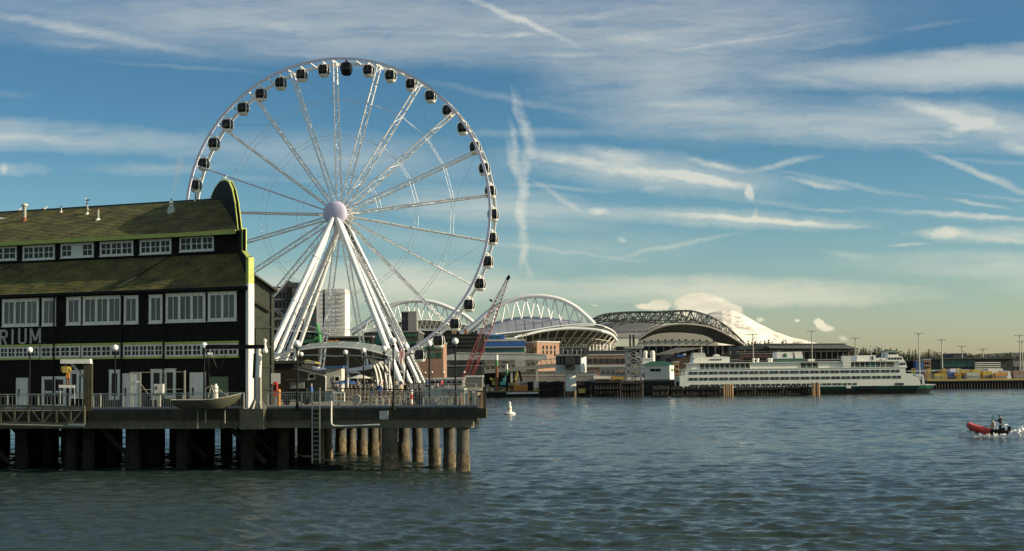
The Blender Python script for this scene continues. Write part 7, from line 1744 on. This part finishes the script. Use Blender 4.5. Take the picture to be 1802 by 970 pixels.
# ------------------------------------------------------------------ high lamp masts
def mast(px, yt, Y, label, base=GND):
    t = thing('light_mast', label, 'light mast', (P(px, 640, Y).x, Y, base), 'tall light masts over the port'); x = P(px, yt + 20, Y).x; zt = P(px, yt, Y).z
    MB().tube((x, Y, base), (x, Y, zt), .30 * Y / 600, 6, .16 * Y / 600).build('pole', 'galv', t)
    s = Y / 600
    MB().bar((x - 1.6 * s, Y, zt), (x + 1.6 * s, Y, zt), .16 * s, .14 * s).build('head_frame', 'galv', t)
    for k in (-1.5, -.5, .5, 1.5): MB().box(x + k * s - .28 * s, x + k * s + .28 * s, Y - .4 * s, Y + .4 * s, zt - .3 * s, zt + .02 * s).build('floodlight', 'grey_white', t)
for px, yt, Y, lab in ((1325, 588, 560, 'light mast in front of the mountain slope'), (1428.5, 582.5, 560, 'light mast right of the ferry funnel'), (1505.5, 594.5, 575, 'light mast above the white ferry stair tower'), (1617, 586.5, 560, 'tallest light mast, just right of the ferry mast'), (1657.5, 597.5, 600, 'light mast second to the right of the ferry'),
                       (1693, 609, 680, 'light mast over the dark port block'), (1730, 614, 700, 'short light mast over the striped port building'), (1794.5, 590, 570, 'light mast at the right edge, left of a pair'), (1799, 600, 600, 'light mast at the right edge, right of a pair'), (920, 588, 600, 'light mast beside the blue office')):
    mast(px, yt, Y, lab)
# ------------------------------------------------------------------ far hills and trees
hm = MB(); rng = np.random.RandomState(4)
hx = np.linspace(-2600, 4200, 90); hy = np.linspace(1500, 4200, 14)
def hh(x, y):
    r = math.sin((y - 1500) / 2700 * math.pi) ** .7 if 1500 < y < 4200 else 0
    px = CX + x / y * F_PX; k = 12 + 9 * math.sin(x * .0021 + 1) + 6 * math.sin(x * .0057 + 2) + 3 * math.sin(x * .013)
    k *= .6 + .5 / (1 + math.exp(-(px - 1450) / 90.)); return 2 + max(0, r * k * y / 1900 * 1.15)
vs = [(x, y, hh(x, y)) for y in hy for x in hx]; fs = [(j * 90 + i, j * 90 + i + 1, (j + 1) * 90 + i + 1, (j + 1) * 90 + i) for j in range(13) for i in range(89)]
hm.add(vs, fs); tag(hm.build('hills', 'hill', smooth=True), kind='structure')
def leafcloud(b, c, rx, rz, n, s, rg):
    for _ in range(n):
        u = rg.normal(size=3); u /= np.linalg.norm(u); r = rg.rand() ** .4
        p = V3(c[0] + u[0] * rx * r, c[1] + u[1] * rx * r, c[2] + u[2] * rz * r); a = V3(*rg.normal(size=3)).normalized() * s * (.6 + .8 * rg.rand()); d = V3(*rg.normal(size=3)); d = (d - a * (d.dot(a) / a.dot(a))).normalized() * a.length
        b.quad(p - a, p - d * .7, p + a, p + d * .7)
def tree_parts(kind, seed):
    rg = np.random.RandomState(seed); tr = MB(); cr_ = MB()
    if kind == 'conifer':
        tr.tube((0, 0, 0), (0, 0, 10.5), .28, 6, .05)
        for k in range(16):
            z = 1.8 + k * .55; r = 2.4 * (1 - (z - 1.4) / 9.6) + .15; m_ = 7
            for i in range(m_):
                a = 6.28 * i / m_ + rg.rand() * .8; rr = r * (.7 + .5 * rg.rand()); tip = V3(rr * math.cos(a), rr * math.sin(a), z - rr * .28); w = .38 * rr + .12; s_ = V3(-math.sin(a), math.cos(a), 0) * w
                cr_.quad(V3(0, 0, z + .35), tip * .55 + V3(0, 0, z * .45 - .05) + s_, tip, tip * .55 + V3(0, 0, z * .45 - .05) - s_)
    elif kind == 'leafy':
        tr.tube((0, 0, 0), (0, 0, 3), .35, 6, .25)
        for i in range(6): a = i * 1.05; e_ = V3(1.9 * math.cos(a), 1.9 * math.sin(a), 4.8 + rg.rand() * 1.6); tr.tube((0, 0, 2.4), e_, .16, 5, .05); leafcloud(cr_, e_, 1.7, 1.5, 60, .34, rg)
        leafcloud(cr_, (0, 0, 6.6), 1.9, 1.7, 80, .34, rg)
    else:
        tr.tube((0, 0, 0), (0, 0, 3.2), .3, 6, .2)
        for i in range(16):
            a = i * 2.4; e_ = V3((1 + 1.6 * rg.rand()) * math.cos(a), (1 + 1.6 * rg.rand()) * math.sin(a), 5 + rg.rand() * 3.4); tr.tube((0, 0, 2 + rg.rand() * 2), e_, .09, 4, .02)
            leafcloud(cr_, e_, 1.1, 1.0, 22, .2, rg)
    return tr.mesh('trunk', 'bark'), cr_.mesh('crown', {'conifer': 'leaf_conifer', 'leafy': 'leaf', 'bare': 'leaf_bare'}[kind])
TP = {k: [tree_parts(k, s) for s in (1, 2, 3)] for k in ('conifer', 'leafy', 'bare')}
def tree(px, Y, h, kind, lab, rg, grp):
    x = P(px, 620, Y).x; base = hh(x, Y) if Y > 1500 else GND
    t = thing('tree', lab, 'tree', (x, Y, base), grp); tm, cm_ = TP[kind][int(rg.rand() * 3)]; s = h / {'conifer': 10.5, 'leafy': 8.3, 'bare': 8.6}[kind]
    a = bpy.data.objects.new('trunk', tm); c = bpy.data.objects.new('crown', cm_)
    for o in (a, c): COL.objects.link(o); o.parent = t
    t.scale = (s * (.8 + .4 * rg.rand()),) * 2 + (s,); t.rotation_euler = (0, 0, rg.rand() * 6)
ORD = 'first second third fourth fifth sixth seventh eighth ninth tenth eleventh twelfth thirteenth fourteenth fifteenth sixteenth seventeenth'.split(); ridge_n = {}; row_n = {}
rg = np.random.RandomState(9); ad = {'conifer': 'dark conifer', 'leafy': 'green broad tree', 'bare': 'bare brown tree'}
near_ref = lambda px: ('on the hill behind the mast of the ferry' if px < 1600 else 'behind the tallest light mast' if px < 1640 else 'left of the dark port block' if px < 1678 else 'above the glazed port building' if px < 1740 else 'on the ridge above the white sign' if px < 1790 else 'at the right edge of the ridge')
for px, Y, ytop, kind in sorted([(1585, 900, 618, 'leafy'), (1592, 940, 624, 'bare'), (1600, 900, 613, 'conifer'), (1606, 910, 616, 'conifer'), (1611, 920, 614, 'conifer'), (1597, 960, 620, 'leafy'), (1620, 900, 622, 'bare'), (1627, 930, 622, 'bare'), (1634, 900, 613.5, 'conifer'), (1632, 960, 620, 'bare'), (1641, 930, 619, 'bare'), (1649, 900, 620, 'conifer'),
                          (1653, 940, 621, 'bare'), (1663, 920, 619.5, 'conifer'), (1669, 950, 624, 'leafy'), (1676, 970, 624, 'bare'), (1700, 960, 619, 'bare'), (1706, 940, 622, 'leafy'), (1714, 960, 624, 'bare'), (1723, 940, 623, 'leafy'), (1735, 960, 624, 'bare'), (1742, 950, 625, 'bare'), (1752, 950, 624, 'leafy'), (1765, 960, 623, 'bare'), (1778, 930, 618, 'conifer'), (1772, 950, 622, 'leafy'), (1786, 950, 623, 'bare'), (1797, 960, 624, 'leafy'), (1808, 950, 620, 'conifer'), (1820, 950, 622, 'bare')]):
    tree(px, Y, P(px, ytop, Y).z - GND, kind, ORD[ridge_n.get(kind, 0)] + ' ' + ad[kind] + ' from the left, ' + near_ref(px), rg, 'trees on the ridge above the port'); ridge_n[kind] = ridge_n.get(kind, 0) + 1
for px, ytop, kind in [(1317, 599, 'conifer'), (1323, 602, 'bare'), (1330, 600, 'conifer'), (1336, 603, 'leafy'), (1346, 598, 'conifer'), (1353, 597, 'conifer'), (1359, 600, 'conifer'), (1367, 603, 'bare'), (1378, 600, 'conifer'), (1393, 602, 'bare'), (1512, 612, 'bare'), (1520, 614, 'leafy'), (1530, 613, 'bare'), (1541, 611, 'leafy'), (1550, 613, 'bare'), (1560, 614, 'leafy'), (1570, 614, 'bare'), (1578, 612, 'conifer')]:
    kk = (kind, px < 1400); tree(px, 1250, P(px, ytop, 1250).z - GND, kind, ORD[row_n.get(kk, 0)] + ' ' + ad[kind] + ' from the left' + (' at the foot of the snowy mountain' if px < 1400 else ' behind the ferry upper deck'), rg, 'trees beyond the flat roofed stand'); row_n[kk] = row_n.get(kk, 0) + 1
for px, ytop, w_ in ((569, 592, 'just right of the green tower'), (577, 595, 'below the dark slot of the wrapped tower'), (598, 594, 'below the right side of the wrapped tower'), (612, 592, 'just right of the wrapped tower'), (627, 594, 'at the left foot of the far arch'), (640, 596, 'under the left end of the far arch')):
    tree(px, 385, P(px, ytop, 385).z - GND, 'leafy', 'dark leafy tree ' + w_ + ' behind the market hall', rg, 'trees behind the waterfront')
# ------------------------------------------------------------------ the snowy mountain
def mountain():
    prof_ = [(900, 640), (1060, 625), (1120, 608), (1160, 590), (1195, 571), (1225, 559), (1250, 551), (1272, 546), (1288, 546), (1303, 551), (1318, 559), (1340, 571), (1362, 583), (1390, 593), (1420, 600), (1445, 606), (1475, 616), (1520, 632), (1620, 640), (1800, 645), (2300, 650)]
    Y0 = 16000.0; nx, ny = 420, 90; rgm = np.random.RandomState(12); vs = []
    pxs = np.linspace(1020, 1700, nx); pyr = np.interp(pxs, [p[0] for p in prof_], [p[1] for p in prof_])
    def vn(x, y, f, s):
        return np.sin(x * f + 3.1 * np.sin(y * f * .7 + s)) * np.cos(y * f * 1.3 + 2.3 * np.sin(x * f * .6 + s * 2))
    V_ = []; 
    top = np.array([P(px, py, Y0).z for px, py in zip(pxs, pyr)]); xs_ = np.array([P(px, 600, Y0).x for px in pxs])
    for j in range(ny):
        v = j / (ny - 1); y = Y0 - 1700 * (1 - v) ** 1.0 if v <= 1 else Y0
        f = v ** .9; yy = Y0 - 1700 + 1700 * v * 1.0
        for i in range(nx):
            x = xs_[i] * (yy / Y0); n_ = 0
            for o in range(5):
                fr = .004 * 1.9 ** o; n_ += (1 - abs(vn(x, yy * .8, fr, o * 1.7))) * .5 ** o
            rid = 26 * (n_ - 1.2) * (math.sin(math.pi * v) ** .6 + .12) + 10 * vn(x, yy, .012, 2)*(.2+math.sin(math.pi*v))
            V_.append((x, yy, top[i] * f + rid * min(1, top[i] / 250)))
    fs = [(j * nx + i, j * nx + i + 1, (j + 1) * nx + i + 1, (j + 1) * nx + i) for j in range(ny - 1) for i in range(nx - 1)]
    m_ = bpy.data.materials.new('snow_rock_hazed'); m_.use_nodes = True; nt = m_.node_tree; L = nt.links.new; b = nt.nodes['Principled BSDF']; b.inputs['Roughness'].default_value = .9
    geo = nt.nodes.new('ShaderNodeNewGeometry'); mp = nt.nodes.new('ShaderNodeMapping'); L(geo.outputs['Position'], mp.inputs[0]); mp.inputs['Scale'].default_value = (.007, .004, .014)
    mp.inputs['Rotation'].default_value = (0, .5, 0)
    nz = nt.nodes.new('ShaderNodeTexNoise'); L(mp.outputs[0], nz.inputs[0]); nz.inputs['Scale'].default_value = 1.5; nz.inputs['Detail'].default_value = 8; nz.inputs['Roughness'].default_value = .7
    rp = nt.nodes.new('ShaderNodeValToRGB'); L(nz.outputs['Fac'], rp.inputs[0]); rp.color_ramp.elements[0].position = .40; rp.color_ramp.elements[1].position = .46; rp.color_ramp.elements[0].color = (.42, .40, .35, 1); rp.color_ramp.elements[1].color = (.80, .74, .62, 1)  # rock paled towards the snow, haze softness put into the colour
    L(rp.outputs[0], b.inputs['Base Color']); M['snow'] = m_
    o = MB().add(V_, fs).build('mountain', 'snow', smooth=True); o['kind'] = 'structure'
mountain()
# ------------------------------------------------------------------ the inflatable boat with its driver and wake
RY = 6.2 * 2700 / (768 - HZ(1740)); K = RY / 2700
rb = thing('inflatable_boat', 'red and black rigid inflatable boat speeding left', 'boat', (0, 0, 0))
# local frame: bow towards -x, length 6.2 m
Lb = 7.2; SX_ = .53; tube_pts = []
def tp(t, side):      # t 0 bow .. 1 stern
    w = 1.05 * min(1, (t / .30)) ** .55 if t < .30 else 1.05
    return V3(-Lb / 2 + Lb * t, side * w, .62 + .62 * max(0, .42 - t) ** 1.3 * 2.2)
for seg, (t0, t1, mm, nm) in enumerate(((0, .60, 'red', 'bow_tube'), (.60, 1, 'black_metal', 'stern_tube'))):
    if seg == 0:
        pts = [tp(t0 + (t1 - t0) * (1 - k / 14), -1) for k in range(15)] + [tp(t0 + (t1 - t0) * k / 14, 1) for k in range(1, 15)]
        MB().path(pts, .30, 12).build(nm, mm, rb, smooth=True)
    else:
        for sd2 in (-1, 1): MB().path([tp(t0 + (t1 - t0) * k / 6, sd2) for k in range(7)] + [tp(1, sd2) + V3(.35, 0, 0)], [.30] * 7 + [.1], 12).build(nm, mm, rb, smooth=True)
rr = []
for k in range(10):
    t = .04 + .94 * k / 9; c = tp(t, 0); w = abs(tp(t, 1).y); rr.append([V3(c.x, -w, c.z - .05), V3(c.x, 0, c.z - .62 + .35 * max(0, .3 - t)), V3(c.x, w, c.z - .05), V3(c.x, w * .9, c.z + .02), V3(c.x, -w * .9, c.z + .02)])
MB().loft(rr).build('hull', 'hull_dark', rb)
MB().prism([V3(.35, -.45, .62), V3(.95, -.45, .62), V3(.95, -.45, 1.55), V3(.55, -.45, 1.75)], (0, .9, 0)).build('console', 'stadium_tan', rb)
MB().prism([V3(.48, -.42, 1.76), V3(.56, -.42, 1.76), V3(.72, -.42, 2.35), V3(.66, -.42, 2.35)], (0, .84, 0)).build('windscreen', 'glass_teal', rb)
MB().bar((.3, -.5, .66), (.3, -.5, 1.6), .1).bar((.3, .5, .66), (.3, .5, 1.6), .1).build('console_post', 'white', rb)
b = MB()
for y in (-.7, .7): b.path([V3(1.7, y, .7), V3(1.75, y, 1.35), V3(1.95, y, 1.5), V3(2.9, y, 1.5), V3(3.1, y, 1.35), V3(3.2, y, .7)], .045, 6)
b.tube((1.95, -.7, 1.5), (1.95, .7, 1.5), .04, 6); b.tube((2.9, -.7, 1.5), (2.9, .7, 1.5), .04, 6); b.build('roll_bar', 'white', rb)
MB().box(2.3, 2.8, -.35, .35, .66, 1.1).build('seat', 'black_metal', rb); MB().box(3.3, 3.75, -.25, .25, .3, 1.35).build('outboard_motor', 'black_metal', rb)
MB().box(-1.6, -.4, -.5, .5, .62, .95).build('locker', 'brown_dark', rb); MB().path([V3(-3.2, 0, 1.25), V3(-2.9, -.3, 1.45), V3(-2.3, -.65, 1.35), V3(-1.4, -.85, 1.1)], .03, 5).build('grab_line', 'white', rb)
pos = V3(X_at(1739, RY, 0), RY, .0); sc_ = 1.0
rb.scale = (SX_, .80, .86); rb.location = pos; rb.rotation_euler = (R(0), R(5.0), R(-30))
q = pos + V3(1.02, -.55, .26); dr = person('drive', 'cloth_black', 'cloth_black', q, R(180), 'person in a black jacket steering the inflatable boat'); dr.location = q
vest = MB().box(-.14, .16, -.2, .2, 1.2, 1.45).mesh('life_vest', 'orange'); o = bpy.data.objects.new('life_vest', MB().box(-.17, -.10, -.13, .13, 1.28, 1.46).mesh('life_vest', 'orange')); COL.objects.link(o); o.parent = dr
# wake foam
def wake():
    rg = np.random.RandomState(6); b = MB()
    nx, ny = 150, 40; V_ = []
    for i in range(nx):
        t = i / (nx - 1); x = -4.4 + 17.5 * t
        for j in range(ny):
            s_ = j / (ny - 1) * 2 - 1; w = 1.3 + 1.0 * min(1, t * 3) + .6 * t
            env = (1 - abs(s_) ** 3)
            base = .22 + .26 * math.exp(-((t - .10) / .10) ** 2) + .55 * math.exp(-((t - .60) / .14) ** 2) + .22 * math.exp(-((t - .92) / .2) ** 2) + .25 * math.exp(-((abs(s_) - .75) / .2) ** 2) * math.exp(-((t - .3) / .3) ** 2)
            n_ = .16 * math.sin(x * 5.3 + s_ * 4 + 2 * math.sin(s_ * 7)) + .08 * math.sin(x * 11 + s_ * 13) + .05 * rg.randn()
            V_.append((x, s_ * w, -.12 + env * (base + n_ * (.3 + base))))
    fs = [(i * ny + j, (i + 1) * ny + j, (i + 1) * ny + j + 1, i * ny + j + 1) for i in range(nx - 1) for j in range(ny - 1)]
    for k in range(1500):
        q = V_[int(rg.rand() * nx) * ny + min(ny - 1, int(rg.rand() * ny))]; r_ = .04 + .10 * rg.rand() ** 2
        b.sph((q[0] + rg.randn() * .1, q[1] + rg.randn() * .08, q[2] + r_ * .4 + .10 * abs(rg.randn()) * max(0, q[2])), r_, 6, 4, .8)
    o = b.add(V_, fs).build('wake', 'foam', smooth=True); o.location = pos; o.rotation_euler = (0, 0, R(-30)); o.scale = (.58, .9, 1.0); o['kind'] = 'stuff'; o['label'] = 'white foam wake behind and under the inflatable boat'
wake()
